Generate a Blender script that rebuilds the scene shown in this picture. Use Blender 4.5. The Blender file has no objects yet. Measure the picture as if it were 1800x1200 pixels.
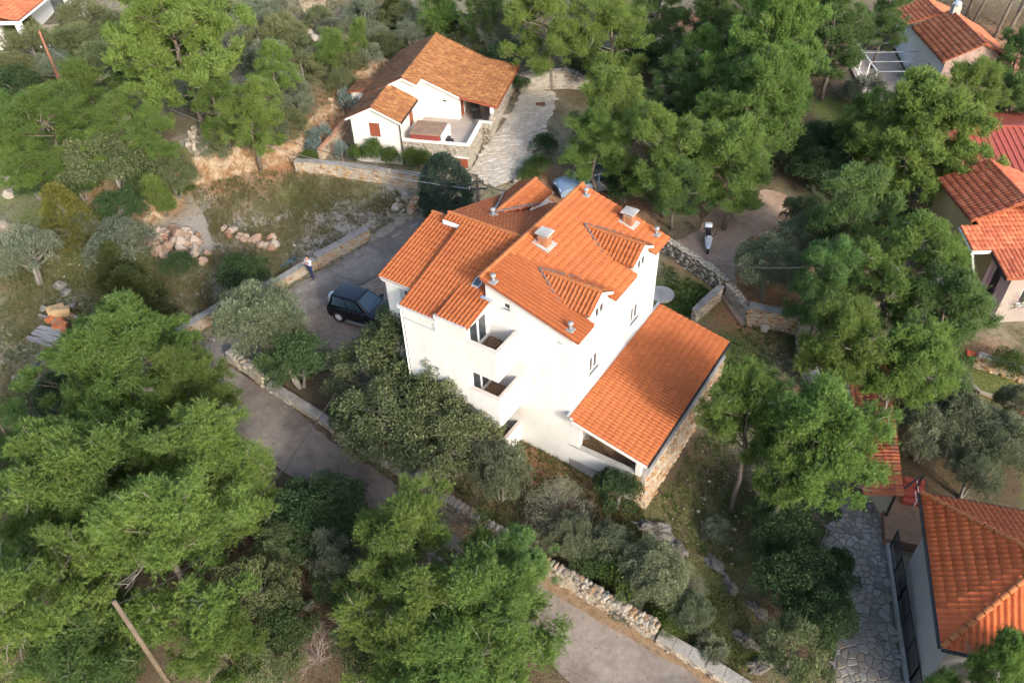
import bpy, bmesh, math, random
import numpy as np
from mathutils import Vector, Matrix, Quaternion
random.seed(7); rng = np.random.default_rng(7)
scene = bpy.context.scene
COL = scene.collection
R = math.radians

# ---------------------------------------------------------------- camera
PITCH, ROLL, FPX, CAM_H = R(41.5), R(-1.9), 1400.0, 29.0
cF = np.array([0, math.cos(PITCH), -math.sin(PITCH)]); cU0 = np.array([0, math.sin(PITCH), math.cos(PITCH)]); cX0 = np.array([1.0, 0, 0])
cX = math.cos(ROLL)*cX0 + math.sin(ROLL)*cU0
cU = -math.sin(ROLL)*cX0 + math.cos(ROLL)*cU0
CAM = np.array([0, 0, CAM_H])
cam_d = bpy.data.cameras.new('camera'); cam = bpy.data.objects.new('camera', cam_d); COL.objects.link(cam)
cam_d.sensor_width = 36; cam_d.lens = FPX/1800*36; cam_d.clip_start = .1; cam_d.clip_end = 1000
m = Matrix.Identity(4)
for i in range(3):
    m[i][0] = cX[i]; m[i][1] = cU[i]; m[i][2] = -cF[i]; m[i][3] = CAM[i]
cam.matrix_world = m
scene.camera = cam

# ---------------------------------------------------------------- light
SUN_AZ = math.atan2(.512, -.859)          # from +Y towards +X
SUN_EL = R(25)
world = bpy.data.worlds.new('World'); scene.world = world; world.use_nodes = True
wn = world.node_tree.nodes; wl = world.node_tree.links
bg = wn['Background']; sky = wn.new('ShaderNodeTexSky'); sky.sky_type = 'NISHITA'; sky.sun_disc = False
sky.sun_elevation = SUN_EL; sky.sun_rotation = SUN_AZ; sky.air_density = 1.0; sky.dust_density = 3.0; sky.ozone_density = 1.0
wl.new(sky.outputs[0], bg.inputs[0]); bg.inputs[1].default_value = .15
sun_d = bpy.data.lights.new('sun', 'SUN'); sun = bpy.data.objects.new('sun', sun_d); COL.objects.link(sun)
sun_d.energy = 1.35; sun_d.angle = R(7.0); sun_d.color = (1, .95, .87)
sdir = Vector((math.sin(SUN_AZ)*math.cos(SUN_EL), math.cos(SUN_AZ)*math.cos(SUN_EL), math.sin(SUN_EL)))
sun.rotation_euler = sdir.to_track_quat('Z', 'Y').to_euler(); sun.location = (20, -20, 60)
vs = scene.view_settings; vs.view_transform = 'Standard'; vs.look = 'None'; vs.gamma = 1; vs.use_curve_mapping = False; vs.exposure = 1.52
scene.cycles.max_bounces = 4; scene.cycles.diffuse_bounces = 2; scene.cycles.glossy_bounces = 1; scene.cycles.transmission_bounces = 2; scene.cycles.use_adaptive_sampling = True; scene.cycles.adaptive_threshold = .035; scene.cycles.transparent_max_bounces = 4

# ---------------------------------------------------------------- geometry of the site
def ray(x, y): return (x-900)/FPX*cX - (y-600)/FPX*cU + cF
def at(x, y, z=0.):
    d = ray(x, y); return CAM + (z-CAM_H)/d[2]*d
def depth(P): return float((np.asarray(P)-CAM) @ cF)
def proj(P):
    v = np.asarray(P, float)-CAM; z = v @ cF
    return 900+FPX*(v @ cX)/z, 600-FPX*(v @ cU)/z
CTRL = [(551,491,0),(700,400,.3),(1000,803,-.2),(905,765,-.2),(780,640,-.1),(620,560,0),(400,620,-.3),(450,700,-.6),(700,880,-1.0),(1050,1100,-1.7),(1200,1190,-2),
 (1150,880,-1.25),(1250,700,-.95),(1270,640,-.7),(1300,560,-.3),(1250,440,.1),(1340,560,-.3),(1010,330,.6),(880,315,1.6),(835,300,1.8),(930,180,2.6),(905,240,2.1),(560,290,1.6),(740,305,1.6),(620,250,2.0),
 (735,340,.9),(700,370,.5),(500,350,.9),(330,370,.9),(600,330,.9),(150,450,.9),(50,600,.4),(100,850,-.8),(200,1150,-2.2),(500,1100,-2.2),(0,1190,-2.6),(800,1190,-2.2),(1500,1000,-2.7),(1550,1190,-2.7),(1350,1190,-2.6),
 (1400,900,-2.2),(1700,700,-2.4),(1790,560,-.3),(1750,560,-.9),(1790,690,-1.8),(1690,620,-2),(1420,600,-1),(1300,260,.9),(1500,150,1),(1750,50,1.8),(1200,50,2.6),(900,30,3.6),(650,30,4),(450,60,4),(300,230,3.2),
 (100,100,4.5),(20,30,5),(50,300,2.2),(1790,1000,-2.6),(1650,300,-1.5),(1600,120,.6),(1760,200,-.5),(250,450,.8),(400,480,.4),(1100,260,.8),(1060,150,2.0)]
cp = np.array([at(*c) for c in CTRL]); cz = np.array([c[2] for c in CTRL], float)
def _phi(r2): return np.where(r2 > 0, r2*np.log(np.maximum(r2, 1e-9))*.5, 0)
NCP = len(cp); dx = cp[:, None, :2]-cp[None, :, :2]
K = _phi((dx**2).sum(-1)) + np.eye(NCP)*60.0
Pm = np.c_[np.ones(NCP), cp[:, :2]]
sol = np.linalg.solve(np.block([[K, Pm], [Pm.T, np.zeros((3, 3))]]), np.r_[cz, 0, 0, 0])
def gz0(x, y):
    x = np.asarray(x, float); y = np.asarray(y, float); sh = x.shape
    q = np.stack([x.ravel(), y.ravel()], 1)
    out = np.empty(len(q))
    for i in range(0, len(q), 20000):
        b = q[i:i+20000]; d2 = ((b[:, None]-cp[None, :, :2])**2).sum(-1)
        out[i:i+20000] = _phi(d2) @ sol[:NCP] + sol[NCP] + b @ sol[NCP+1:]
    return out.reshape(sh)
# earth banks cut into the slope: pixel polylines, the higher ground lies on their left hand when walked
BANKS = [([(262,400),(300,358),(340,312),(430,292),(475,272),(530,268)], 1.5), ([(530,268),(548,232),(600,180),(660,122),(690,98)], 1.0)]
def wpoly(pts): return np.array([at(px, py, float(gz0(*at(px, py, 1.0)[:2])))[:2] for px, py in pts])
BANKW = [(wpoly(p), h) for p, h in BANKS]
def gz(x, y):
    x = np.asarray(x, float); y = np.asarray(y, float); z = gz0(x, y); q = np.stack([x, y], -1)
    for pl, h in BANKW:
        best = np.full(x.shape, 1e9); sd = np.zeros(x.shape); tap = np.zeros(x.shape); nseg = len(pl)-1
        for i in range(nseg):
            a, b = pl[i], pl[i+1]; e = b-a; L2 = e @ e
            t = np.clip(((q-a) @ e)/L2, 0, 1); c = a+t[..., None]*e; d = np.sqrt(((q-c)**2).sum(-1))
            s = e[0]*(q[..., 1]-a[1])-e[1]*(q[..., 0]-a[0])
            g = (i+t)/nseg; mk = d < best
            best = np.where(mk, d, best); sd = np.where(mk, np.sign(s)*d, sd); tap = np.where(mk, np.clip(np.minimum(g, 1-g)*6, 0, 1), tap)
        k = np.clip((sd+.15)/.7, 0, 1); k = k*k*(3-2*k)
        z = z + h*tap*k*np.exp(-(np.maximum(sd, 0)/9)**2)
    return z
def G(px, py, up=0.):
    """the spot on the ground (raised by up) seen at a pixel"""
    z = 0.
    for _ in range(25):
        p = at(px, py, z+up); z = .5*z+.5*float(gz(p[0], p[1]))
    return np.array([p[0], p[1], z])
def inside(pts, poly):
    x, y = pts[..., 0], pts[..., 1]; r = np.zeros(x.shape, bool); j = len(poly)-1
    for i in range(len(poly)):
        xi, yi = poly[i]; xj, yj = poly[j]
        c = ((yi > y) != (yj > y)) & (x < (xj-xi)*(y-yi)/(yj-yi+1e-12)+xi); r ^= c; j = i
    return r
def gpoly(pts): return np.array([G(*p)[:2] for p in pts])

# ---------------------------------------------------------------- object helpers
def link(o, parent=None):
    COL.objects.link(o)
    if parent is not None: o.parent = parent
    return o
def tag(o, label=None, cat=None, group=None, kind=None):
    if label: o['label'] = label
    if cat: o['category'] = cat
    if group: o['group'] = group
    if kind: o['kind'] = kind
    return o
def thing(name, loc, rz, label, cat, group=None):
    o = bpy.data.objects.new(name, None); o.empty_display_size = .2; link(o)
    o.location = loc; o.rotation_euler = (0, 0, rz)
    return tag(o, label, cat, group)
def copy_tree(o, parent=None):
    c = o.copy(); link(c)
    if parent is not None: c.parent = parent
    for ch in list(o.children): copy_tree(ch, c)
    return c
class MB:
    def __init__(s): s.v = []; s.f = []; s.m = []
    def add(s, vs, fs, mi=0):
        o = len(s.v); s.v += [tuple(map(float, p)) for p in vs]; s.f += [tuple(i+o for i in f) for f in fs]; s.m += [mi]*len(fs)
    def hexa(s, p, mi=0):   # 4 bottom (ccw seen from above), 4 top
        s.add(p, [(3,2,1,0),(4,5,6,7),(0,1,5,4),(1,2,6,5),(2,3,7,6),(3,0,4,7)], mi)
    def box(s, x0, x1, y0, y1, z0, z1, mi=0):
        s.hexa([(x0,y0,z0),(x1,y0,z0),(x1,y1,z0),(x0,y1,z0),(x0,y0,z1),(x1,y0,z1),(x1,y1,z1),(x0,y1,z1)], mi)
    def prism(s, poly, z0, z1, mi=0):
        n = len(poly); vs = [(x,y,z0) for x,y in poly]+[(x,y,z1) for x,y in poly]
        s.add(vs, [tuple(range(n-1,-1,-1)), tuple(range(n,2*n))]+[(i,(i+1)%n,n+(i+1)%n,n+i) for i in range(n)], mi)
    def slab(s, corners, th, mi=0):   # corners ccw from above, thickness downwards
        s.hexa([(x,y,z-th) for x,y,z in corners]+list(corners), mi)
    def tube(s, pts, rad, n=6, mi=0, cap=True):
        pts = [Vector(p) for p in pts]; k = len(pts)
        if not hasattr(rad, '__len__'): rad = [rad]*k
        base = len(s.v); vs = []; ref = Vector((.31,.57,.77))
        for i, p in enumerate(pts):
            d = (pts[min(i+1,k-1)]-pts[max(i-1,0)]).normalized()
            if abs(d.dot(ref)) > .97: ref = Vector((.9,-.3,.2))
            a = d.cross(ref).normalized(); b = d.cross(a)
            vs += [p+(a*math.cos(2*math.pi*j/n)+b*math.sin(2*math.pi*j/n))*rad[i] for j in range(n)]
        fs = [(i*n+j, i*n+(j+1)%n, (i+1)*n+(j+1)%n, (i+1)*n+j) for i in range(k-1) for j in range(n)]
        if cap: fs += [tuple(range(n-1,-1,-1)), tuple((k-1)*n+j for j in range(n))]
        s.add(vs, fs, mi)
    def bar(s, p, q, w, h=None, mi=0):
        p, q = Vector(p), Vector(q); h = h or w; d = (q-p).normalized()
        a = d.cross(Vector((0,0,1))) if abs(d.z) < .95 else Vector((1,0,0))
        a.normalize(); b = a.cross(d).normalized(); a = a*w/2; b = b*h/2
        s.add([p-a-b,p+a-b,p+a+b,p-a+b,q-a-b,q+a-b,q+a+b,q-a+b], [(0,1,2,3),(7,6,5,4),(0,4,5,1),(1,5,6,2),(2,6,7,3),(3,7,4,0)], mi)
    def build(s, name, mat, parent=None, smooth=False, bevel=0, seg=2):
        me = bpy.data.meshes.new(name); me.from_pydata(s.v, [], s.f)
        mats = mat if isinstance(mat, (list, tuple)) else [mat]
        for k in mats: me.materials.append(k)
        if len(mats) > 1: me.polygons.foreach_set('material_index', s.m)
        bm = bmesh.new(); bm.from_mesh(me); bmesh.ops.recalc_face_normals(bm, faces=bm.faces)
        if bevel:
            bmesh.ops.remove_doubles(bm, verts=bm.verts, dist=1e-5)
            bmesh.ops.bevel(bm, geom=bm.edges[:], offset=bevel, segments=seg, profile=.6, affect='EDGES', clamp_overlap=True)
        bm.to_mesh(me); bm.free()
        if smooth: me.polygons.foreach_set('use_smooth', [True]*len(me.polygons))
        return link(bpy.data.objects.new(name, me), parent)
def np_mesh(name, verts, faces, mat, tint=None):
    """verts (n,3), faces (m,k) of one size"""
    me = bpy.data.meshes.new(name); k = faces.shape[1]
    me.vertices.add(len(verts)); me.vertices.foreach_set('co', np.ascontiguousarray(verts, np.float32).ravel())
    me.loops.add(faces.size); me.loops.foreach_set('vertex_index', np.ascontiguousarray(faces, np.int32).ravel())
    me.polygons.add(len(faces)); me.polygons.foreach_set('loop_start', np.arange(0, faces.size, k, dtype=np.int32))
    me.polygons.foreach_set('loop_total', np.full(len(faces), k, np.int32))
    if tint is not None:
        a = me.attributes.new('tint', 'FLOAT', 'POINT'); a.data.foreach_set('value', np.ascontiguousarray(tint, np.float32))
    me.update(calc_edges=True); me.validate()
    if mat: me.materials.append(mat)
    return me

# ---------------------------------------------------------------- materials
MATS = {}
def C(*c): return (c[0], c[1], c[2], 1)
def nt(name):
    ma = bpy.data.materials.new(name); ma.use_nodes = True; t = ma.node_tree; MATS[name] = ma
    return ma, t, t.nodes, t.links, t.nodes['Principled BSDF']
def ramp(nd, stops):
    r = nd.new('ShaderNodeValToRGB'); e = r.color_ramp.elements
    while len(e) < len(stops): e.new(.5)
    for k, (p, c) in enumerate(stops): e[k].position = p; e[k].color = c
    return r
def noise(nd, lk, scale, detail=4, rough=.6, vec=None):
    t = nd.new('ShaderNodeTexNoise'); t.inputs['Scale'].default_value = scale; t.inputs['Detail'].default_value = detail; t.inputs['Roughness'].default_value = rough
    if vec is not None: lk.new(vec, t.inputs['Vector'])
    return t
def mix(nd, lk, fac, a, b, mode='MIX'):
    x = nd.new('ShaderNodeMix'); x.data_type = 'RGBA'; x.blend_type = mode
    for s, v in ((x.inputs[0], fac), (x.inputs[6], a), (x.inputs[7], b)):
        if hasattr(v, 'links') or hasattr(v, 'is_linked'): lk.new(v, s)
        else: s.default_value = v
    return x.outputs[2]
def mat(name, stops, scale=2., rough=.8, bump=0., bscale=None, fine=.0, spec=.3, metal=0., piece=0., detail=5, coord='pos', streak=0., cracks=0.):
    """noise-mottled surface; piece: colour varies from piece to piece"""
    ma, t, nd, lk, bs = nt(name)
    if coord == 'pos': vec = nd.new('ShaderNodeNewGeometry').outputs['Position']
    else: vec = nd.new('ShaderNodeTexCoord').outputs['Object']
    if not isinstance(stops[0], (list, tuple)): stops = [stops]
    if len(stops) == 1:
        c = stops[0]; stops = [tuple(v*.82 for v in c), tuple(min(1, v*1.12) for v in c)]
    k = len(stops); n1 = noise(nd, lk, scale, detail, .62, vec)
    fac = n1.outputs[0]
    if piece:
        g = nd.new('ShaderNodeNewGeometry'); oi = nd.new('ShaderNodeObjectInfo')
        ad = nd.new('ShaderNodeMath'); ad.operation = 'ADD'; lk.new(g.outputs['Random Per Island'], ad.inputs[0]); lk.new(oi.outputs['Random'], ad.inputs[1])
        fr = nd.new('ShaderNodeMath'); fr.operation = 'FRACT'; lk.new(ad.outputs[0], fr.inputs[0])
        mx = nd.new('ShaderNodeMix'); mx.inputs[0].default_value = piece; lk.new(fac, mx.inputs[2]); lk.new(fr.outputs[0], mx.inputs[3]); fac = mx.outputs[0]
        lo, hi = .5-.2-.28*piece, .5+.2+.28*piece
    else: lo, hi = .3, .7
    rp = ramp(nd, [(lo+(hi-lo)*i/(k-1), C(*c)) for i, c in enumerate(stops)]); lk.new(fac, rp.inputs[0]); col = rp.outputs[0]
    if fine:
        n2 = noise(nd, lk, scale*9, 3, .7, vec); r2 = ramp(nd, [(.3, C(1-fine, 1-fine, 1-fine)), (.7, C(1+fine*.4, 1+fine*.4, 1+fine*.4))]); lk.new(n2.outputs[0], r2.inputs[0])
        col = mix(nd, lk, 1., col, r2.outputs[0], 'MULTIPLY')
    if streak:
        mp = nd.new('ShaderNodeMapping'); mp.inputs['Scale'].default_value = (3.2, 3.2, .22); lk.new(vec, mp.inputs[0])
        n4 = noise(nd, lk, 1., 5, .7, mp.outputs[0]); n5 = noise(nd, lk, .5, 3, .6, vec)
        r4 = ramp(nd, [(.38, C(1-streak*1.6, 1-streak*1.8, 1-streak*2.2)), (.52, C(1,1,1))]); lk.new(n4.outputs[0], r4.inputs[0])
        r5 = ramp(nd, [(.42, C(0,0,0)), (.62, C(1,1,1))]); lk.new(n5.outputs[0], r5.inputs[0])
        col = mix(nd, lk, r5.outputs[0], col, mix(nd, lk, 1., col, r4.outputs[0], 'MULTIPLY'))
    if cracks:
        n6 = noise(nd, lk, .9, 4, .6, vec); av = nd.new('ShaderNodeVectorMath'); av.operation = 'ADD'; lk.new(vec, av.inputs[0]); lk.new(n6.outputs['Color'], av.inputs[1])
        vo = nd.new('ShaderNodeTexVoronoi'); vo.feature = 'DISTANCE_TO_EDGE'; vo.inputs['Scale'].default_value = .42; lk.new(av.outputs[0], vo.inputs['Vector'])
        r6 = ramp(nd, [(.0, C(1-cracks,1-cracks,1-cracks)), (.010, C(1,1,1))]); lk.new(vo.outputs['Distance'], r6.inputs[0]); col = mix(nd, lk, 1., col, r6.outputs[0], 'MULTIPLY')
        n7 = noise(nd, lk, .23, 2, .5, vec); r7 = ramp(nd, [(.55, C(1,1,1)), (.575, C(.78,.78,.79))]); lk.new(n7.outputs[0], r7.inputs[0]); col = mix(nd, lk, 1., col, r7.outputs[0], 'MULTIPLY')
        n8 = noise(nd, lk, 45, 2, .5, vec); r8 = ramp(nd, [(.62, C(1,1,1)), (.70, C(.55,.40,.26))]); lk.new(n8.outputs[0], r8.inputs[0]); n9 = noise(nd, lk, .6, 3, .6, vec); r9 = ramp(nd, [(.45, C(0,0,0)), (.65, C(1,1,1))]); lk.new(n9.outputs[0], r9.inputs[0])
        col = mix(nd, lk, r9.outputs[0], col, mix(nd, lk, 1., col, r8.outputs[0], 'MULTIPLY'))
    lk.new(col, bs.inputs['Base Color']); bs.inputs['Roughness'].default_value = rough; bs.inputs['Specular IOR Level'].default_value = spec; bs.inputs['Metallic'].default_value = metal
    if bump:
        n3 = noise(nd, lk, bscale or scale*6, 4, .65, vec); bp = nd.new('ShaderNodeBump'); bp.inputs['Strength'].default_value = bump; bp.inputs['Distance'].default_value = .04
        lk.new(n3.outputs[0], bp.inputs['Height']); lk.new(bp.outputs[0], bs.inputs['Normal'])
    return ma
def leafmat(name, c1, c2, c3, trans=.35, rough=.6):
    ma, t, nd, lk, bs = nt(name)
    at_ = nd.new('ShaderNodeAttribute'); at_.attribute_name = 'tint'; oi = nd.new('ShaderNodeObjectInfo')
    rp = ramp(nd, [(.0, C(*c1)), (.5, C(*c2)), (1., C(*c3))]); lk.new(at_.outputs['Fac'], rp.inputs[0])
    hs = nd.new('ShaderNodeHueSaturation'); lk.new(rp.outputs[0], hs.inputs['Color'])
    mr = nd.new('ShaderNodeMapRange'); mr.inputs[3].default_value = .484; mr.inputs[4].default_value = .514; lk.new(oi.outputs['Random'], mr.inputs[0]); lk.new(mr.outputs[0], hs.inputs['Hue'])
    wn_ = nd.new('ShaderNodeTexWhiteNoise'); wn_.noise_dimensions = '1D'; lk.new(oi.outputs['Random'], wn_.inputs['W'])
    mv = nd.new('ShaderNodeMapRange'); mv.inputs[3].default_value = .8; mv.inputs[4].default_value = 1.18; lk.new(wn_.outputs['Value'], mv.inputs[0]); lk.new(mv.outputs[0], hs.inputs['Value'])
    bs.inputs['Roughness'].default_value = rough; bs.inputs['Specular IOR Level'].default_value = .25; lk.new(hs.outputs[0], bs.inputs['Base Color'])
    tr = nd.new('ShaderNodeBsdfTranslucent'); lk.new(hs.outputs[0], tr.inputs[0])
    ms = nd.new('ShaderNodeMixShader'); ms.inputs[0].default_value = trans; lk.new(bs.outputs[0], ms.inputs[1]); lk.new(tr.outputs[0], ms.inputs[2])
    lk.new(ms.outputs[0], nd['Material Output'].inputs[0]); return ma
def glassmat(name, c, rough=.06):
    ma, t, nd, lk, bs = nt(name); bs.inputs['Base Color'].default_value = C(*c); bs.inputs['Roughness'].default_value = rough; bs.inputs['Specular IOR Level'].default_value = .9; return ma
def paint(name, c, rough=.25, coat=.4, metal=0.):
    ma, t, nd, lk, bs = nt(name); bs.inputs['Base Color'].default_value = C(*c); bs.inputs['Roughness'].default_value = rough; bs.inputs['Coat Weight'].default_value = coat; bs.inputs['Coat Roughness'].default_value = .08; bs.inputs['Metallic'].default_value = metal; return ma

PLASTER = mat('white_plaster', [(.54,.53,.505),(.61,.60,.58),(.64,.63,.61)], .35, .9, .12, 14, .04, streak=.045)
PLASTER_V = mat('cream_plaster', [(.58,.545,.48),(.66,.63,.57)], .5, .9, .12, 14, .04, streak=.04)
TRIM = mat('grey_trim', [(.36,.37,.38),(.46,.47,.48)], 1.5, .7)
TILE = mat('clay_tile', [(.255,.070,.022),(.295,.086,.027),(.330,.102,.033)], .5, .75, .1, 30, .08, piece=.16)
TILE_DECK = mat('tile_underlay', [(.20,.06,.03),(.28,.085,.04)], 3, .9)
TILE_OLD = mat('weathered_clay_tile', [(.12,.075,.055),(.38,.10,.045),(.48,.16,.07)], .9, .85, .1, 30, .25, piece=.35)
TILE_V = mat('mottled_brown_tile', [(.15,.060,.026),(.245,.105,.040),(.34,.170,.068)], 1.1, .8, .1, 30, .18, piece=.55)
TILE_R = mat('dark_red_tile', [(.27,.065,.035),(.40,.11,.055),(.46,.16,.08)], 1.2, .8, .1, 30, .16, piece=.5)
RIDGE = mat('ridge_clay', [(.28,.09,.031),(.37,.135,.048)], 2.5, .75, piece=.3)
CONCRETE = mat('concrete', [(.26,.25,.24),(.36,.35,.33),(.43,.42,.40)], 1.1, .9, .2, 20, .15)
BEIGE_CONC = mat('beige_render_wall', [(.40,.34,.25),(.52,.46,.36)], 1., .9, .3, 12, .15)
STONE = mat('limestone', [(.17,.135,.10),(.25,.215,.175),(.31,.285,.245),(.22,.14,.08),(.34,.315,.28)], 1.5, .92, .5, 16, .25, piece=.8)
STONE_O = mat('rust_limestone', [(.33,.17,.075),(.40,.27,.15),(.47,.38,.27),(.31,.17,.09),(.42,.31,.19)], 1.5, .92, .5, 16, .25, piece=.8)
STONE_R = mat('reddish_boulder', [(.23,.115,.07),(.29,.205,.15),(.36,.31,.255),(.26,.17,.12)], 1.2, .92, .5, 9, .25, piece=.75)
STONE_W = mat('white_limestone', [(.21,.175,.13),(.29,.255,.205),(.35,.32,.27),(.26,.205,.145)], 1.2, .92, .3, 14, .15, piece=.7)
STONE_D = mat('lichen_rock', [(.06,.056,.045),(.12,.112,.097),(.20,.187,.166),(.10,.088,.068)], 2.2, .95, .8, 12, .35)
MORTAR = mat('mortar', [(.28,.25,.205),(.36,.325,.27)], 3, .95, .3, 20)
MORTAR_D = mat('earth_core', [(.10,.075,.05),(.17,.13,.09)], 3, .95, .3, 20)
WOOD_P = mat('pole_timber', [(.14,.085,.05),(.26,.17,.10)], 3, .85, .3, 25, .3)
WOOD_B = mat('weathered_board', [(.19,.185,.18),(.31,.30,.29)], 3, .85, .2, 20, .2, piece=.6)
WOOD_R = mat('stained_shutter', [(.20,.055,.028),(.27,.08,.04)], 3, .6, .1, 25, .15)
BARK = mat('pine_bark', [(.105,.08,.066),(.22,.185,.155)], 3, .95, .8, 14, .35, coord='obj')
BARK_G = mat('grey_bark', [(.17,.15,.13),(.30,.275,.25)], 4, .95, .6, 14, .3, coord='obj')
PALE_TWIG = mat('pale_branch', [(.20,.175,.155),(.36,.32,.295)], 3, .95, coord='obj')
TWIG = mat('bare_twig', [(.20,.165,.15),(.31,.27,.25)], 4, .95)
IRON = mat('dark_iron', [(.018,.018,.02),(.04,.04,.042)], 4, .55)
WHITE_M = mat('white_metal', [(.66,.67,.68),(.78,.78,.78)], 3, .45)
GALV = mat('galvanised_metal', [(.42,.44,.46),(.58,.60,.62)], 3, .35, metal=.6)
LEAD = mat('dull_lead', [(.085,.085,.09),(.15,.15,.155)], 4, .7)
ZINC = mat('dull_zinc', [(.20,.205,.21),(.28,.285,.29)], 4, .6)
RUBBER = mat('black_rubber', [(.012,.012,.012),(.03,.03,.03)], 5, .8)
PLASTIC = mat('black_plastic', [(.015,.015,.017),(.03,.03,.032)], 5, .5)
GLASS = glassmat('window_glass', (.035,.042,.05))
GLASS_B = glassmat('car_glass', (.03,.055,.075), .04)
BROWN_T = mat('balcony_tile', [(.17,.10,.06),(.25,.155,.10)], 2, .7, fine=.2)
BRICK = mat('red_brick', [(.30,.115,.06),(.42,.19,.10)], 4, .9, .2, 30, .2, piece=.6)
PINE1 = leafmat('pine_needles', (.080,.140,.038), (.160,.250,.060), (.275,.365,.110), .50)
PINE2 = leafmat('pine_needles_deep', (.062,.120,.042), (.125,.210,.064), (.220,.305,.108), .50)
OAKL = leafmat('oak_leaves', (.070,.095,.042), (.130,.162,.072), (.225,.250,.130), .36)
DARKL = leafmat('dark_shrub_leaves', (.030,.062,.024), (.060,.105,.038), (.115,.160,.065), .34)
OLIVEL = leafmat('olive_leaves', (.090,.115,.065), (.165,.195,.115), (.270,.295,.190), .32)
HEATHL = leafmat('heath_sprays', (.085,.105,.045), (.150,.170,.075), (.220,.230,.115), .3)
GREYL = leafmat('grey_scrub_leaves', (.095,.115,.072), (.160,.185,.120), (.230,.250,.175), .28)
JUNL = leafmat('juniper_sprays', (.030,.055,.038), (.060,.098,.070), (.115,.160,.120), .22)
YELL = leafmat('yellow_juniper_sprays', (.085,.095,.022), (.150,.155,.035), (.230,.215,.060), .3)
BLUEL = leafmat('blue_grey_leaves', (.10,.14,.13), (.17,.22,.20), (.25,.30,.27), .2)
PINKL = leafmat('magenta_petals', (.40,.04,.22), (.55,.08,.35), (.62,.16,.45), .35)
GRASSL = leafmat('grass_blades', (.085,.100,.036), (.165,.155,.068), (.30,.255,.135), .35)
GRASSG = leafmat('green_weeds', (.035,.080,.012), (.070,.130,.022), (.120,.170,.040), .35)
# ================================================================ terrain
ZB = {'R': [(1290,480,4,1),(1340,400,4.5,1),(1240,430,3.5,.45),(1310,560,2.5,1),(1010,350,4,1),(960,790,2.6,.9),(1040,860,2.4,.7),(440,330,4,.55),(620,175,2.5,.9),(560,235,2.2,1),(480,280,2.2,1),(390,300,1.8,.8),(300,365,1.5,.6),(1100,380,3,.8),(1770,690,3,.9),(1720,650,3,.8),(1200,40,3,.9),(1770,90,5,.8),(660,150,3,.8),(590,200,3,.8),(1440,720,3,.5),(570,590,2,.35)],
      'G': [(60,300,6,.7),(150,350,5,.6),(200,480,4,.7),(80,480,4,.6),(250,150,8,.6),(100,180,8,.6),(1180,1060,3,.7),(1230,1040,2.5,.7),(1100,960,2,.6),(1260,1100,2.5,.7),(1160,900,2,.5),(520,345,2.2,.8),(560,330,2.5,.5),(640,335,2.2,.5),(460,360,1.5,.6),(1200,520,2.6,.9),(1290,620,2.2,.9),(1330,600,1.8,.6),(1310,690,1.8,.8),(1470,195,2.5,1),(1240,900,3,.5),(1300,980,3,.5),(1000,820,2,.45),(140,470,2.5,.9),(50,380,2.5,.7),(280,560,2.5,.5),(1740,670,2,1),(1700,640,1.4,1),(60,700,3,.5)],
      'B': [(480,370,3,.6),(650,390,3,.7),(600,350,2.5,.5),(370,400,3.4,.95),(440,385,3,.95),(510,400,3.6,1),(590,405,3.4,.95),(400,430,3,.8),(540,430,3,.8),(360,500,3,.6),(690,345,1.5,.9),(640,370,1.5,.5),(340,310,2,.5),(430,290,2,.6),(700,320,1.5,.8),(60,320,3,.7),(30,400,3,.7),(100,530,2,.6),(480,470,2,.5),(440,140,2,.7),(340,260,2,.9),(60,620,2,.5),(540,60,1.5,.9)],
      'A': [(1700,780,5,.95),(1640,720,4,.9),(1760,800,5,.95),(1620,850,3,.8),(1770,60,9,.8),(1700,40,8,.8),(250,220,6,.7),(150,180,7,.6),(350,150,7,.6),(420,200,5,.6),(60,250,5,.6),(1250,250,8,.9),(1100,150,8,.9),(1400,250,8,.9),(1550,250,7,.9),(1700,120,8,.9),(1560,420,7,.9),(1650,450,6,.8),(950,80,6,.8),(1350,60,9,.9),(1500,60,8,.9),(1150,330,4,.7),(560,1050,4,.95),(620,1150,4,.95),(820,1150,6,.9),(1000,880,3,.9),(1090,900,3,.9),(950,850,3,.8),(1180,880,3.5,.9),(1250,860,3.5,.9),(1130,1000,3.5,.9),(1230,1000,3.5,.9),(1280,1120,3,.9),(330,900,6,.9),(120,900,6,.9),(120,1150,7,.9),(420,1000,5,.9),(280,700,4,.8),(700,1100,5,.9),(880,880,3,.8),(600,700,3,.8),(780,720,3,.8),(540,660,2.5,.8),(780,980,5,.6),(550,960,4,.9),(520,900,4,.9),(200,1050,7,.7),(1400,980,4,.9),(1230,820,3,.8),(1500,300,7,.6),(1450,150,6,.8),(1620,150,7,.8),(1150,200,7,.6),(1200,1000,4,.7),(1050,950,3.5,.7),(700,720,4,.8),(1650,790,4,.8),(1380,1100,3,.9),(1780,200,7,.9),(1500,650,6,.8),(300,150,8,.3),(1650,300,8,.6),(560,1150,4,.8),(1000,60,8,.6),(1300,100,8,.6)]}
xs = np.concatenate([np.arange(-90,-45,1.), np.arange(-45,45,.4), np.arange(45,90.1,1.)]); ys = np.concatenate([np.arange(-6,66,.4), np.arange(66,125.1,1.)])
GX, GY = np.meshgrid(xs, ys)
GZ = gz(GX, GY)
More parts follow.
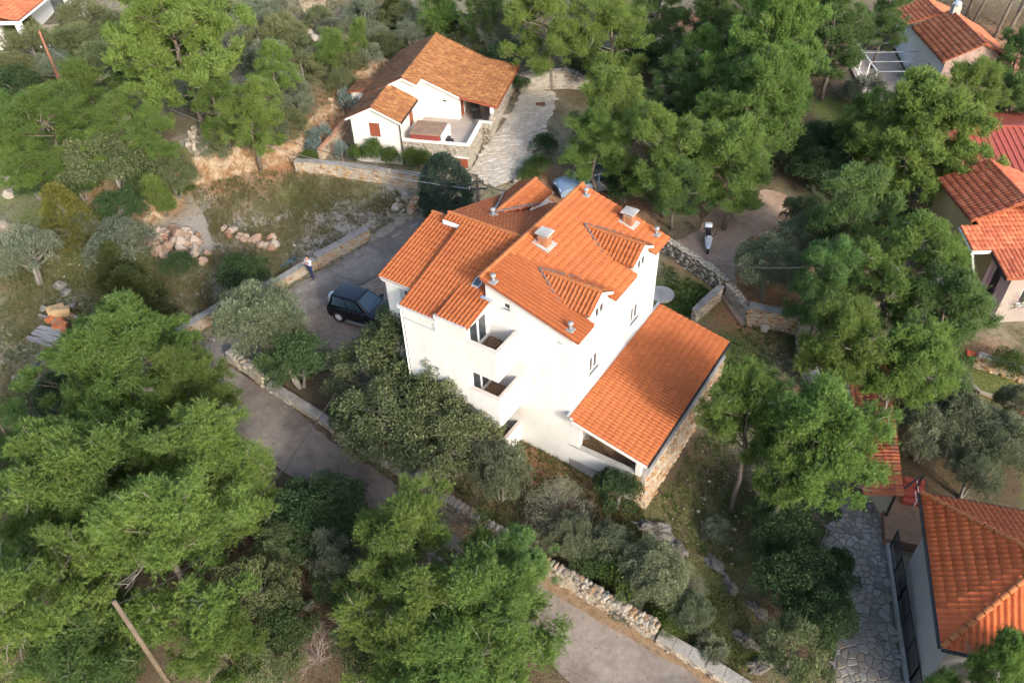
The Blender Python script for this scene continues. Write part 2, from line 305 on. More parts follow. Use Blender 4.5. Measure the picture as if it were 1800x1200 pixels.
def vnoise(x, y, s, seed=0):
    r = np.random.default_rng(seed); t = r.random((64, 64)); u, v = x/s+seed*3.7, y/s+seed*1.3
    i, j = np.floor(u).astype(int), np.floor(v).astype(int); fu, fv = u-i, v-j; fu = fu*fu*(3-2*fu); fv = fv*fv*(3-2*fv)
    g = lambda a, b: t[a % 64, b % 64]
    return (g(i,j)*(1-fu)+g(i+1,j)*fu)*(1-fv)+(g(i,j+1)*(1-fu)+g(i+1,j+1)*fu)*fv-.5
rough_z = .10*vnoise(GX, GY, 2.2, 1)+.06*vnoise(GX, GY, .9, 2)
GZ2 = GZ+rough_z-.05
ny, nx = GX.shape; idx = np.arange(ny*nx).reshape(ny, nx)
gf = np.stack([idx[:-1,:-1], idx[:-1,1:], idx[1:,1:], idx[1:,:-1]], -1).reshape(-1, 4)
ground_me = np_mesh('ground', np.stack([GX, GY, GZ2], -1).reshape(-1, 3), gf, None)
zone = np.zeros((ny*nx, 4), np.float32)
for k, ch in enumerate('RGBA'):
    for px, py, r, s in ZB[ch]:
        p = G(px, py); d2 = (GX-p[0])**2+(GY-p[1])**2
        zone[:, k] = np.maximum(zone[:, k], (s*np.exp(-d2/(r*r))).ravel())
_out = ~inside(np.stack([GX, GY], -1), np.array([at(*p, 2.)[:2] for p in ((-60,-20),(1860,-20),(1860,1260),(-60,1260))]))
zone[:, 3] = np.maximum(zone[:, 3], np.where(_out.ravel(), .62, 0)); zone[:, 1] = np.maximum(zone[:, 1], np.where(_out.ravel(), .5, 0))
za = ground_me.attributes.new('zone', 'FLOAT_COLOR', 'POINT'); za.data.foreach_set('color', zone.ravel())
slope = np.hypot(*np.gradient(GZ, axis=(0, 1))); slope = np.maximum(0, slope/.4-.38)*2.2
sa = ground_me.attributes.new('steep', 'FLOAT', 'POINT'); sa.data.foreach_set('value', np.clip(slope, 0, 1).astype(np.float32).ravel())
def ground_material():
    ma, t, nd, lk, bs = nt('dry_ground')
    pos = nd.new('ShaderNodeNewGeometry').outputs['Position']
    n1 = noise(nd, lk, .35, 6, .65, pos); n2 = noise(nd, lk, 2.6, 6, .7, pos); n3 = noise(nd, lk, 14, 4, .7, pos)
    r1 = ramp(nd, [(.30,C(.105,.110,.058)),(.42,C(.185,.165,.108)),(.55,C(.245,.22,.16)),(.68,C(.14,.14,.075))]); lk.new(n1.outputs[0], r1.inputs[0])
    r2 = ramp(nd, [(.3,C(.5,.5,.5)),(.5,C(.95,.95,.93)),(.7,C(1.35,1.3,1.2))]); lk.new(n2.outputs[0], r2.inputs[0])
    col = mix(nd, lk, 1., r1.outputs[0], r2.outputs[0], 'MULTIPLY')
    za = nd.new('ShaderNodeAttribute'); za.attribute_name = 'zone'; sp = nd.new('ShaderNodeSeparateColor'); lk.new(za.outputs['Color'], sp.inputs[0])
    def blend(col, fac, stops, nsrc, hard=2.2):
        rp = ramp(nd, stops); lk.new(nsrc.outputs[0], rp.inputs[0])
        a = nd.new('ShaderNodeMath'); a.operation = 'ADD'; lk.new(fac, a.inputs[0]); s = nd.new('ShaderNodeMath'); s.operation = 'SUBTRACT'; lk.new(n2.outputs[0], s.inputs[0]); s.inputs[1].default_value = .5; lk.new(s.outputs[0], a.inputs[1])
        k = nd.new('ShaderNodeMapRange'); k.inputs[1].default_value = .5-.5/hard; k.inputs[2].default_value = .5+.5/hard; lk.new(a.outputs[0], k.inputs[0])
        g = nd.new('ShaderNodeMath'); g.operation = 'GREATER_THAN'; lk.new(fac, g.inputs[0]); g.inputs[1].default_value = .06
        mm = nd.new('ShaderNodeMath'); mm.operation = 'MULTIPLY'; lk.new(k.outputs[0], mm.inputs[0]); lk.new(g.outputs[0], mm.inputs[1])
        return mix(nd, lk, mm.outputs[0], col, rp.outputs[0])
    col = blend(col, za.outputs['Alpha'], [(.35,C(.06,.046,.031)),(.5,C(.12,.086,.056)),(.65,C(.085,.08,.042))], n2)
    col = blend(col, sp.outputs[2], [(.3,C(.20,.18,.15)),(.5,C(.34,.31,.27)),(.7,C(.27,.235,.20))], n3)
    col = blend(col, sp.outputs[0], [(.3,C(.20,.10,.052)),(.5,C(.33,.18,.10)),(.7,C(.27,.155,.095))], n2)
    col = blend(col, sp.outputs[1], [(.3,C(.065,.10,.026)),(.5,C(.12,.15,.045)),(.7,C(.19,.185,.08))], n3)
    st = nd.new('ShaderNodeAttribute'); st.attribute_name = 'steep'
    rs = ramp(nd, [(.3,C(.16,.09,.05)),(.48,C(.25,.155,.085)),(.6,C(.33,.26,.185)),(.7,C(.20,.12,.07))]); lk.new(n2.outputs[0], rs.inputs[0]); col = mix(nd, lk, st.outputs['Fac'], col, rs.outputs[0])
    r3 = ramp(nd, [(.32,C(.62,.6,.58)),(.5,C(1,1,1)),(.74,C(1.5,1.45,1.4))]); lk.new(n3.outputs[0], r3.inputs[0])
    col = mix(nd, lk, 1., col, r3.outputs[0], 'MULTIPLY')
    lk.new(col, bs.inputs['Base Color']); bs.inputs['Roughness'].default_value = .95; bs.inputs['Specular IOR Level'].default_value = .1
    bp = nd.new('ShaderNodeBump'); bp.inputs['Strength'].default_value = .9; bp.inputs['Distance'].default_value = .12; lk.new(n3.outputs[0], bp.inputs['Height']); lk.new(bp.outputs[0], bs.inputs['Normal'])
    return ma
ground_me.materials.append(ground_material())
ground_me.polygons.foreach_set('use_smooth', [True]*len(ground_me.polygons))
tag(link(bpy.data.objects.new('ground', ground_me)), 'sloping dry stony ground with scrub and red soil', kind='structure')

def sheet(name, poly, mat_, lift, step=.6, zfun=None, kind='structure', label=None, parent=None):
    """a ground sheet with the outline poly (world xy), draped on the terrain"""
    bm = bmesh.new(); f = bm.faces.new([bm.verts.new((x, y, 0)) for x, y in poly])
    bm.normal_update()
    if f.normal.z < 0: f.normal_flip(); bm.normal_update()
    bmesh.ops.triangulate(bm, faces=bm.faces[:], ngon_method='EAR_CLIP')
    mn, mx = poly.min(0), poly.max(0)
    for ax in (0, 1):
        c = mn[ax]+step
        while c < mx[ax]:
            co = Vector((0,0,0)); co[ax] = c; no = Vector((0,0,0)); no[ax] = 1
            bmesh.ops.bisect_plane(bm, geom=bm.verts[:]+bm.edges[:]+bm.faces[:], plane_co=co, plane_no=no); c += step
    P = np.array([v.co[:2] for v in bm.verts]); Z = (zfun or gz)(P[:, 0], P[:, 1])+lift
    for v, z in zip(bm.verts, Z): v.co.z = z
    bmesh.ops.recalc_face_normals(bm, faces=bm.faces)
    if sum(f.normal.z for f in bm.faces) < 0: bmesh.ops.reverse_faces(bm, faces=bm.faces)
    me = bpy.data.meshes.new(name); bm.to_mesh(me); bm.free(); me.materials.append(mat_)
    me.polygons.foreach_set('use_smooth', [True]*len(me.polygons))
    return tag(link(bpy.data.objects.new(name, me), parent), label, kind=kind)
def smooth_poly(pts, rough=.0, sub=6, seed=1):
    """densify a closed outline and ruffle it"""
    p = np.asarray(pts, float); n = len(p); out = []; r = np.random.default_rng(seed)
    for i in range(n):
        p0, p1, p2, p3 = p[i-1], p[i], p[(i+1) % n], p[(i+2) % n]
        for k in range(sub):
            t = k/sub; out.append(.5*((2*p1)+(-p0+p2)*t+(2*p0-5*p1+4*p2-p3)*t*t+(-p0+3*p1-3*p2+p3)*t**3)+r.normal(0, rough, 2))
    return np.array(out)
ASPH = mat('old_asphalt', [(.135,.115,.100),(.185,.158,.137),(.235,.203,.176),(.158,.134,.116)], .33, .92, .5, 30, .22, detail=8, cracks=.22)
GRAVEL = mat('parking_gravel', [(.155,.118,.090),(.225,.175,.138),(.29,.225,.175),(.20,.128,.085)], .6, .95, .7, 22, .35, detail=8)
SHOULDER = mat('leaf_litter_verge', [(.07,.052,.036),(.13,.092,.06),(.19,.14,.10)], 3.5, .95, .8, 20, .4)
road_l = [(735,383),(700,402),(645,432),(590,463),(540,490),(500,515),(440,552),(400,577),(372,596),(362,625),(368,665),(392,715),(436,775),(500,830),(560,862),(640,890),(700,915),(780,975),(860,1050),(940,1130),(1000,1200),(1050,1260)]
road_r = [(1370,1260),(1290,1205),(1210,1155),(1140,1115),(1060,1068),(980,1022),(890,968),(830,925),(770,885),(720,850),(640,800),(560,745),(470,690),(412,640),(420,608),(470,588),(520,566),(575,537),(640,498),(690,468),(735,428),(765,400)]
road_w = gpoly(road_l+road_r)
sheet('road', smooth_poly(road_w, .05, 4, 3), ASPH, .05, .6, label='narrow worn asphalt lane curving past the white house')
sheet('parking_gravel', smooth_poly(gpoly([(455,598),(520,562),(580,532),(650,494),(700,480),(760,520),(760,590),(700,640),(600,650),(500,640)]), .08, 4, 5), GRAVEL, .03, .6, label='gravel parking place beside the lane')
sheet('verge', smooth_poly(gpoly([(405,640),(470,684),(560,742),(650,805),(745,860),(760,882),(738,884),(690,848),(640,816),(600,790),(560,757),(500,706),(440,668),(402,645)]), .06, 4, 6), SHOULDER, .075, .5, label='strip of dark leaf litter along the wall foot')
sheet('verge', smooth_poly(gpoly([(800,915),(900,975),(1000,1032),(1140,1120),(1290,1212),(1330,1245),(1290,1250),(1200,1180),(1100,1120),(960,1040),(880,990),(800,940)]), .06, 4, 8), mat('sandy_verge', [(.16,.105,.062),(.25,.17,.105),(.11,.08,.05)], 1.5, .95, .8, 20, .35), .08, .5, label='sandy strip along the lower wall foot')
sheet('dirt_yard', smooth_poly(gpoly([(1178,432),(1230,402),(1280,350),(1370,338),(1395,372),(1370,410),(1310,425),(1290,470),(1306,520),(1330,560),(1300,570),(1262,510),(1210,465)]), .1, 4, 9), mat('packed_dirt', [(.25,.155,.105),(.33,.225,.165),(.39,.29,.22),(.30,.19,.13)], .45, .95, .5, 18, .2, detail=8), .03, .6, label='packed reddish dirt yard with a scooter')
sheet('sandy_track', smooth_poly(gpoly([(525,0),(575,0),(565,30),(545,62),(530,60),(540,30)]), .1, 3, 4), mat('sandy_track', [(.36,.26,.15),(.48,.38,.25)], 1, .95, .5, 18, .3), .04, .6, label='pale sandy track in the scrub')

# ---------------------------------------------------------------- rock and stone library
def rock_mesh(name, mat_, seed, sub=2, flat=1.0, jit=.16, boxy=.0, facets=0):
    bm = bmesh.new(); bmesh.ops.create_icosphere(bm, subdivisions=sub, radius=.5); r = random.Random(seed)
    ph = [Vector((r.uniform(-1,1), r.uniform(-1,1), r.uniform(-1,1))).normalized() for _ in range(7)]; am = [r.uniform(-jit, jit*.6) for _ in ph]
    fp = [Vector((r.uniform(-1,1), r.uniform(-1,1), r.uniform(-.4,1))).normalized() for _ in range(facets)]; fc_ = [r.uniform(.26,.40) for _ in fp]
    for v in bm.verts:
        d = v.co.normalized()
        if boxy:
            q = max(abs(d.x), abs(d.y), abs(d.z)); v.co = v.co.lerp(d*(.5/q), boxy)
        for p, a in zip(ph, am):
            k = d.dot(p)
            if k > .2: v.co *= 1+a*(k-.2)*1.6
        if facets:
            for p, c_ in zip(fp, fc_):
                k = v.co.dot(p)
                if k > c_: v.co -= p*(k-c_)*.85
        v.co.z *= flat; v.co += Vector((r.uniform(-1,1), r.uniform(-1,1), r.uniform(-1,1)))*jit*.06
    me = bpy.data.meshes.new(name); bm.to_mesh(me); bm.free(); me.materials.append(mat_); return me
def mesh_arrays(me):
    v = np.empty(len(me.vertices)*3, np.float32); me.vertices.foreach_get('co', v); f = np.array([p.vertices[:] for p in me.polygons]); return v.reshape(-1, 3), f
STONES = {k: [rock_mesh('stone', m_, 40+i, 1, 1, .30, .88) for i in range(6)] for k, m_ in (('grey', STONE), ('rust', STONE_O), ('white', STONE_W))}
BOULDERS = {k: [rock_mesh('boulder', m_, 70+i, 3, .85, .40, .15, 11) for i in range(6)] for k, m_ in (('red', STONE_R), ('grey', STONE), ('white', STONE_W), ('dark', STONE_D))}
def put_pieces(parent, lib, mats_, limit=300, minpx=9., name='stone', rest='stonework', world=None):
    """pieces given as local matrices: the ones that show largest are objects of their own, the rest one mesh"""
    if not mats_: return
    W = world or Matrix.Identity(4); rec = []
    for k, (M_, size) in enumerate(mats_):
        P = W @ M_.translation; rec.append((size/max(depth(P), 1)*FPX, k))
    rec.sort(reverse=True); single = {k for px, k in rec[:limit] if px >= minpx}
    V, F, o = [], [], 0; arr = [mesh_arrays(me) for me in lib]
    for k, (M_, size) in enumerate(mats_):
        j = k % len(lib)
        if k in single:
            ob = bpy.data.objects.new(name, lib[j]); link(ob, parent); ob.matrix_local = M_
        else:
            v, f = arr[j]; A = np.array(M_); V.append(v @ A[:3, :3].T+A[:3, 3]); F.append(f+o); o += len(v)
    if V:
        me = np_mesh(rest, np.concatenate(V), np.concatenate(F), lib[0].materials[0]); ob = link(bpy.data.objects.new(rest, me), parent); ob['kind'] = 'stuff'
def stone_wall(px_pts, h, th, label, stones='grey', up=0., core=None, limit=160, hs=.2, ls=.34, cap=None, capw=.06, group=None, step=0., sink=.35, name='stone_wall', world_pts=None, minpx=7.):
    pts = world_pts if world_pts is not None else [G(*p) for p in px_pts]
    P0 = Vector(pts[0]); t = thing(name, P0, 0, label, 'wall', group); hl = h if hasattr(h, '__len__') else [h]*len(pts)
    core = core or MORTAR; cb = MB(); ms = []; r = random.Random(len(label)*31+int(P0.x*7))
    capb = MB()
    for (a, ha), (b, hb) in zip(zip(pts[:-1], hl[:-1]), zip(pts[1:], hl[1:])):
        a = Vector(a)-P0; b = Vector(b)-P0; L = (b-a).xy.length; d = Vector(((b-a).x, (b-a).y, 0)).normalized(); nrm = Vector((-d.y, d.x, 0))
        za, zb = a.z, b.z; w = th*.5-.05
        A0, B0 = Vector((a.x, a.y, 0))-d*.02, Vector((b.x, b.y, 0))+d*.02
        q = lambda p, s, z: p+nrm*s*w+Vector((0, 0, z))
        cb.hexa([q(A0,-1,za-sink-.3), q(B0,-1,zb-sink-.3), q(B0,1,zb-sink-.3), q(A0,1,za-sink-.3), q(A0,-1,za+ha-.05), q(B0,-1,zb+hb-.05), q(B0,1,zb+hb-.05), q(A0,1,za+ha-.05)])
        ang = math.atan2(d.y, d.x)
        z = -sink
        while z < max(ha, hb)-.04:
            ch = hs*r.uniform(.75, 1.25); s = -r.uniform(0, .2)
            while s < L:
                l = ls*r.uniform(.55, 1.5); c = s+l/2; k = min(max(c/L, 0), 1); hh = ha+(hb-ha)*k; zz = za+(zb-za)*k
                if z+ch*.5 < hh-(capw if cap else 0) and 0 <= c <= L:
                    for sd in (-1, 1):
                        pos = a.xy.to_3d()+d*c+nrm*sd*(th*.5-.11)+Vector((0, 0, zz+z+ch/2))
                        M_ = Matrix.Translation(pos) @ Matrix.Rotation(ang+r.uniform(-.06,.06), 4, 'Z') @ Matrix.Rotation(r.uniform(-.08,.08), 4, 'Y') @ Matrix.Diagonal((l*1.02, .26*r.uniform(.85,1.2), ch*1.02, 1))
                        ms.append((M_, max(l, ch)))
                s += l
            z += ch
        if cap:
            kk = max(2, int(L/.9)); cw = th*.5+.03
            for i in range(kk):
                u0, u1 = i/kk, (i+1)/kk; p0 = a.lerp(b, u0); p1 = a.lerp(b, u1)-d*.012; h0 = ha+(hb-ha)*u0; h1 = ha+(hb-ha)*u1; j = r.uniform(-.012, .012)
                e = lambda p, s, z_: (p.x+nrm.x*s*cw, p.y+nrm.y*s*cw, z_)
                capb.hexa([e(p0,-1,p0.z+h0-capw), e(p1,-1,p1.z+h1-capw), e(p1,1,p1.z+h1-capw), e(p0,1,p0.z+h0-capw), e(p0,-1,p0.z+h0+j), e(p1,-1,p1.z+h1+j), e(p1,1,p1.z+h1+j), e(p0,1,p0.z+h0+j)])
        else:
            s = 0
            while s < L:
                l = ls*r.uniform(.6, 1.4); k = min((s+l/2)/L, 1); pos = a.lerp(b, k)+Vector((0, 0, ha+(hb-ha)*k-.03))+nrm*r.uniform(-.05,.05)
                ms.append((Matrix.Translation(pos) @ Matrix.Rotation(ang+r.uniform(-.3,.3), 4, 'Z') @ Matrix.Rotation(r.uniform(-.15,.15), 4, 'X') @ Matrix.Diagonal((l, th*r.uniform(.8,1.0), hs*r.uniform(.6,1), 1)), l)); s += l
    cb.build('wall_core', core, t)
    if capb.v: capb.build('coping', cap, t, bevel=.012, seg=1)
    put_pieces(t, STONES[stones], ms, limit, minpx, world=Matrix.Translation(P0))
    return t
# ================================================================ roofs
def tile_mesh(name, w, l, mat_, roll=.045, n=5, lip=.03):
    """one pantile: x across, y down the slope, curved roll and pan, thick lower edge"""
    prof = [(i/n*w, roll*(.5-.5*math.cos(2*math.pi*min(1, (i/n)/.72))) if i/n < .72 else -.004) for i in range(n+1)]
    v = [(x, 0, z) for x, z in prof]+[(x, l, z+lip) for x, z in prof]+[(x, l, z+lip-.03) for x, z in prof]
    k = n+1; f = [(i, k+i, k+i+1, i+1) for i in range(n)]+[(k+i, 2*k+i, 2*k+i+1, k+i+1) for i in range(n)]
    me = bpy.data.meshes.new(name); me.from_pydata(v, [], f); me.materials.append(mat_)
    return me
def slope_frame(p, across, down):
    x = Vector(across).normalized(); y = Vector(down).normalized(); z = x.cross(y)
    if z.z < 0: z = -z
    return Matrix(((x.x,y.x,z.x,p[0]),(x.y,y.y,z.y,p[1]),(x.z,y.z,z.z,p[2]),(0,0,0,1)))
def tiles_on(p, across, down, W_, L_, tw=.2, tl=.34, clip=None, r=None):
    """matrices of tiles covering a slope; p = upper corner, local x across, y down"""
    M_ = slope_frame(p, across, down); out = []; nc = max(1, round(W_/tw)); nr = max(1, round(L_/tl)); w = W_/nc; l = L_/nr
    r = r or random.Random(3)
    for i in range(nr):
        for j in range(nc):
            if clip and not clip((j+.5)*w, (i+.5)*l): continue
            sc = Matrix.Diagonal((w/tw, l/tl, 1, 1))
            out.append((M_ @ Matrix.Translation((j*w+r.uniform(-.004,.004), i*l, .012+r.uniform(0,.008))) @ Matrix.Rotation(r.uniform(-.012,.012), 4, 'Z') @ sc, tl))
    return out
def ridge_tiles(parent, p, q, mat_mesh, step=.36, name='ridge_tile', r=.11, lift=.0):
    p, q = Vector(p), Vector(q); d = q-p; L = d.length; n = max(1, round(L/step)); d.normalize()
    up = Vector((0,0,1)); s = d.cross(up).normalized(); u = s.cross(d)
    for i in range(n):
        c = p+d*(i*L/n)+u*lift
        ob = bpy.data.objects.new(name, mat_mesh); link(ob, parent)
        ob.matrix_local = Matrix(((d.x,s.x,u.x,c.x),(d.y,s.y,u.y,c.y),(d.z,s.z,u.z,c.z),(0,0,0,1))) @ Matrix.Diagonal((L/n/step, 1, 1, 1))
def ridge_mesh(mat_, r=.115, l=.36):
    mb = MB(); n = 6; vs = []
    for x, rr in ((0, r*.82), (l*.96, r), (l*.96, r*.8)):
        for i in range(n+1):
            a = math.pi*(-.08+1.16*i/n); vs.append((x, rr*math.cos(a), rr*math.sin(a)*.85))
    k = n+1; mb.add(vs, [(i, k+i, k+i+1, i+1) for i in range(n)]+[(k+i, 2*k+i, 2*k+i+1, k+i+1) for i in range(n)])
    me = bpy.data.meshes.new('ridge_tile'); me.from_pydata(mb.v, [], mb.f); me.materials.append(mat_); return me
RIDGE_ME = ridge_mesh(RIDGE); RIDGE_V = ridge_mesh(TILE_V, .1); RIDGE_R = ridge_mesh(TILE_R, .11)
TILE_ME = [tile_mesh('roof_tile', .2, .34, TILE, .054, 6, .032)]
TILE_V_ME = [tile_mesh('roof_tile', .2, .30, TILE_V, .028, 4)]
TILE_R_ME = [tile_mesh('roof_tile', .24, .36, TILE_R, .05, 4, .035)]
TILE_OLD_ME = [tile_mesh('roof_tile', .22, .36, TILE_OLD, .045, 4)]

# ---------------------------------------------------------------- walls with openings
def wall(mb, p0, d, n_out, L, z0, top, openings=(), depth_=.14, brk=()):
    """front face of a wall from p0 along d; top(s) its upper edge; openings (s0,s1,z0,z1) get reveals"""
    d = Vector(d); nn = Vector(n_out); p0 = Vector(p0)
    ss = sorted({0., L, *brk, *[o[0] for o in openings], *[o[1] for o in openings]})
    P = lambda s, z, k=0: p0+d*s+Vector((0,0,z-p0.z))-nn*k
    for s0, s1 in zip(ss[:-1], ss[1:]):
        ops = sorted([o for o in openings if o[0] <= s0+1e-6 and o[1] >= s1-1e-6], key=lambda o: o[2]); z = z0
        for o in ops:
            mb.add([P(s0,z),P(s1,z),P(s1,o[2]),P(s0,o[2])], [(0,1,2,3)]); z = o[3]
        mb.add([P(s0,z),P(s1,z),P(s1,top(s1-1e-4)),P(s0,top(s0+1e-4))], [(0,1,2,3)])
    for s0, s1, a, b in openings:
        for q in (((s0,a),(s1,a)),((s1,a),(s1,b)),((s1,b),(s0,b)),((s0,b),(s0,a))):
            mb.add([P(*q[0]),P(*q[1]),P(*q[1],depth_),P(*q[0],depth_)], [(0,1,2,3)])
def window(parent, p0, d, n_out, o, kind='win', frame_mat=None, panes=2, sill=True, fw=.07, back=.10, shutter=None, name='window'):
    """a window part in the opening o: frame, with pane and sill beneath it"""
    d = Vector(d); nn = Vector(n_out); p0 = Vector(p0); s0, s1, a, b = o
    P = lambda s, z, k: p0+d*s+Vector((0,0,z-p0.z))-nn*k
    def bx(mb, s0, s1, a, b, k0, k1):
        mb.add([P(s0,a,k0),P(s1,a,k0),P(s1,b,k0),P(s0,b,k0),P(s0,a,k1),P(s1,a,k1),P(s1,b,k1),P(s0,b,k1)], [(0,1,2,3),(7,6,5,4),(0,4,5,1),(1,5,6,2),(2,6,7,3),(3,7,4,0)])
    f = MB(); bx(f,s0,s1,a,a+fw,back-.04,back+.03); bx(f,s0,s1,b-fw,b,back-.04,back+.03); bx(f,s0,s0+fw,a+fw,b-fw,back-.04,back+.03); bx(f,s1-fw,s1,a+fw,b-fw,back-.04,back+.03)
    for i in range(1, panes):
        c = s0+(s1-s0)*i/panes; bx(f,c-fw*.6,c+fw*.6,a+fw,b-fw,back-.035,back+.025)
    fo = f.build(name, frame_mat or WHITE_M, parent)
    if shutter:
        sh = MB(); kk = panes
        for i in range(kk):
            u0 = s0+(s1-s0)*i/kk+.015; u1 = s0+(s1-s0)*(i+1)/kk-.015; bx(sh,u0,u1,a+.02,b-.02,back-.10,back-.06)
            for z in (.2,.8): bx(sh,u0+.03,u1-.03,a+(b-a)*z-.04,a+(b-a)*z+.04,back-.115,back-.10)
        sh.build('shutter', shutter, fo)
    else:
        for i in range(panes):
            g = MB(); w = (s1-s0)/panes; bx(g,s0+w*i+fw*.55,s0+w*(i+1)-fw*.55,a+fw*.8,b-fw*.8,back,back+.012); g.build('pane', GLASS, fo)
    if sill:
        sl = MB(); bx(sl,s0-.06,s1+.06,a-.05,a,-.06,back-.02); sl.build('sill', TRIM if sill is True else sill, fo)
    return fo

# ================================================================ the white house: local x = B, y = A
YAW = R(34.2); HO = at(1000, 803, 0.)
house = thing('white_house', HO, -YAW, 'large white three-storey house with orange tiled roofs and stepped wings', 'house')
Wh = Matrix.Translation(HO) @ Matrix.Rotation(-YAW, 4, 'Z')
zb = -1.2
sl = .304
roofz = lambda b: 8.88-sl*(b+4.2)
EZ = roofz(.38)
# main block
wb = MB()
opF = [(1.12,1.48,7.18,7.5)]
f0, f1, back_a = -4.3, 0., 8.4
small_win = (f0+1.12-.22+.0, 0, 0, 0)
front_op = [(.88,1.24,7.60,7.88)]
wall(wb, (f0,0,zb), (1,0,0), (0,-1,0), f1-f0, zb, lambda s: roofz(f0+s)-.10, [(.86,1.22,7.58,7.90)])
side_op = [(1.65,2.53,3.95,4.97),(5.72,6.6,3.95,4.97)]
dw = [(1.62,2.58,7.12,7.78),(5.62,6.58,7.12,7.78)]
wall(wb, (0,0,zb), (0,1,0), (1,0,0), back_a, zb, lambda s: EZ-.02+.085, side_op)
wall(wb, (0,back_a,zb), (-1,0,0), (0,1,0), 4.3, zb, lambda s: roofz(-s)-.10)
wall(wb, (f0,back_a,zb), (0,-1,0), (-1,0,0), back_a, zb, lambda s: roofz(f0)-.16)
wb.build('main_wall', PLASTER, house)
window(house, (f0,0,0), (1,0,0), (0,-1,0), (.86,1.22,7.58,7.90), panes=1, fw=.035, sill=True)
for o in side_op:
    w_ = window(house, (0,0,0), (0,1,0), (1,0,0), o, panes=2, fw=.07)
bands = MB()
bands.box(-.02,.10,-.35,9.1,3.02,3.13); bands.build('roof_flashing', GALV, house)
tr = MB(); tr.box(.16,.32,-.46,-.30,3.0,3.10); tr.build('gutter_end', GALV, house)
# wings (west): stepped fronts
W1F, W2F, WB_ = -.62, -1.68, 8.75
r1 = lambda a: 7.36+.25*(a+.75); r2 = lambda a: 7.22+.30*(a+1.7); r3 = lambda a: 7.455+.20*(a+1.7); rb = lambda a: 8.765-.30*(a-3.45)
RX = 3.45
ww = MB()
wall(ww, (-7.68,W2F,zb), (1,0,0), (0,-1,0), 2.0, zb, lambda s: r2(W2F)-.06, [(.0,0.0,0,0)][:0])
wall(ww, (-5.68,W2F,zb), (1,0,0), (0,-1,0), 1.48, zb, lambda s: r3(W2F)-.06)
dop = [(.24,1.58,.08,2.2),(.24,1.58,2.92,4.9),(.24,1.58,5.75,7.2)]
wall(ww, (-4.2,W2F,zb), (0,1,0), (1,0,0), 1.68, zb, lambda s: r3(W2F+s)-.06, dop)
w1op = [(.95,1.5,5.75,6.95)]
wall(ww, (-9.5,W1F,zb), (1,0,0), (0,-1,0), 1.82, zb, lambda s: r1(W1F)-.06, w1op)
wall(ww, (-7.68,W1F,zb), (0,-1,0), (-1,0,0), abs(W2F-W1F), zb, lambda s: r2(W1F-s)-.06)
wall(ww, (-9.5,3.6,zb), (0,-1,0), (-1,0,0), 3.6-W1F, zb, lambda s: r1(3.6-s)-.06)
wall(ww, (-9.5,3.6,zb), (1,0,0), (0,1,0), .9, zb, lambda s: 8.3)
wall(ww, (-8.6,WB_,zb), (0,-1,0), (-1,0,0), WB_-3.0, zb, lambda s: (rb(WB_-s) if WB_-s > RX else r2(WB_-s))-.06, brk=(WB_-RX,))
wall(ww, (-4.2,WB_,zb), (-1,0,0), (0,1,0), 4.4, zb, lambda s: rb(WB_)-.06)
ww.build('wing_wall', PLASTER, house)
window(house, (-9.5,W1F,0), (1,0,0), (0,-1,0), w1op[0], panes=1, fw=.06, sill=True)
fr = MB()
fr.box(-9.5+.83,-9.5+.92,W1F-.03,W1F+.02,5.55,7.0); fr.box(-9.5+1.53,-9.5+1.62,W1F-.03,W1F+.02,5.55,7.0); fr.box(-9.5+.83,-9.5+1.62,W1F-.032,W1F+.018,5.5,5.64)
fr.build('window_surround', TRIM, house)
band = MB(); band.box(-7.66,-6.02,W2F-.035,W2F+.02,6.42,6.52); band.box(-5.98,-5.86,W2F-.035,W2F+.02,6.42,7.02); band.build('corner_band', TRIM, house)
dp = MB(); dp.tube([(-7.72,W2F-.06,7.1),(-7.72,W2F-.06,6.2),(-7.72,W2F-.06,0)], .04, 6); dp.build('downpipe', WHITE_M, house)
# eave mouldings (white cornices with a gutter line)
def cornice(x0, x1, y, z, dep=.16, right=0):
    mb = MB(); mb.box(x0-.16, x1+right, y-dep, y+.04, z-.24, z-.06); mb.box(x0-.10, x1+right-.02, y-dep*.5, y+.04, z-.36, z-.24); mb.build('cornice', PLASTER, house, bevel=.015, seg=1)
    g = MB(); g.box(x0-.12, x1+right, y-dep-.03, y-dep+.05, z-.075, z-.02); g.build('gutter', TRIM, house)
cornice(-9.5,-7.7,W1F,r1(W1F)+.02); cornice(-7.68,-5.68,W2F,r2(W2F)+.04); cornice(-5.66,-4.2,W2F,r3(W2F)+.06, right=.10)
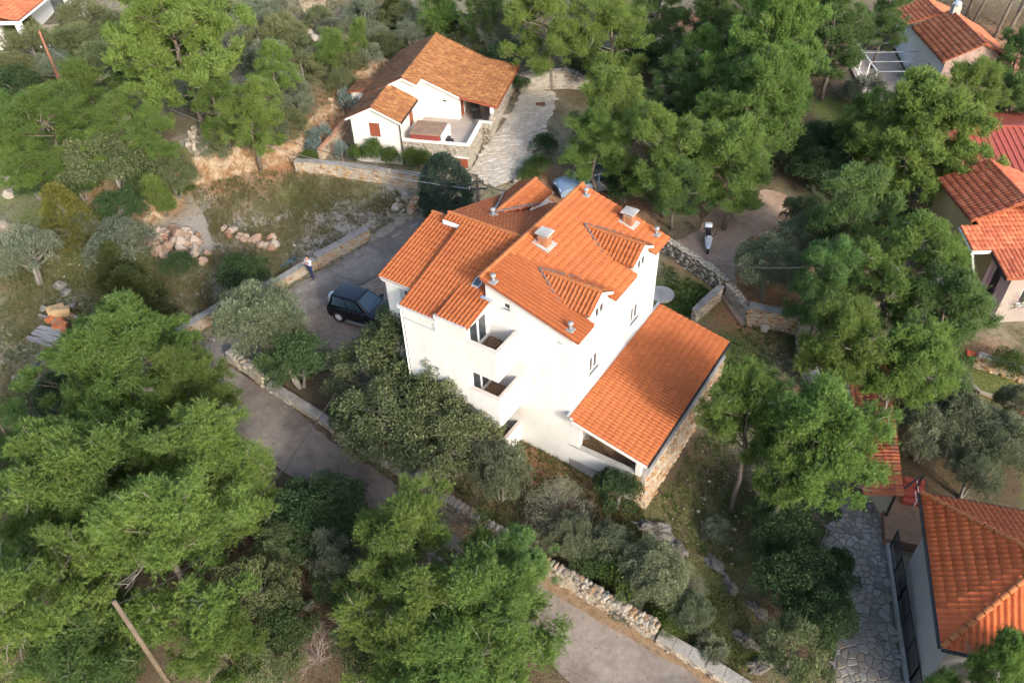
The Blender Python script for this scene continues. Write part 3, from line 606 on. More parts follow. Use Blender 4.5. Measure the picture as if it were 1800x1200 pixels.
# balconies
for k, (zf, zt, zu) in enumerate(((.03,.93,-1.2),(2.88,3.86,2.05),(5.70,6.63,4.92))):
    b_ = MB(); x0, x1, y0 = -4.19, -2.66, -1.683; tw = .13
    b_.box(x0,x1,y0,-.002,max(zu,zf-.24),zf-.02); b_.box(x0,x1,y0,y0+tw,zu,max(zu,zf-.24)); b_.box(x1-tw,x1,y0+tw,-.002,zu,max(zu,zf-.24)); b_.box(x0,x1,y0,y0+tw,zf-.02,zt-.03); b_.box(x1-tw,x1,y0+tw,-.002,zf-.02,zt-.03)
    bo = b_.build('balcony', PLASTER, house)
    c_ = MB(); c_.box(x0,x1+.02,y0-.02,y0+tw+.02,zt-.03,zt+.02); c_.box(x1-tw-.02,x1+.02,y0+tw+.02,-.002,zt-.03,zt+.021); c_.build('coping', mat('balcony_coping', [(.45,.40,.36),(.55,.50,.46)], 2, .85) if k == 0 else MATS['balcony_coping'], bo)
    n_ = 4
    for i in range(5):
        for j in range(n_):
            t_ = MB(); u = (x1-tw-x0)/n_; w2 = (1.57)/5; t_.box(x0+u*j+.006,x0+u*(j+1)-.006,y0+tw+w2*i+.006,y0+tw+w2*(i+1)-.006,zf-.02,zf+.003); t_.build('floor_tile', BROWN_T, bo)
    d0 = zf+.03; dt = min(zf+2.1, r3(-1.0)-.2)
    o = dop[k]
    window(house, (-4.2,W2F,0), (0,1,0), (1,0,0), o, panes=2, fw=.075, sill=False, back=.08, name='balcony_door')
sh_ = MB(); sh_.box(-4.5,-3.86,-.16,.02,7.72,7.86); sh_.build('lead_flashing', GALV, house, bevel=.02, seg=1)
# roofs: decks and tiles
def deck(corners, name='roof', th=.10, m_=None): 
    mb = MB(); mb.slab(corners, th); return mb.build(name, m_ or TILE_DECK, house)
tl_all = []
F_, K_ = -.22, 8.62       # main roof front and back
d_main = deck([(-4.42,F_,roofz(-4.42)),(-.06,F_,roofz(-.06)),(-.06,K_,roofz(-.06)),(-4.42,K_,roofz(-4.42))])
for y0_, y1_ in ((F_,1.12),(3.08,5.12),(7.08,K_)): deck([(-.06,y0_,roofz(-.06)),(.38,y0_,EZ),(.38,y1_,EZ),(-.06,y1_,roofz(-.06))])
dn = Vector((1,0,-sl)).normalized(); Lm = 4.8*math.hypot(1, sl)
DORM = [2.1, 6.1]; DH = 1.0
def main_clip(x, y):
    a = F_+x; b = -4.42+y/math.hypot(1, sl)
    for c in DORM:
        half = DH if b > -1.0 else DH*max(0, (b+2.75)/1.75)
        if abs(a-c) < half-.06: return False
    return not any(abs(a-ca) < .34 and abs(b-cb) < .34 for ca, cb in ((3.62,-3.55),(7.93,-1.5)))
# across = +A, down = +B : mirror handled by choosing the frame's own orientation
tl_all += tiles_on((-4.42,K_,roofz(-4.42)), (0,-1,0), dn, K_-F_, Lm, clip=lambda x, y: main_clip(K_-F_-x, y))
ridge_tiles(house, (-4.42,F_-.02,roofz(-4.42)+.03), (-4.42,K_+.02,roofz(-4.42)+.03), RIDGE_ME, .36)
def rect_roof(x0, x1, y0, y1, zf, clip=None):
    """slope falling towards -y (zf rises with y)"""
    s_ = (zf(y1)-zf(y0))/(y1-y0); d = Vector((0,-1,-s_)).normalized()
    deck([(x0,y0,zf(y0)),(x1,y0,zf(y0)),(x1,y1,zf(y1)),(x0,y1,zf(y1))])
    return tiles_on((x0,y1,zf(y1)), (1,0,0), d, x1-x0, (y1-y0)*math.hypot(1, s_), clip=clip)
tl_all += rect_roof(-9.76,-7.60,-.78,3.5,r1)
tl_all += rect_roof(-7.72,-5.70,-1.80,RX,r2)
tl_all += rect_roof(-5.70,-4.44,.2,RX,r2)
tl_all += rect_roof(-8.72,-7.72,3.0,RX,r2)
tl_all += rect_roof(-5.72,-4.06,-1.80,.35,r3, clip=lambda x, y: not (x > 1.3 and .35-y/1.02 > -.05))
fb = MB(); fb.box(-8.72,-7.74,2.93,2.99,r2(3.0)-.2,r2(3.0)+.0); fb.build('fascia', WHITE_M, house)
sb = MB(); sb.hexa([(-5.73,-1.80,r2(-1.80)),(-5.69,-1.80,r2(-1.80)),(-5.69,.3,r2(.3)),(-5.73,.3,r2(.3)),(-5.73,-1.80,r3(-1.80)-.02),(-5.69,-1.80,r3(-1.80)-.02),(-5.69,.3,r3(.3)+.0),(-5.73,.3,r3(.3)+.0)]); sb.build('roof_step', RIDGE, house)
sb = MB(); sb.hexa([(-7.75,-1.80,r1(-1.80)-.1),(-7.71,-1.80,r1(-1.80)-.1),(-7.71,3.0,r1(3.0)),(-7.75,3.0,r1(3.0)),(-7.75,-1.80,r2(-1.80)+.03),(-7.71,-1.80,r2(-1.80)+.03),(-7.71,3.0,r2(3.0)+.03),(-7.75,3.0,r2(3.0)+.03)]); sb.build('roof_step', RIDGE, house)
# back slope
BE = 8.95
deck([(-8.72,RX,rb(RX)),(-4.44,RX,rb(RX)),(-4.44,BE,rb(BE)),(-8.72,BE,rb(BE))])
db = Vector((0,1,-.30)).normalized()
tl_all += tiles_on((-4.44,RX,rb(RX)), (-1,0,0), db, 4.28, (BE-RX)*1.044, clip=lambda x, y: not (abs(-4.44-x+7.25) < 1.0*min(1, max(0, (RX+y/1.044-5.2)/1.6)) - .05))
ridge_tiles(house, (-8.74,RX,rb(RX)+.02), (-4.4,RX,rb(RX)+.02), RIDGE_ME, .36); ridge_tiles(house, (-9.78,3.5,r1(3.5)+.02), (-8.66,3.5,r1(3.5)+.02), RIDGE_ME, .36)
g_ = MB(); g_.box(-8.9,-4.44,BE-.02,BE+.10,rb(BE)-.12,rb(BE)-.03); g_.build('gutter', WHITE_M, house)
# dormer helper: ridge from (cx..) ; axis 0 -> faces +x ; axis 1 -> faces +y
def dormer(face, c, zr, ze, half, g0, tip, lowz):
    """face 'x': gable at x=g0, centre y=c ; face 'y': gable at y=g0, centre x=c"""
    T = (lambda u, v, z: (u, v, z)) if face == 'x' else (lambda u, v, z: (v, u, z))
    d_ = MB(); d_.add([T(g0-.06,c-half+.12,lowz),T(g0-.06,c+half-.12,lowz),T(g0-.06,c+half-.12,ze+.02),T(g0-.06,c,zr-.1),T(g0-.06,c-half+.12,ze+.02)], [(0,1,2,3,4)])
    for s in (-1, 1): d_.add([T(g0-.06,c+s*(half-.12),lowz),T(g0-1.9,c+s*(half-.12),lowz),T(g0-1.9,c+s*(half-.12),ze+.02),T(g0-.06,c+s*(half-.12),ze+.02)], [(0,1,2,3)])
    root = d_.build('dormer', PLASTER, house)
    s_ = (zr-ze)/half; go = g0+.12
    for s in (-1, 1):
        mb = MB(); q = [T(tip,c,zr),T(go,c,zr),T(go,c+s*half,ze),T(g0-1.25,c+s*half,ze)]
        if (s > 0) == (face == 'x'): q = q[::-1]
        mb.slab(q, .07); mb.build('dormer_roof', [TILE_DECK], root)
        vb = MB(); vb.bar(T(go,c,zr-.085), T(go,c+s*(half+.03),ze-.085), .05, .12); vb.build('barge_board', PLASTER, root)
        # tiles: down the slope, outline from valley to gable
        xdir = T(1,0,0); dd = Vector(T(0,s,-s_)).normalized(); Ls = half*math.hypot(1, s_); Wd = go-tip
        val = g0-1.25-tip
        tl_all.extend(tiles_on(T(tip,c,zr), xdir, dd, Wd, Ls, clip=lambda x, y, v=val, L=Ls: x > v*(y/L)-.05))
        vl = MB(); vl.bar(T(tip-.06,c,zr+.09), T(g0-1.25,c+s*(half+.05),ze+.10), .055, .06); vl.build('valley_flashing', LEAD, root)
    ridge_tiles(house, T(tip+.05,c,zr+.02), T(go+.02,c,zr+.02), RIDGE_ME, .34)
    return root
for c in DORM:
    dr = dormer('x', c, 8.50, 7.86, DH, .06, -2.85, EZ-.2)
    window(dr, (.0,c-.42,0), (0,1,0), (1,0,0), (0,.84,7.22,7.82), panes=2, fw=.06, back=-.06, sill=True)
dormer('y', -7.25, 8.28, 7.82, 1.0, 8.75, 5.15, 7.0)
# annex porch
ar = lambda b: 3.06-.205*(b-.1)
AF, AB = -.36, 9.05
deck([(.1,AF,ar(.1)),(4.0,AF,ar(4.0)),(4.0,AB,ar(4.0)),(.1,AB,ar(.1))], th=.12)
tl_all += tiles_on((.1,AB,ar(.1)), (0,-1,0), Vector((1,0,-.205)).normalized(), AB-AF, 3.9*1.021, tw=.2, tl=.33)
ve = MB(); ve.bar((.05,AF+.02,ar(.1)-.10), (4.0,AF+.02,ar(4.0)-.10), .10, .15); ve.bar((.05,AB-.02,ar(.1)-.10), (4.0,AB-.02,ar(4.0)-.10), .10, .15); ve.build('verge_board', PLASTER, house)
gu = MB(); gu.bar((4.06,AF,ar(4.0)-.06),(4.06,AB,ar(4.0)-.06),.10,.07); gu.build('gutter', IRON, house)
pf = MB(); pf.box(.0,3.4,.0,8.95,-1.6,-.02); pf.build('porch_base', CONCRETE, house)
pp = MB(); pp.box(.0,3.25,-.0,.2,-.02,.88); pp.build('porch_parapet', PLASTER, house)
pc = MB(); pc.box(.02,3.27,-.03,.23,.88,.95); pc.build('coping', CONCRETE, house)
lp = MB(); lp.box(.02,.5,.02,.32,.95,2.85); lp.build('porch_pier', PLASTER, house)
po = MB(); po.box(3.34,3.58,.04,.28,.85,2.25); po.build('porch_post', PLASTER, house)
for y in (4.5, 8.7):
    po = MB(); po.box(3.34,3.58,y,y+.24,.85,2.25); po.build('porch_post', PLASTER, house)
bm_ = MB(); bm_.box(3.34,3.56,.04,8.9,2.20,2.36); bm_.build('porch_beam', PLASTER, house)
# crazy paving (shared helper)
def clip_poly(poly, a, nrm):
    out = []; n = len(poly)
    for i in range(n):
        p, q = poly[i], poly[(i+1) % n]; dp_ = (p-a) @ nrm; dq = (q-a) @ nrm
        if dp_ <= 0: out.append(p)
        if dp_*dq < 0: out.append(p+(q-p)*dp_/(dp_-dq))
    return out
def flagstones(poly, sp, seed=0, joint=.03):
    r = np.random.default_rng(seed); mn, mx = poly.min(0)-sp, poly.max(0)+sp; nx_, ny_ = int((mx[0]-mn[0])/sp)+1, int((mx[1]-mn[1])/sp)+1
    pts = {(i, j): mn+np.array([i+.5, j+.5])*sp+r.uniform(-.42,.42,2)*sp for i in range(nx_) for j in range(ny_)}; cells = []
    for kk in [k for k in pts if r.random() < .3]: del pts[kk]
    for (i, j), c in pts.items():
        if not inside(c[None], poly)[0]: continue
        cell = [c+np.array(q)*sp*1.7 for q in ((-1,-1),(1,-1),(1,1),(-1,1))]
        for di in (-3,-2,-1,0,1,2,3):
            for dj in (-3,-2,-1,0,1,2,3):
                o = pts.get((i+di, j+dj))
                if o is None or (di == 0 and dj == 0): continue
                nv = o-c; L = np.linalg.norm(nv); nv = nv/L; cell = clip_poly(cell, c+nv*(L/2-joint*.5*r.uniform(.6,1.6)), nv)
        if len(cell) > 2: cells.append((c, np.array(cell)))
    return cells
def lay_flags(cells, parent, mat_, zf, name='flagstone', rest='flagstones', limit=300, minpx=9., th=.05, W=None):
    """zf(x,y) gives the bed level in the parent's space"""
    rec = sorted(((np.ptp(p, axis=0).max()/max(depth((W @ Vector((c[0],c[1],0)))[:] if W else (c[0],c[1],0)),1)*FPX, k) for k, (c, p) in enumerate(cells)), reverse=True)
    single = {k for s, k in rec[:limit] if s >= minpx}; rest_mb = MB(); r = random.Random(5)
    for k, (c, p) in enumerate(cells):
        z = float(zf(c[0], c[1])); up = r.uniform(-.008,.008); n = len(p); mb = MB() if k in single else rest_mb
        o = (c[0], c[1], z) if k in single else (0, 0, 0); q = c+(p-c)*.93
        vs = [(x-o[0],y-o[1],z-o[2]-.03) for x, y in p]+[(x-o[0],y-o[1],z-o[2]+th-.012+up) for x, y in p]+[(x-o[0],y-o[1],z-o[2]+th+up) for x, y in q]
        mb.add(vs, [(i,(i+1)%n,n+(i+1)%n,n+i) for i in range(n)]+[(n+i,n+(i+1)%n,2*n+(i+1)%n,2*n+i) for i in range(n)]+[tuple(range(2*n,3*n))])
        if k in single: ob = mb.build(name, mat_, parent); ob.location = o
    if rest_mb.v: rest_mb.build(rest, mat_, parent)['kind'] = 'stuff'
FLAG_B = mat('brown_flag', [(.17,.105,.060),(.26,.175,.11),(.22,.14,.085)], 1.5, .85, .3, 15, .2, piece=.6)
pfl = np.array([(.05,.22),(3.3,.22),(3.3,8.9),(.05,8.9)])
lay_flags(flagstones(pfl, .62, 3), house, FLAG_B, lambda x, y: -.02, limit=40, th=.035, W=Wh)
# stone retaining wall below the porch edge, battered, with a wide concrete coping
sw = MB(); sw.hexa([(3.3,-.1,-2.2),(4.20,-.1,-2.2),(4.20,9.35,-2.2),(3.3,9.35,-2.2),(3.3,.25,.83),(3.74,.25,.83),(3.74,9.3,.83),(3.3,9.3,.83)]); sw.build('retaining_wall', MORTAR, house)
cc = MB(); cc.box(3.27,3.90,.22,9.42,.83,.93); cc.build('wall_coping', CONCRETE, house, bevel=.015, seg=1)
ms = []; r_ = random.Random(11); z = -2.1
while z < .78:
    ch = r_.uniform(.14,.26); s = -.05+r_.uniform(0,.2)
    while s < 9.3:
        l = r_.uniform(.18,.5); k = (z+ch/2+2.2)/3.03; x = 4.20+(3.74-4.20)*k
        if s+l/2 > -.1+.35*k:
            ms.append((Matrix.Translation((x-.03,s+l/2,z+ch/2)) @ Matrix.Rotation(math.pi/2+r_.uniform(-.05,.05),4,'Z') @ Matrix.Rotation(r_.uniform(-.12,.12),4,'Y') @ Matrix.Diagonal((l*.97,.2*r_.uniform(.8,1.3),ch*.95,1)), max(l, ch)))
        s += l
    z += ch
z = -2.1
while z < .7:
    ch = r_.uniform(.15,.26); s = 3.3
    while s < 4.15:
        l = r_.uniform(.18,.4); k = (z+ch/2+2.2)/3.03
        if s+l < 4.2-.46*k+.05: ms.append((Matrix.Translation((s+l/2,-.1+.35*k,z+ch/2)) @ Matrix.Diagonal((l*.97,.2,ch*.95,1)), max(l, ch)))
        s += l
    z += ch
put_pieces(house, STONES['rust'], ms, 300, 7., world=Wh)
# tiles go on
put_pieces(house, TILE_ME, tl_all, 300, 5., name='roof_tile', rest='roof_tiles', world=Wh)
# chimneys
def chimney(x, y):
    zt = roofz(x); b_ = MB()
    b_.hexa([(x-.42,y-.40,roofz(x-.42)-.05),(x+.42,y-.40,roofz(x+.42)-.05),(x+.42,y+.40,roofz(x+.42)-.05),(x-.42,y+.40,roofz(x-.42)-.05),(x-.42,y-.40,roofz(x-.42)+.07),(x+.42,y-.40,roofz(x+.42)+.07),(x+.42,y+.40,roofz(x+.42)+.07),(x-.42,y+.40,roofz(x-.42)+.07)])
    root = b_.build('chimney', CONCRETE, house)
    c_ = MB(); c_.box(x-.23,x+.23,y-.21,y+.21,zt-.2,zt+.5); c_.build('flue', MORTAR, root)
    for k in range(7):
        for sx, sy, rot in ((0,-1,0),(1,0,1),(0,1,0),(-1,0,1)):
            for j in (-1, 1):
                b_ = MB(); L = .225; off = (.112 if k % 2 else .112)*j
                if rot: b_.box(x+sx*.225-.025*1,x+sx*.225+.025,y+off-L/2+.012,y+off+L/2-.012,zt+.07*k-.03,zt+.07*k+.028)
                else: b_.box(x+off-L/2+.012,x+off+L/2-.012,y+sy*.212-.025,y+sy*.212+.025,zt+.07*k-.03,zt+.07*k+.028)
                if k < 6 or True: b_.build('brick', BRICK, root)
    c_ = MB()
    for sx in (-1,1):
        for sy in (-1,1): c_.box(x+sx*.19-.045,x+sx*.19+.045,y+sy*.17-.045,y+sy*.17+.045,zt+.48,zt+.62)
    c_.build('cap_support', BRICK, root)
    c_ = MB(); c_.box(x-.34,x+.34,y-.32,y+.32,zt+.62,zt+.69); c_.build('cap_slab', CONCRETE, root, bevel=.012, seg=1)
chimney(-3.55, 3.62); chimney(-1.5, 7.93)
def vent(x, y, z, h=.42):
    v_ = MB(); v_.box(x-.17,x+.17,y-.17,y+.17,z-.02,z+.05); ro = v_.build('roof_vent', ZINC, house, bevel=.015, seg=1)
    v_ = MB(); v_.tube([(x,y,z),(x,y,z+h*.6)], .055, 10); v_.build('vent_pipe', ZINC, ro, True)
    v_ = MB(); v_.tube([(x,y,z+h*.55),(x,y,z+h*.72),(x,y,z+h*.95),(x,y,z+h)], [.07,.12,.12,.03], 12); v_.build('vent_cowl', ZINC, ro, True)
for x, y in ((-3.85,-.02),(-.2,.12),(-3.85,7.95),(-.17,8.2)): vent(x, y, roofz(x)+.05)
vent(-7.1, 4.75, rb(4.75)+.05, .38)
lad = MB(); lad.tube([(-7.3,5.0,rb(5.0)+.1),(-7.75,6.1,rb(6.1)+.16)], .035, 6); lad.build('roof_pipe', ZINC, house)
sk = MB(); a_ = .55; sk.slab([(-5.25,a_-.3,r2(a_-.3)+.14),(-4.85,a_-.3,r2(a_-.3)+.14),(-4.85,a_+.22,r2(a_+.22)+.14),(-5.25,a_+.22,r2(a_+.22)+.14)], .14); so = sk.build('skylight', GALV, house)
sk = MB(); sk.slab([(-5.2,a_-.25,r2(a_-.25)+.15),(-4.9,a_-.25,r2(a_-.25)+.15),(-4.9,a_+.17,r2(a_+.17)+.15),(-5.2,a_+.17,r2(a_+.17)+.15)], .03); sk.build('pane', GLASS, so)
for a_ in (2.75, 3.9):
    f_ = MB(); zz = (r2 if a_ < RX else rb)(a_)+.07; s_ = .3 if a_ < RX else -.3
    f_.slab([(-4.72,a_-.25,zz-.25*s_+.03),(-4.44,a_-.25,zz-.25*s_+.03),(-4.44,a_+.25,zz+.25*s_+.03),(-4.72,a_+.25,zz+.25*s_+.03)], .03); f_.build('lead_flashing', GALV, house)
wl_ = MB(); wl_.box(-2.95,-2.85,-.16,0,5.02,5.22); wl_.build('wall_lamp', IRON, house, bevel=.02)
wl_ = MB(); wl_.box(-.62,-.42,-.05,0,6.88,6.98); wl_.build('wall_vent', TRIM, house)
# ================================================================ the villa up the slope: local x right, y back
VYAW = R(14.1); VO = at(826, 252, 3.45); VO[2] = 0
villa = thing('cream_villa', VO, -VYAW, 'cream single-storey villa with mottled brown roof and stone terrace', 'house')
Wv = Matrix.Translation(VO) @ Matrix.Rotation(-VYAW, 4, 'Z')
TF = 3.0
vz = 0.6
vm = MB()
lz = lambda u: 6.42-.50*abs(u+5.47) if u < -5.47 else 6.42-.43*(u+5.47)
wall(vm, (-8.35,3.1,vz), (1,0,0), (0,-1,0), 3.75, vz, lambda s: lz(-8.35+s)-.06, brk=(2.88,))
wall(vm, (-4.6,4.15,vz), (1,0,0), (0,-1,0), 2.7, vz, lambda s: lz(-4.6+s)-.06, [(1.55,1.80,4.30,4.42)])
wall(vm, (-4.6,3.1,vz), (0,1,0), (1,0,0), 1.05, vz, lambda s: lz(-4.6)-.06)
wall(vm, (-1.9,4.15,vz), (0,1,0), (1,0,0), 6.8, vz, lambda s: lz(-1.9)-.06, [(.25,1.1,3.02,4.72),(3.2,4.4,3.02,4.75)])
wall(vm, (-8.35,10.9,vz), (0,-1,0), (-1,0,0), 7.8, vz, lambda s: lz(-8.35)-.06)
wall(vm, (-1.9,10.9,vz), (-1,0,0), (0,1,0), 6.45, vz, lambda s: lz(-1.9-s)-.06, brk=(3.57,))
# front wing
fz = lambda u: 5.78-.48*abs(u+6.55)
wop = [(1.28,2.05,3.55,4.55)]
wall(vm, (-8.25,-.35,vz), (1,0,0), (0,-1,0), 3.4, vz, lambda s: fz(-8.25+s)-.06, wop, brk=(1.7,))
wall(vm, (-4.85,-.35,vz), (0,1,0), (1,0,0), 3.45, vz, lambda s: fz(-4.85)-.06, [(2.2,2.95,3.3,4.55)])
wall(vm, (-8.25,3.1,vz), (0,-1,0), (-1,0,0), 3.45, vz, lambda s: fz(-8.25)-.06)
vm.build('wall', PLASTER_V, villa)
window(villa, (-8.25,-.35,0), (1,0,0), (0,-1,0), wop[0], panes=2, shutter=WOOD_R, sill=PLASTER)
window(villa, (-4.85,-.35,0), (0,1,0), (1,0,0), (2.2,2.95,3.3,4.55), panes=1, shutter=WOOD_R, sill=False)
dm = MB(); dm.box(-1.94,-1.86,4.42,5.23,3.02,4.64); do = dm.build('door', WOOD_R, villa); dh = MB(); dh.box(-1.86,-1.80,4.52,4.56,3.9,4.05); dh.build('handle', IRON, do)
dm = MB(); dm.box(-1.97,-1.84,4.32,4.42,3.0,4.72); dm.box(-1.97,-1.84,5.23,5.33,3.0,4.72); dm.box(-1.97,-1.84,4.42,5.23,4.64,4.72); dm.build('door_surround', PLASTER, villa)
window(villa, (-1.9,4.15,0), (0,1,0), (1,0,0), (3.2,4.4,3.02,4.75), panes=2, sill=False)
sr = MB()
for a_, b_ in (((-8.25+1.16),(-8.25+1.28)),((-8.25+2.05),(-8.25+2.17))): sr.box(a_,b_,-.39,-.34,3.42,4.66)
sr.box(-8.25+1.28,-8.25+2.05,-.392,-.338,4.55,4.66); sr.box(-8.25+1.28,-8.25+2.05,-.392,-.338,3.42,3.55); sr.build('window_surround', PLASTER, villa)
gr = MB(); gr.box(-3.05,-2.8,4.13,4.16,4.30,4.42); gr.build('wall_vent', IRON, villa)
ni = MB(); pts = []
for i in range(9):
    a_ = math.pi*i/8; pts.append((-4.35+.0+.22*math.cos(a_), 4.4+.75+.0, 0))
ni.tube([(-4.42,4.10,4.45),(-4.42,4.10,5.15),(-4.30,4.10,5.38),(-4.12,4.10,5.42)], .05, 6); ni.build('arch_moulding', PLASTER_V, villa)
sp_ = MB(); sp_.box(-3.75,-3.40,4.02,4.10,4.74,4.79); sp_.build('wall_spout', PLASTER, villa)
# roof
vt = []
def vdeck(c): mb = MB(); mb.slab(c, .10); return mb.build('roof', TILE_DECK, villa)
vF, vB = 2.85, 11.15
# left slope
vdeck([(-8.62,vF,lz(-8.62)),(-5.47,vF,6.42),(-5.47,vB,6.42),(-8.62,vB,lz(-8.62))]); vt += tiles_on((-5.47,vB-8.3,6.42), (0,1,0), Vector((-1,0,-.5)).normalized(), 8.3, 3.15*1.118, .2, .30)
vdeck([(-5.47,vF,6.42),(-4.5,vF,lz(-4.5)),(-4.5,vB,lz(-4.5)),(-5.47,vB,6.42)]); vt += tiles_on((-5.47,vB,6.42), (0,-1,0), Vector((1,0,-.43)).normalized(), 8.3, .97*1.088, .2, .30)
vdeck([(-4.5,3.95,lz(-4.5)),(-1.75,3.95,lz(-1.75)),(-1.75,vB,lz(-1.75)),(-4.5,vB,lz(-4.5))]); vt += tiles_on((-4.5,vB,lz(-4.5)), (0,-1,0), Vector((1,0,-.43)).normalized(), 7.2, 2.75*1.088, .2, .30)
pz = lambda u: lz(-1.75)-.185*(u+1.75)
vdeck([(-1.75,3.95,pz(-1.75)),(.95,3.95,pz(.95)),(.95,vB,pz(.95)),(-1.75,vB,pz(-1.75))]); vt += tiles_on((-1.75,vB,pz(-1.75)), (0,-1,0), Vector((1,0,-.185)).normalized(), 7.2, 2.7*1.017, .2, .30)
ridge_tiles(villa, (-5.47,vF,6.44), (-5.47,vB,6.44), RIDGE_V, .36)
for s in (-1, 1):
    q = [(-6.55,-.6,5.78),(-6.55+s*1.98,-.6,fz(-6.55+1.98)),(-6.55+s*1.98,3.1,fz(-6.55+1.98)),(-6.55,3.1,5.78)]
    vdeck(q if s > 0 else q[::-1]); d_ = Vector((s,0,-.48)).normalized()
    vt += tiles_on((-6.55,3.1 if s > 0 else -.6,5.78), (0,-s,0), d_, 3.7, 1.98*1.109, .2, .30)
ridge_tiles(villa, (-6.55,-.62,5.8), (-6.55,3.1,5.8), RIDGE_V, .36)
put_pieces(villa, TILE_V_ME, vt, 0, 5, name='roof_tile', rest='roof_tiles', world=Wv)
vg = MB(); vg.bar((-1.75,3.93,pz(-1.75)-.08),(.95,3.93,pz(.95)-.08),.06,.14); vg.bar((.98,3.93,pz(.95)-.08),(.98,vB,pz(.95)-.08),.08,.12); vg.build('eave_board', WOOD_R, villa)
vg = MB(); vg.bar((-5.47,2.84,6.31),(-8.62,2.84,lz(-8.62)-.10),.06,.13); vg.bar((-5.47,2.84,6.31),(-4.5,2.84,lz(-4.5)-.10),.06,.13); vg.bar((-4.5,3.94,lz(-4.5)-.10),(-1.75,3.94,lz(-1.75)-.10),.06,.13)
for s in (-1, 1): vg.bar((-6.55,-.61,5.67),(-6.55+s*1.98,-.61,fz(-4.57)-.1),.06,.12)
vg.build('verge_board', PLASTER, villa)
gt = MB(); gt.bar((-4.53,-.62,fz(-4.57)-.05),(-4.53,3.0,fz(-4.57)-.05),.10,.08); gt.bar((-8.57,-.62,fz(-4.57)-.05),(-8.57,3.0,fz(-4.57)-.05),.10,.08); gt.build('gutter', IRON, villa)
for x in (-8.45,-4.62):
    dp = MB(); dp.tube([(x+(.08 if x < -6 else -.02),-.52,4.75),(x+.1*(1 if x < -6 else -1),-.45,4.5),(x+.1*(1 if x < -6 else -1),-.42,1.6)], .045, 6); dp.build('downpipe', IRON, villa)
# terrace
tb = MB(); tb.box(-4.85,0,-.25,4.15,.4,TF-.02); tb.box(-1.9,.62,3.4,11.0,.4,TF-.022); tb.build('terrace_base', MORTAR, villa)
te = MB(); te.box(-4.85,-.2,-.05,4.15,TF-.02,TF+.01); te.box(-1.9,.42,4.15,10.9,TF-.02,TF+.012); te.build('terrace_floor', mat('terrace_tile', [(.33,.28,.235),(.41,.35,.30)], 1.5, .8, fine=.1), villa)
cpv = MB(); cpv.box(-4.85,.05,-.32,-.02,3.36,3.46); cpv.box(-.24,.06,-.02,3.45,3.36,3.461); cpv.box(.06,.70,3.2,3.45,3.36,3.459); cpv.build('coping', mat('pale_coping', [(.58,.55,.50),(.68,.65,.60)], 2, .85), villa)
pw = MB(); pw.box(-4.85,0,-.25,-.06,TF-.02,3.36); pw.box(-.19,0,-.06,3.4,TF-.02,3.36); pw.box(0,.66,3.22,3.4,TF-.02,3.36); pw.box(.48,.66,3.4,11.0,TF-.02,3.75); pw.build('parapet', MORTAR, villa)
cl = MB()
for y in (3.98,7.3,10.7): cl.box(.42,.66,y,y+.26,3.3,4.27)
cl.build('porch_column', PLASTER, villa)
bw_op = (1.4,2.25)
bwn = MB(); bwn.box(-1.0,-.15,-.34,-.26,1.75,2.40); bwo = bwn.build('basement_shutter', WOOD_R, villa)
bs_ = MB(); bs_.box(-1.1,-.05,-.36,-.26,2.44,2.54); bs_.build('lintel', MATS['pale_coping'], villa)
ms = []; r_ = random.Random(21)
def face_stones(p, d, L, z0, z1, skip=None, nrm=(0,-1,0)):
    z = z0
    while z < z1:
        ch = r_.uniform(.16,.24); s = 0
        while s < L:
            l = min(r_.uniform(.25,.6), L-s)
            if not (skip and skip[0] < s+l/2 < skip[1] and skip[2] < z+ch/2 < skip[3]):
                P = Vector(p)+Vector(d)*(s+l/2)-Vector(nrm)*.03+Vector((0,0,z+ch/2)); ms.append((Matrix.Translation(P) @ Matrix.Rotation(math.atan2(d[1],d[0]),4,'Z') @ Matrix.Diagonal((l*1.0,.16,ch*1.0,1)), l))
            s += l
        z += ch
face_stones((-4.85,-.25,0), (1,0,0), 4.85, .9, 3.36, (3.75,4.75,1.6,2.45))
face_stones((0,-.25,0), (0,1,0), 3.5, .9, 3.36, nrm=(1,0,0)); face_stones((0,3.22,0), (1,0,0), .66, .9, 3.36); face_stones((.66,3.3,0), (0,1,0), 7.7, .9, 3.75, nrm=(1,0,0))
put_pieces(villa, STONES['white'], ms, 120, 8, world=Wv)
# things on the terrace
def loc_v(u, v, z): return Wv @ Vector((u, v, z))
ht = thing('hot_tub', loc_v(-3.15,.85,TF+.015), -VYAW, 'red-brown hot tub with brown folding cover on villa terrace', 'hot tub')
c_ = MB(); c_.box(-1.05,1.05,-.95,.95,0,.78); c_.build('cabinet', mat('tub_cabinet', [(.17,.035,.03),(.24,.055,.045)], 3, .6), ht, bevel=.10, seg=3)
CV = mat('tub_cover', [(.19,.125,.085),(.26,.175,.12)], 2, .7)
for s in (-1, 1):
    c_ = MB(); c_.box(-1.08,1.08,min(.015*s,.98*s),max(.015*s,.98*s),.79,.90); c_.build('cover_half', CV, ht, bevel=.05, seg=2)
c_ = MB(); c_.box(1.12,1.3,-.9,.85,.0,.86); c_.build('cover_lifter', WHITE_M, ht, bevel=.03)
c_ = MB(); c_.box(1.35,1.75,-.55,.0,0,.22); c_.box(1.35,1.55,-.55,.0,.22,.42); c_.build('step', PLASTIC, ht)
lg = thing('sun_lounger', loc_v(-.75,4.6,TF+.015), -VYAW+.4, 'dark folding lounger under the villa porch roof', 'lounger')
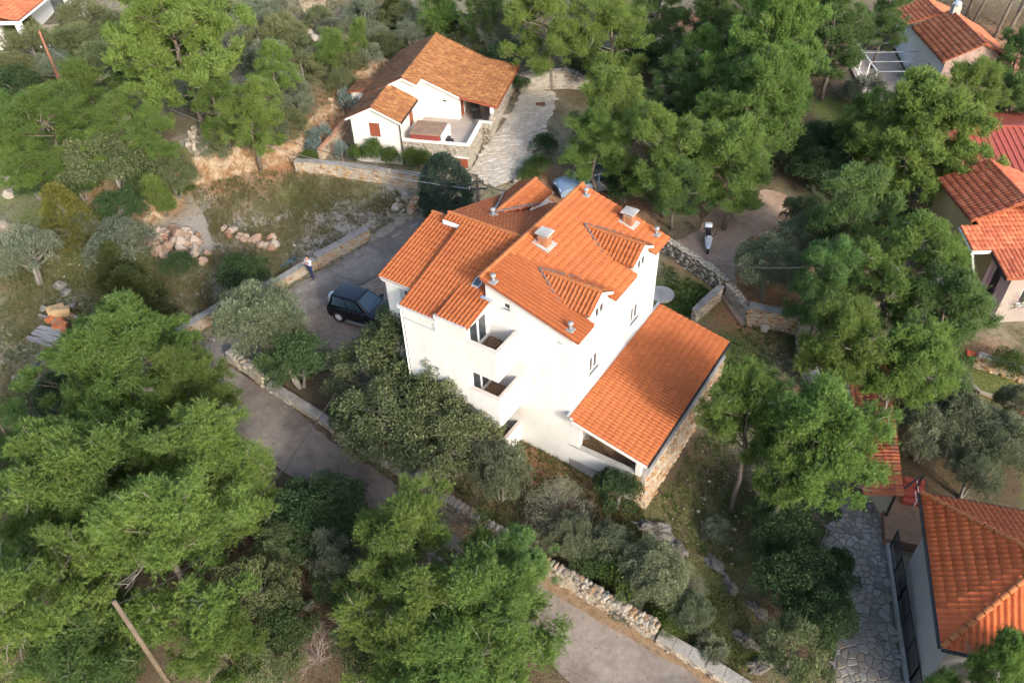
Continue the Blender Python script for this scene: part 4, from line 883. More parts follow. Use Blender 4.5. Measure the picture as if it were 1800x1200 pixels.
l_ = MB(); l_.box(-.3,.3,-.8,.5,.30,.36); l_.build('seat', PLASTIC, lg); l_ = MB(); l_.hexa([(-.3,.5,.30),(.3,.5,.30),(.3,1.05,.75),(-.3,1.05,.75),(-.3,.46,.36),(.3,.46,.36),(.3,1.0,.82),(-.3,1.0,.82)]); l_.build('backrest', PLASTIC, lg)
for s in (-1, 1):
    l_ = MB(); l_.tube([(s*.33,-.7,.02),(s*.33,-.2,.45),(s*.33,.4,.45),(s*.33,.8,.02)], .022, 6); l_.build('leg', IRON, lg)
tb_ = thing('patio_table', loc_v(-.5,7.2,TF+.015), -VYAW, 'wooden table deep under the villa porch roof', 'table')
WT = mat('patio_wood', [(.30,.15,.06),(.40,.22,.10)], 2, .6)
l_ = MB(); l_.box(-.5,.5,-.9,.9,.70,.75); l_.build('tabletop', WT, tb_)
for sx in (-1,1):
    for sy in (-1,1): l_ = MB(); l_.box(sx*.42-.035,sx*.42+.035,sy*.8-.035,sy*.8+.035,0,.70); l_.build('leg', WT, tb_)
# small roofed niche left behind the wing
nc = thing('tiled_lean_to', loc_v(-9.6,4.6,2.2), -VYAW, 'tiny tiled lean-to roof beside the villa on its uphill side', 'lean-to')
l_ = MB(); l_.box(-.5,1.2,-.3,1.4,0,2.2); l_.build('wall', PLASTER_V, nc); l_ = MB(); l_.slab([(-.7,-.5,2.3),(1.25,-.5,2.6),(1.25,1.6,2.6),(-.7,1.6,2.3)], .1); l_.build('roof', TILE_DECK, nc)
put_pieces(nc, TILE_V_ME, tiles_on((1.25,-.5,2.61), (0,1,0), Vector((-1,0,-.154)).normalized(), 2.1, 1.97, .2, .3), 0, 5, name='roof_tile', rest='roof_tiles', world=Wv)
# stone drive of the villa
drive = gpoly([(838,312),(828,300),(845,270),(880,225),(905,190),(915,165),(950,158),(978,165),(972,195),(955,235),(925,285),(900,318),(870,330)])
FLAG_W = mat('pale_flag', [(.36,.325,.27),(.46,.42,.355),(.40,.35,.28),(.52,.48,.42)], 1.2, .85, .3, 15, .18, piece=.7)
sheet('drive_bed', drive, MORTAR, .04, .6, label='mortar bed of the villa drive')
dt = bpy.data.objects.new('driveway', None); link(dt); tag(dt, 'pale crazy-paved stone drive beside the villa', kind='structure')
lay_flags(flagstones(drive, .36, 4), dt, FLAG_W, lambda x, y: gz(x, y)+.045, limit=140, minpx=8, th=.03)
mh = MB(); p = G(950,185); mh.box(-.35,.35,-.3,.3,0,.03); mo = mh.build('drain_cover', mat('rust_iron', [(.10,.045,.03),(.16,.07,.045)], 4, .8), None); mo.location = p+np.array([0,0,.08]); tag(mo, 'small square rusty drain cover set in the villa drive', 'drain cover')

# ================================================================ hipped house, lower right
hb = at(1655,1138,2.4); hh = at(1618,866,2.4); HY = math.atan2(hh[0]-hb[0], hh[1]-hb[1]); hL = float(np.hypot(*(hh-hb)[:2]))
hip = thing('hipped_house', (hb[0],hb[1],0), -HY, 'grey-walled house with orange hipped roof beside the stone path', 'house')
Wp = Matrix.Translation((hb[0],hb[1],0)) @ Matrix.Rotation(-HY, 4, 'Z')
GREYW = mat('grey_render', [(.30,.285,.28),(.36,.345,.335)], .8, .9, .1, 14, .05)
hW = 8.6; ze = 2.4; rise = .46*hL/2
w_ = MB(); wall(w_, (.6,.6,-4.5), (1,0,0), (0,-1,0), hW-1.2, -4.5, lambda s: ze-.05, [(3.6,4.6,-.2,1.2)]); wall(w_, (.6,hL-.6,-4.5), (0,-1,0), (-1,0,0), hL-1.2, -4.5, lambda s: ze-.05); wall(w_, (hW-.6,.6,-4.5), (0,1,0), (1,0,0), hL-1.2, -4.5, lambda s: ze-.05); wall(w_, (hW-.6,hL-.6,-4.5), (-1,0,0), (0,1,0), hW-1.2, -4.5, lambda s: ze-.05); w_.build('wall', GREYW, hip)
window(hip, (.6,.6,0), (1,0,0), (0,-1,0), (3.6,4.6,-.2,1.2))
hr = MB(); A_, B_, C_, D_ = (0,0,ze),(hW,0,ze),(hW,hL,ze),(0,hL,ze); E_, F2 = (hL/2,hL/2,ze+rise),(hW-hL/2,hL/2,ze+rise)
hr.add([A_,B_,C_,D_,E_,F2], [(0,1,5,4),(1,2,5),(2,3,4,5),(3,0,4),(3,2,1,0)]); hr.build('roof', TILE_DECK, hip)
pt = []; sp2 = .46
Ls = hL/2*math.hypot(1, sp2); k_ = math.hypot(1, sp2)
pt += tiles_on((E_[0],hL,E_[2]) , (0,-1,0), Vector((-1,0,-sp2)).normalized(), hL, Ls, .22, .36, clip=lambda x, y: abs(x-hL/2) < y/k_+.06)
pt += tiles_on((0,E_[1],E_[2]), (1,0,0), Vector((0,-1,-sp2)).normalized(), hW, Ls, .22, .36, clip=lambda x, y: hL/2-y/k_-.06 < x < hW-hL/2+y/k_+.06)
pt += tiles_on((hW,E_[1],E_[2]), (-1,0,0), Vector((0,1,-sp2)).normalized(), hW, Ls, .22, .36, clip=lambda x, y: hL/2-y/k_-.06 < x < hW-hL/2+y/k_+.06)
TILE_H_ME = [tile_mesh('roof_tile', .22, .36, mat('orange_tile', [(.37,.075,.022),(.45,.10,.029),(.51,.125,.038)], .8, .75, .1, 30, .08, piece=.25), .045, 5)]
put_pieces(hip, TILE_H_ME, pt, 300, 6, name='roof_tile', rest='roof_tiles', world=Wp)
for p, q in ((A_,E_),(D_,E_),(E_,F2),(B_,F2),(C_,F2)): ridge_tiles(hip, Vector(p)+Vector((0,0,.05)), Vector(q)+Vector((0,0,.05)), RIDGE_ME, .40)
g_ = MB(); g_.bar((-.06,0,ze-.04),(-.06,hL,ze-.04),.10,.08); g_.bar((0,-.06,ze-.04),(hW,-.06,ze-.04),.10,.08); g_.bar((0,hL+.06,ze-.04),(hW,hL+.06,ze-.04),.10,.08); g_.build('gutter', IRON, hip)
# paved path, fence, concrete strip
path = gpoly([(1478,872),(1548,880),(1556,960),(1566,1060),(1585,1200),(1590,1260),(1440,1260),(1462,1190),(1474,1080),(1440,960),(1462,915)])
FLAG_G = mat('grey_flag', [(.17,.16,.148),(.25,.236,.217),(.31,.293,.265),(.245,.205,.152)], 1.2, .85, .3, 15, .2, piece=.75)
sheet('path_bed', path, mat('path_mortar', [(.14,.133,.125),(.20,.19,.178)], 2, .9, .3, 20, .2), .03, .5, label='mortar bed of the crazy-paved path')
pth = bpy.data.objects.new('stone_path', None); link(pth); tag(pth, 'grey crazy-paved stone path between dark shrubs and fence', kind='structure')
lay_flags(flagstones(path, .27, 8, .05), pth, FLAG_G, lambda x, y: gz(x, y)+.035, limit=260, minpx=8, th=.03)
strip = [G(1552,885), G(1562,965), G(1575,1060), G(1596,1200), G(1604,1260)]
cb = MB()
for p, q in zip(strip[:-1], strip[1:]): cb.bar(Vector(p)+Vector((0,0,.0)), Vector(q)+Vector((0,0,.0)), .28, .5)
o = cb.build('low_kerb_wall', CONCRETE, None); tag(o, 'low concrete kerb wall along the stone path', 'wall')
fen = thing('mesh_fence', strip[1], 0, 'dark metal mesh fence between stone path and grey house', 'fence')
S1 = Vector(strip[1]); fm = MB()
for p, q in zip(strip[1:-1], strip[2:]):
    p = Vector(p)-S1; q = Vector(q)-S1; L = (q-p).length; k = int(L/1.6)+1
    for i in range(k+1):
        c = p.lerp(q, i/k); f_ = MB(); f_.bar(c+Vector((0,0,.1)), c+Vector((0,0,1.5)), .05); f_.build('post', IRON, fen)
    for z in (.3,1.48): 
        f_ = MB(); f_.bar(p+Vector((0,0,z)), q+Vector((0,0,z)), .04); f_.build('rail', IRON, fen)
    for i in range(int(L/.09)): c = p.lerp(q, i*.09/L); fm.bar(c+Vector((0,0,.3)), c+Vector((0,0,1.46)), .012)
    for i in range(12): z = .35+i*.095; fm.bar(p+Vector((0,0,z)), q+Vector((0,0,z)), .010)
fm.build('wire_mesh', IRON, fen)['kind'] = 'stuff'
gt_ = thing('path_gate', G(1560,950), 0, 'dark gate frame at the head of the stone path', 'gate')
a_, b_ = Vector(G(1553,915))-Vector(G(1560,950)), Vector(G(1600,880))-Vector(G(1560,950))
f_ = MB(); f_.bar(a_+Vector((0,0,0)), a_+Vector((0,0,2.0)), .08); f_.bar(b_, b_+Vector((0,0,2.0)), .08); f_.bar(a_+Vector((0,0,2.0)), b_+Vector((0,0,2.0)), .08); f_.build('frame', IRON, gt_)
st_ = thing('side_stair', G(1600,930), -HY, 'small brown terrace with red steps beside the grey house', 'terrace')
f_ = MB(); f_.box(-1.3,.4,-1.2,1.6,-.5,.5); f_.build('floor', BROWN_T, st_)
for i in range(4): f_ = MB(); f_.box(-.4,.5,1.0+i*.28,1.28+i*.28,.5,.68+i*.17); f_.build('step', mat('red_step', [(.30,.06,.04),(.40,.09,.06)], 3, .8) if i == 0 else MATS['red_step'], st_)
f_ = MB()
for z in (.9,1.3): f_.tube([(.1,1.0,z),(.1,2.0,z)], .018, 6)
f_.tube([(.1,1.0,.5),(.1,1.0,1.35)], .025, 6); f_.tube([(.1,2.0,.5),(.1,2.0,1.35)], .018, 6); f_.build('handrail', WHITE_M, st_)

# ================================================================ shed with the mossy roof
s0, s1, s2, s3 = at(1590,872,.1), at(1512,795,-.35), at(1490,640,-.35), at(1562,640,.1)
sh = thing('mossy_shed', (s0[0],s0[1],0), 0, 'long shed with faded mossy orange roof under pines', 'shed')
rel = lambda p: (p[0]-s0[0], p[1]-s0[1], p[2])
q = [rel(s1), rel(s0), rel(s3), rel(s2)]
f_ = MB(); f_.slab(q, .12); f_.build('roof', TILE_DECK, sh)
f_ = MB(); c_ = np.mean([np.array(p) for p in q], 0); f_.hexa([tuple(c_+(np.array(p)-c_)*.9+np.array([0,0,-4])) for p in q]+[tuple(c_+(np.array(p)-c_)*.9+np.array([0,0,-.13])) for p in q]); f_.build('wall', BEIGE_CONC, sh)
ac = Vector(rel(s3))-Vector(rel(s0)); dn_ = Vector(rel(s1))-Vector(rel(s0)); dperp = dn_-ac.normalized()*dn_.dot(ac.normalized())
put_pieces(sh, TILE_OLD_ME, tiles_on(rel(s0), ac, dperp, ac.length, dperp.length, .22, .36), 60, 6, name='roof_tile', rest='roof_tiles', world=Matrix.Translation((s0[0],s0[1],0)))

# ================================================================ yellow house, right edge
yo = at(1770,490,2.3); yt = at(1687,345,3.6)
yel = thing('yellow_house', (yo[0],yo[1],0), 0, 'yellow and pink house with dark red roof and outside stairs', 'house')
Wy = Matrix.Translation((yo[0],yo[1],0)); dyv = yt-yo; yl = float(dyv[1]); ex = float(dyv[0])
YEL = mat('yellow_render', [(.40,.31,.14),(.48,.38,.19)], .8, .9, .1, 14, .06); PINK = mat('pink_render', [(.55,.38,.37),(.64,.47,.45)], .8, .9, .1, 14, .05); MINT = mat('mint_render', [(.25,.215,.195),(.30,.26,.235)], .8, .9)
yz = lambda y: 2.3+1.3*y/yl
yW = 8.
f_ = MB(); wall(f_, (.35,yl,-4.5), (0,-1,0), (-1,0,0), yl-2.2, -4.5, lambda s: yz(yl-s)-.08); f_.build('side_wall', YEL, yel)
f_ = MB(); wall(f_, (.55,2.2,-4.5), (0,-1,0), (-1,0,0), 1.9, -4.5, lambda s: yz(2.2-s)-.08, [(.25,1.0,-.2,1.75)]); f_.box(.35,.6,2.18,2.24,-4.5,2.4); f_.build('porch_wall', PINK, yel)
f_ = MB(); wall(f_, (.55,.3,-4.5), (1,0,0), (0,-1,0), yW, -4.5, lambda s: 2.2, [(.9,1.9,.2,1.3)]); f_.build('front_wall', MINT, yel)
window(yel, (.55,.3,0), (1,0,0), (0,-1,0), (.9,1.9,.2,1.3))
f_ = MB(); f_.box(.64,.70,1.22,1.92,-.2,1.7); f_.build('door', PLASTIC, yel)
f_ = MB(); f_.slab([(0,0,2.3),(yW,0,2.3),(yW,yl,3.6),(0,yl,3.6)], .12); f_.build('roof', TILE_DECK, yel)
yt_ = tiles_on((0,yl,3.6), (1,0,0), Vector((0,-1,-1.3/yl)).normalized(), yW, yl*math.hypot(1,1.3/yl), .24, .36)
# projecting porch roof
f_ = MB(); f_.slab([(-1.05,2.1,yz(2.1)),(0,2.1,yz(2.1)),(0,4.0,yz(4.0)),(-1.05,4.0,yz(4.0))], .12); f_.build('porch_roof', TILE_DECK, yel); yt_ += tiles_on((-1.05,4.0,yz(4.0)), (1,0,0), Vector((0,-1,-1.3/yl)).normalized(), 1.05, 1.95, .24, .36)
f_ = MB(); f_.bar((-1.1,2.08,yz(2.1)-.12),(.6,2.08,yz(2.1)-.12),.10,.18); f_.bar((-1.05,4.0,yz(4)-.14),(-1.05,2.1,yz(2.1)-.14),.08,.14); f_.bar((-1.0,2.15,yz(2.1)-.2),(-.2,2.15,.6),.12,.12); f_.build('porch_trim', WHITE_M, yel)
f_ = MB(); f_.bar((.02,0,2.16),(.02,yl,3.46),.08,.14); f_.build('verge_board', IRON, yel)
# upper cross gable
ug = at(1746,281,4.7)-yo; ug2 = at(1785,338,4.7)-yo; ux = float(ug[0]+ug2[0])/2; y0_, y1_ = float(ug2[1])-1.0, float(ug[1])
f_ = MB(); 
for s in (-1, 1):
    q = [(ux,y0_,4.7),(ux+s*2.8,y0_,3.55),(ux+s*2.8,y1_,3.55),(ux,y1_,4.7)]
    f_.slab(q if s > 0 else q[::-1], .12); yt_ += tiles_on((ux,y1_ if s > 0 else y0_,4.7), (0,-s,0), Vector((s,0,-.41)).normalized(), y1_-y0_, 2.8*1.081, .24, .36)
f_.build('upper_roof', TILE_DECK, yel); ridge_tiles(yel, (ux,y0_,4.74), (ux,y1_,4.74), RIDGE_R, .4)
f_ = MB(); wall(f_, (ux-2.6,y1_-.2,-4), (0,-1,0), (-1,0,0), y1_-y0_-.3, -4, lambda s: 3.5); f_.build('upper_wall', YEL, yel)
put_pieces(yel, TILE_R_ME, yt_, 200, 7, name='roof_tile', rest='roof_tiles', world=Wy)
for i in range(9):
    f_ = MB(); f_.box(-.75,.5,2.0-.30*(i+1),2.0-.30*i,-3.6,-.25-.18*i); f_.build('stair_step', mat('stair_pink', [(.42,.33,.30),(.52,.42,.38)], 2, .85) if i == 0 else MATS['stair_pink'], yel)
f_ = MB(); f_.box(-.75,.55,2.0,4.0,-3.6,-.2); f_.build('landing', MATS['stair_pink'], yel)
f_ = MB(); f_.tube([(-.78,3.9,.75),(-.78,2.0,.75),(-.78,-.6,-.85)], .02, 6); f_.tube([(-.78,3.9,.3),(-.78,2.0,.3),(-.78,-.6,-1.3)], .014, 5)
for i in range(26):
    y = 3.9-i*.18; zt = .75 if y > 2 else .75-(2-y)*.615; f_.tube([(-.78,y,zt),(-.78,y,zt-1.0)], .011, 4)
f_.build('stair_railing', IRON, yel)
# steep outside stair on the yellow wall
for i in range(12):
    f_ = MB(); f_.box(-1.4,-.5,yl-.2-.26*i-.26,yl-.2-.26*i,-3.2+.0*i,1.6-.2*i); f_.build('stair_step', CONCRETE, yel)
f_ = MB(); f_.tube([(-1.42,yl-.2,2.5),(-1.42,yl-3.3,.1)], .02, 6); f_.tube([(-1.42,yl-3.3,.1),(-1.42,yl-3.3,-.9)], .02, 6)
f_.build('stair_railing', IRON, yel)
f_ = MB(); f_.box(.0,8,-1.6,-1.35,-3.6,-1.9); f_.build('garden_wall', MINT, yel)
# red sheet roof building behind
rd = at(1745,228,3.2); red = thing('red_roofed_building', (rd[0],rd[1],0), R(-4), 'building with dark red standing-seam metal roof behind the yellow house', 'building')
RED = mat('red_metal', [(.27,.055,.036),(.33,.075,.05)], 2, .45, spec=.5)
f_ = MB(); f_.slab([(-3.2,-4.6,2.2),(9,-4.6,2.2),(9,.3,3.3),(-3.2,.3,3.3)], .1); f_.slab([(9,5,2.2),(-3.2,5,2.2),(-3.2,.3,3.3),(9,.3,3.3)], .1); f_.build('roof', RED, red)
for i in range(30): f_ = MB(); f_.bar((-3.1+i*.41,-4.58,2.24),(-3.1+i*.41,.3,3.32),.03,.04); f_.build('roof_seam', RED, red)
f_ = MB(); f_.bar((-3.25,.3,3.33),(9,.3,3.33),.22,.06); f_.build('ridge_cap', RED, red)
f_ = MB(); f_.box(-2.9,8.7,-4.2,4.6,-4,2.25); f_.build('wall', PLASTER_V, red)

# ================================================================ house at the top right
to = at(1657,109,4.0); TY = R(4)
top = thing('brick_gable_house', (to[0],to[1],0), -TY, 'low house with orange roof, stone gable and white pergola among pines', 'house')
Wt = Matrix.Translation((to[0],to[1],0)) @ Matrix.Rotation(-TY, 4, 'Z')
tz = lambda x: 5.35-.50*abs(x-2.7); tL = 7.2
f_ = MB(); f_.slab([(0,0,tz(0)),(2.7,0,5.35),(2.7,tL,5.35),(0,tL,tz(0))], .1); f_.slab([(2.7,0,5.35),(5.5,0,tz(5.5)),(5.5,tL,tz(5.5)),(2.7,tL,5.35)], .1)
f_.slab([(-.6,tL,tz(.4)),(2.0,tL,5.05),(2.0,tL+4,5.05),(-.6,tL+4,tz(.4)-.3)], .1); f_.slab([(2.0,tL,5.05),(5.0,tL,3.9),(5.0,tL+4,3.9),(2.0,tL+4,5.05)], .1); f_.build('roof', TILE_DECK, top)
tt = tiles_on((2.7,0,5.35), (0,1,0), Vector((-1,0,-.5)).normalized(), tL, 2.7*1.118, .24, .36)+tiles_on((2.7,tL,5.35), (0,-1,0), Vector((1,0,-.5)).normalized(), tL, 2.8*1.118, .24, .36)
tt += tiles_on((2.0,tL,5.07), (0,1,0), Vector((-1,0,-.35)).normalized(), 4, 2.6*1.06, .24, .36)+tiles_on((2.0,tL+4,5.07), (0,-1,0), Vector((1,0,-.38)).normalized(), 4, 3.0*1.07, .24, .36)
TILE_T_ME = [tile_mesh('roof_tile', .24, .36, mat('salmon_tile', [(.26,.075,.04),(.44,.14,.065),(.52,.20,.10)], .8, .8, .1, 30, .2, piece=.45), .05, 4, .035)]
put_pieces(top, TILE_T_ME, tt, 0, 6, rest='roof_tiles', world=Wt); ridge_tiles(top, (2.7,0,5.38), (2.7,tL,5.38), RIDGE_R, .4); ridge_tiles(top, (2.0,tL,5.1), (2.0,tL+4,5.1), RIDGE_R, .4)
f_ = MB(); wall(f_, (.3,tL+3.8,-1), (0,-1,0), (-1,0,0), tL+3.6, -1, lambda s: 4.0, [(8.0,8.5,1.8,2.8)]); f_.build('side_wall', PLASTER, top)
f_ = MB(); wall(f_, (.3,.25,-1), (1,0,0), (0,-1,0), 4.9, -1, lambda s: tz(.3+s)-.1, [(1.6,2.5,1.6,2.6)], brk=(2.4,)); wall(f_, (5.2,.25,-1), (0,1,0), (1,0,0), 10, -1, lambda s: tz(5.2)-.1); f_.build('gable_wall', mat('brick_stone_wall', [(.24,.15,.12),(.34,.24,.20),(.40,.32,.27)], 3, .9, .5, 8, .3), top)
window(top, (.3,.25,0), (1,0,0), (0,-1,0), (1.6,2.5,1.6,2.6))
ch_ = MB(); ch_.box(2.5,3.1,tL-.9,tL-.3,5.0,5.9); co = ch_.build('chimney', CONCRETE, top); ch_ = MB(); ch_.tube([(2.8,tL-.6,5.9),(2.8,tL-.6,6.05),(2.8,tL-.6,6.25)], [.36,.36,.2], 10); ch_.build('chimney_cowl', GALV, co)
perg = thing('pergola', (to[0]-4.2,to[1]+1.2,float(gz(to[0]-4.2,to[1]+1.2))), -TY, 'white metal pergola frame beside the low orange-roofed house', 'pergola')
for i in range(4):
    f_ = MB(); f_.bar((0,i*1.9,2.5),(4.3,i*1.9,2.55),.055); f_.build('cross_beam', GALV, perg)
    f_ = MB(); f_.bar((0,i*1.9,0),(0,i*1.9,2.5),.08); f_.build('post', WHITE_M, perg)
f_ = MB(); f_.bar((0,-.2,2.5),(0,5.9,2.5),.08); f_.build('long_beam', WHITE_M, perg); f_ = MB(); f_.bar((-.02,0,1.1),(-.02,5.7,1.1),.06)
for i in range(24): f_.bar((-.02,i*.24,.2),(-.02,i*.24,1.1),.025)
f_.build('railing', WHITE_M, perg)
tp = sheet('terrace', np.array([(to[0]-4.6,to[1]+.2),(to[0]+.2,to[1]+.2),(to[0]+.5,to[1]+9),(to[0]-4.0,to[1]+9)]), MATS['terrace_tile'], .12, .8, label='paved terrace under the white pergola')

# ================================================================ house at the top left
lo = at(31,38,7.6)
tlh = thing('roadside_bungalow', (lo[0],lo[1],0), 0, 'white house with plain orange roof and beige terrace, cut by the picture corner', 'house')
Wl = Matrix.Translation((lo[0],lo[1],0))
f_ = MB(); f_.slab([(-9,0,7.6+.1),(0,0,7.6),(0,10,7.6),(-9,10,9.4)], .12); f_.build('roof', TILE_DECK, tlh)
put_pieces(tlh, TILE_T_ME, tiles_on((-9,10,9.42), (0,-1,0), Vector((1,0,-.2)).normalized(), 10, 9*1.02, .24, .36), 0, 6, rest='roof_tiles', world=Wl)
f_ = MB(); f_.bar((.04,0,7.5),(.04,10,7.5),.1,.12); f_.bar((-9,-.05,7.6),(0,-.05,7.5),.1,.25); f_.build('eave_board', WHITE_M, tlh)
f_ = MB(); f_.box(-9,-2.2,1.0,9.8,3,7.5); f_.build('wall', PLASTER, tlh)
f_ = MB(); f_.box(-2.24,-2.18,2.2,3.6,5.9,7.0); f_.build('window', GLASS, tlh)
f_ = MB(); f_.box(-2.2,1.2,-.3,10,2,4.85); f_.build('terrace', BEIGE_CONC, tlh)
for x, y in ((-.4,.1),(-.1,8.0),(-3.4,.1)): f_ = MB(); f_.box(x,x+.4,y,y+.4,4.8,7.45); f_.build('pillar', WHITE_M, tlh)
f_ = MB(); f_.tube([(1.1,0,5.8),(1.1,9.8,5.8)], .03, 6)
for i in range(14): f_.tube([(1.1,.1+i*.74,4.85),(1.1,.1+i*.74,5.8)], .018, 5)
f_.build('railing', WHITE_M, tlh)
# ================================================================ vegetation library
def unit(v): return v/np.maximum(np.linalg.norm(v, axis=-1, keepdims=True), 1e-9)
def needles(P, D, n, length, width, spread, r):
    """n thin blades fanning out of every point P along D"""
    k = len(P); d = unit(np.repeat(D, n, 0)+r.normal(0, spread, (k*n, 3))); b = np.repeat(P, n, 0)+r.normal(0, length*.12, (k*n, 3))
    s = unit(np.cross(d, r.normal(0, 1, (k*n, 3)))); L = length*r.uniform(.6, 1.15, (k*n, 1)); w = width*r.uniform(.7, 1.3, (k*n, 1))
    v = np.stack([b-s*w*.5, b+s*w*.5, b+d*L], 1).reshape(-1, 3); return v, np.arange(k*n*3).reshape(-1, 3)
def leaves(P, D, length, width, spread, r):
    """one four-cornered leaf at every point"""
    k = len(P); d = unit(D+r.normal(0, spread, (k, 3))); s = unit(np.cross(d, r.normal(0, 1, (k, 3)))); L = length*r.uniform(.6, 1.25, (k, 1)); w = width*r.uniform(.7, 1.3, (k, 1))
    v = np.stack([P, P+d*L*.5+s*w*.5, P+d*L, P+d*L*.5-s*w*.5], 1).reshape(-1, 3); return v, np.arange(k*4).reshape(-1, 4)
def clump_points(c, rad, n, r, flat=.7, shell=.55, up=.25):
    """points through the outer part of a flattened clump, with outward directions"""
    d = unit(r.normal(0, 1, (n, 3))); keep = d[:, 2] > -.55; d = d[keep]; q = r.uniform(shell, 1.05, (len(d), 1))**.7
    return c+d*q*rad*np.array([1, 1, flat]), unit(d+np.array([0, 0, up]))
def limb_tube(mb, a, b, r0, r1, r, sag=.1, n=5):
    a, b = np.array(a), np.array(b); m = (a+b)/2+r.normal(0, sag, 3)*np.linalg.norm(b-a)*.5+np.array([0,0,-.06*np.linalg.norm(b-a)]); mb.tube([a, (a+m)/2+r.normal(0,.02,3), m, (m+b)/2, b], [r0, r0*.8+r1*.2, (r0+r1)/2, r0*.25+r1*.75, r1], n)
def shoots(c, rad, axis, k, r, needles_n=13, L=.34, nl=.13, nw=.025):
    """k needled shoots fanning out of a bough end, like the upright tips of Aleppo pine"""
    d = unit(r.normal(0, 1, (k, 3))*[1, 1, .8]+np.array([0, 0, .75])+axis*.55); d[:, 2] = np.where(d[:, 2] < -.25, -d[:, 2], d[:, 2]); d = unit(d)
    b = c+unit(r.normal(0, 1, (k, 3)))*(rad*r.uniform(.15, .85, (k, 1)))*[1, 1, .6]; sl = L*r.uniform(.65, 1.3, (k, 1))
    t = r.uniform(.1, 1., (k, needles_n)); P = b[:, None]+d[:, None]*(sl*t)[..., None]
    q = unit(np.cross(d[:, None], r.normal(0, 1, (k, needles_n, 3)))); nd = unit(d[:, None]*r.uniform(.5, 1.2, (k, needles_n, 1))+q*.85)
    s_ = unit(np.cross(nd, r.normal(0, 1, nd.shape))); ln = nl*r.uniform(.7, 1.25, (k, needles_n, 1)); w = nw*r.uniform(.7, 1.3, (k, needles_n, 1))
    v = np.stack([P-s_*w*.5, P+s_*w*.5, P+nd*ln], 2).reshape(-1, 3)
    tint = np.repeat((.27+.3*t+r.normal(0, .12, (k, 1))).reshape(-1), 3)
    return v, np.arange(len(v)).reshape(-1, 3), tint
def pine(seed, H=8., Rr=3.2, nclump=245, nshoot=52, mat_=None, base=.20, style='round', sh={}):
    r = np.random.default_rng(seed); mb = MB(); lean = r.normal(0, .5, 2)
    tp = np.array([[lean[0]*t*t, lean[1]*t*t, H*.9*t] for t in np.linspace(0, 1, 8)]); tp[1:-1, :2] += r.normal(0, .12, (6, 2)); tp[0, 2] = -.4
    mb.tube(tp, list(np.linspace(.20, .05, 8)), 8)
    V, F, T, off = [], [], [], 0; nb = 17 if Rr < 4 else 31; boughs = []
    for i in range(nb):
        az = i*2.39996+r.normal(0, .35); u = base+.04+(.95-base)*((i+.5)/nb)
        x = min(1, max(.0, (u-base+.10)/(1.10-base)))
        prof = math.sin(math.pi*x**.8)**.7 if style == 'round' else (1.08-u)**.7
        boughs.append((az, u, Rr*prof*r.uniform(.62, 1.22), r.uniform(.10, .34)))
    for i in range(nclump):
        az, u, ext, rise = boughs[i % nb]
        t = r.uniform(.10, 1.0)**.6; az2 = az+r.normal(0, .26); rad = ext*t
        tx = np.interp(u*H, tp[:, 2], tp[:, 0]); ty = np.interp(u*H, tp[:, 2], tp[:, 1])
        c = np.array([rad*math.cos(az2)+tx, rad*math.sin(az2)+ty, min(H*u+rad*rise+r.normal(0, .36), H)]); cr = r.uniform(.34, .68)
        e_ = np.array([ext*math.cos(az)+tx, ext*math.sin(az)+ty, min(H*u+ext*rise, H)]); s_ = np.array([tx, ty, max(H*(u-.08), H*.15)])
        if i < nb: limb_tube(mb, s_, e_, .05, .012, r, .04, 5)
        elif i % 2 == 0: limb_tube(mb, s_+(e_-s_)*t*.75, c, .018, .006, r, .06, 3)
        v, f, tint = shoots(c, cr, np.array([math.cos(az2), math.sin(az2), .25])*t, int(nshoot*(cr/.46)**1.6), r, **sh)
        V.append(v); F.append(f+off); T.append(np.clip(tint+r.normal(0, .07), 0, 1)); off += len(v)
        if i % 3 == 0:
            for _ in range(3):
                a = c+r.normal(0, .15, 3); b = a+unit(r.normal(0, 1, 3)+[0, 0, .2])*r.uniform(.3, .8); mb.tube([a, (a+b)/2+r.normal(0, .05, 3), b], [.013, .009, .004], 3, cap=False, mi=1)
    # a few dead, needle-free boughs
    for _ in range(2):
        az = r.uniform(0, 6.28); u = r.uniform(base, .8); a = np.array([0, 0, H*u]); e = np.array([math.cos(az), math.sin(az), .15]); q = a+e*Rr*.72; mb.tube([a, (a+q)/2+r.normal(0, .1, 3), q], [.035, .025, .008], 4, mi=1)
        for k in range(14):
            s0 = a+(q-a)*r.uniform(.35, 1); d = unit(e+r.normal(0, .6, 3)); mb.tube([s0, s0+d*.3+r.normal(0, .04, 3), s0+d*r.uniform(.5, .9)], [.012, .008, .003], 3, cap=False, mi=1)
    cm = np_mesh('crown', np.concatenate(V), np.concatenate(F), mat_, np.concatenate(T))
    bo = mb.build('trunk', [BARK, PALE_TWIG], None, True); tm = bo.data; bpy.data.objects.remove(bo)
    return dict(trunk=tm, crown=cm, H=H, R=Rr, cz=.5+base*.5)
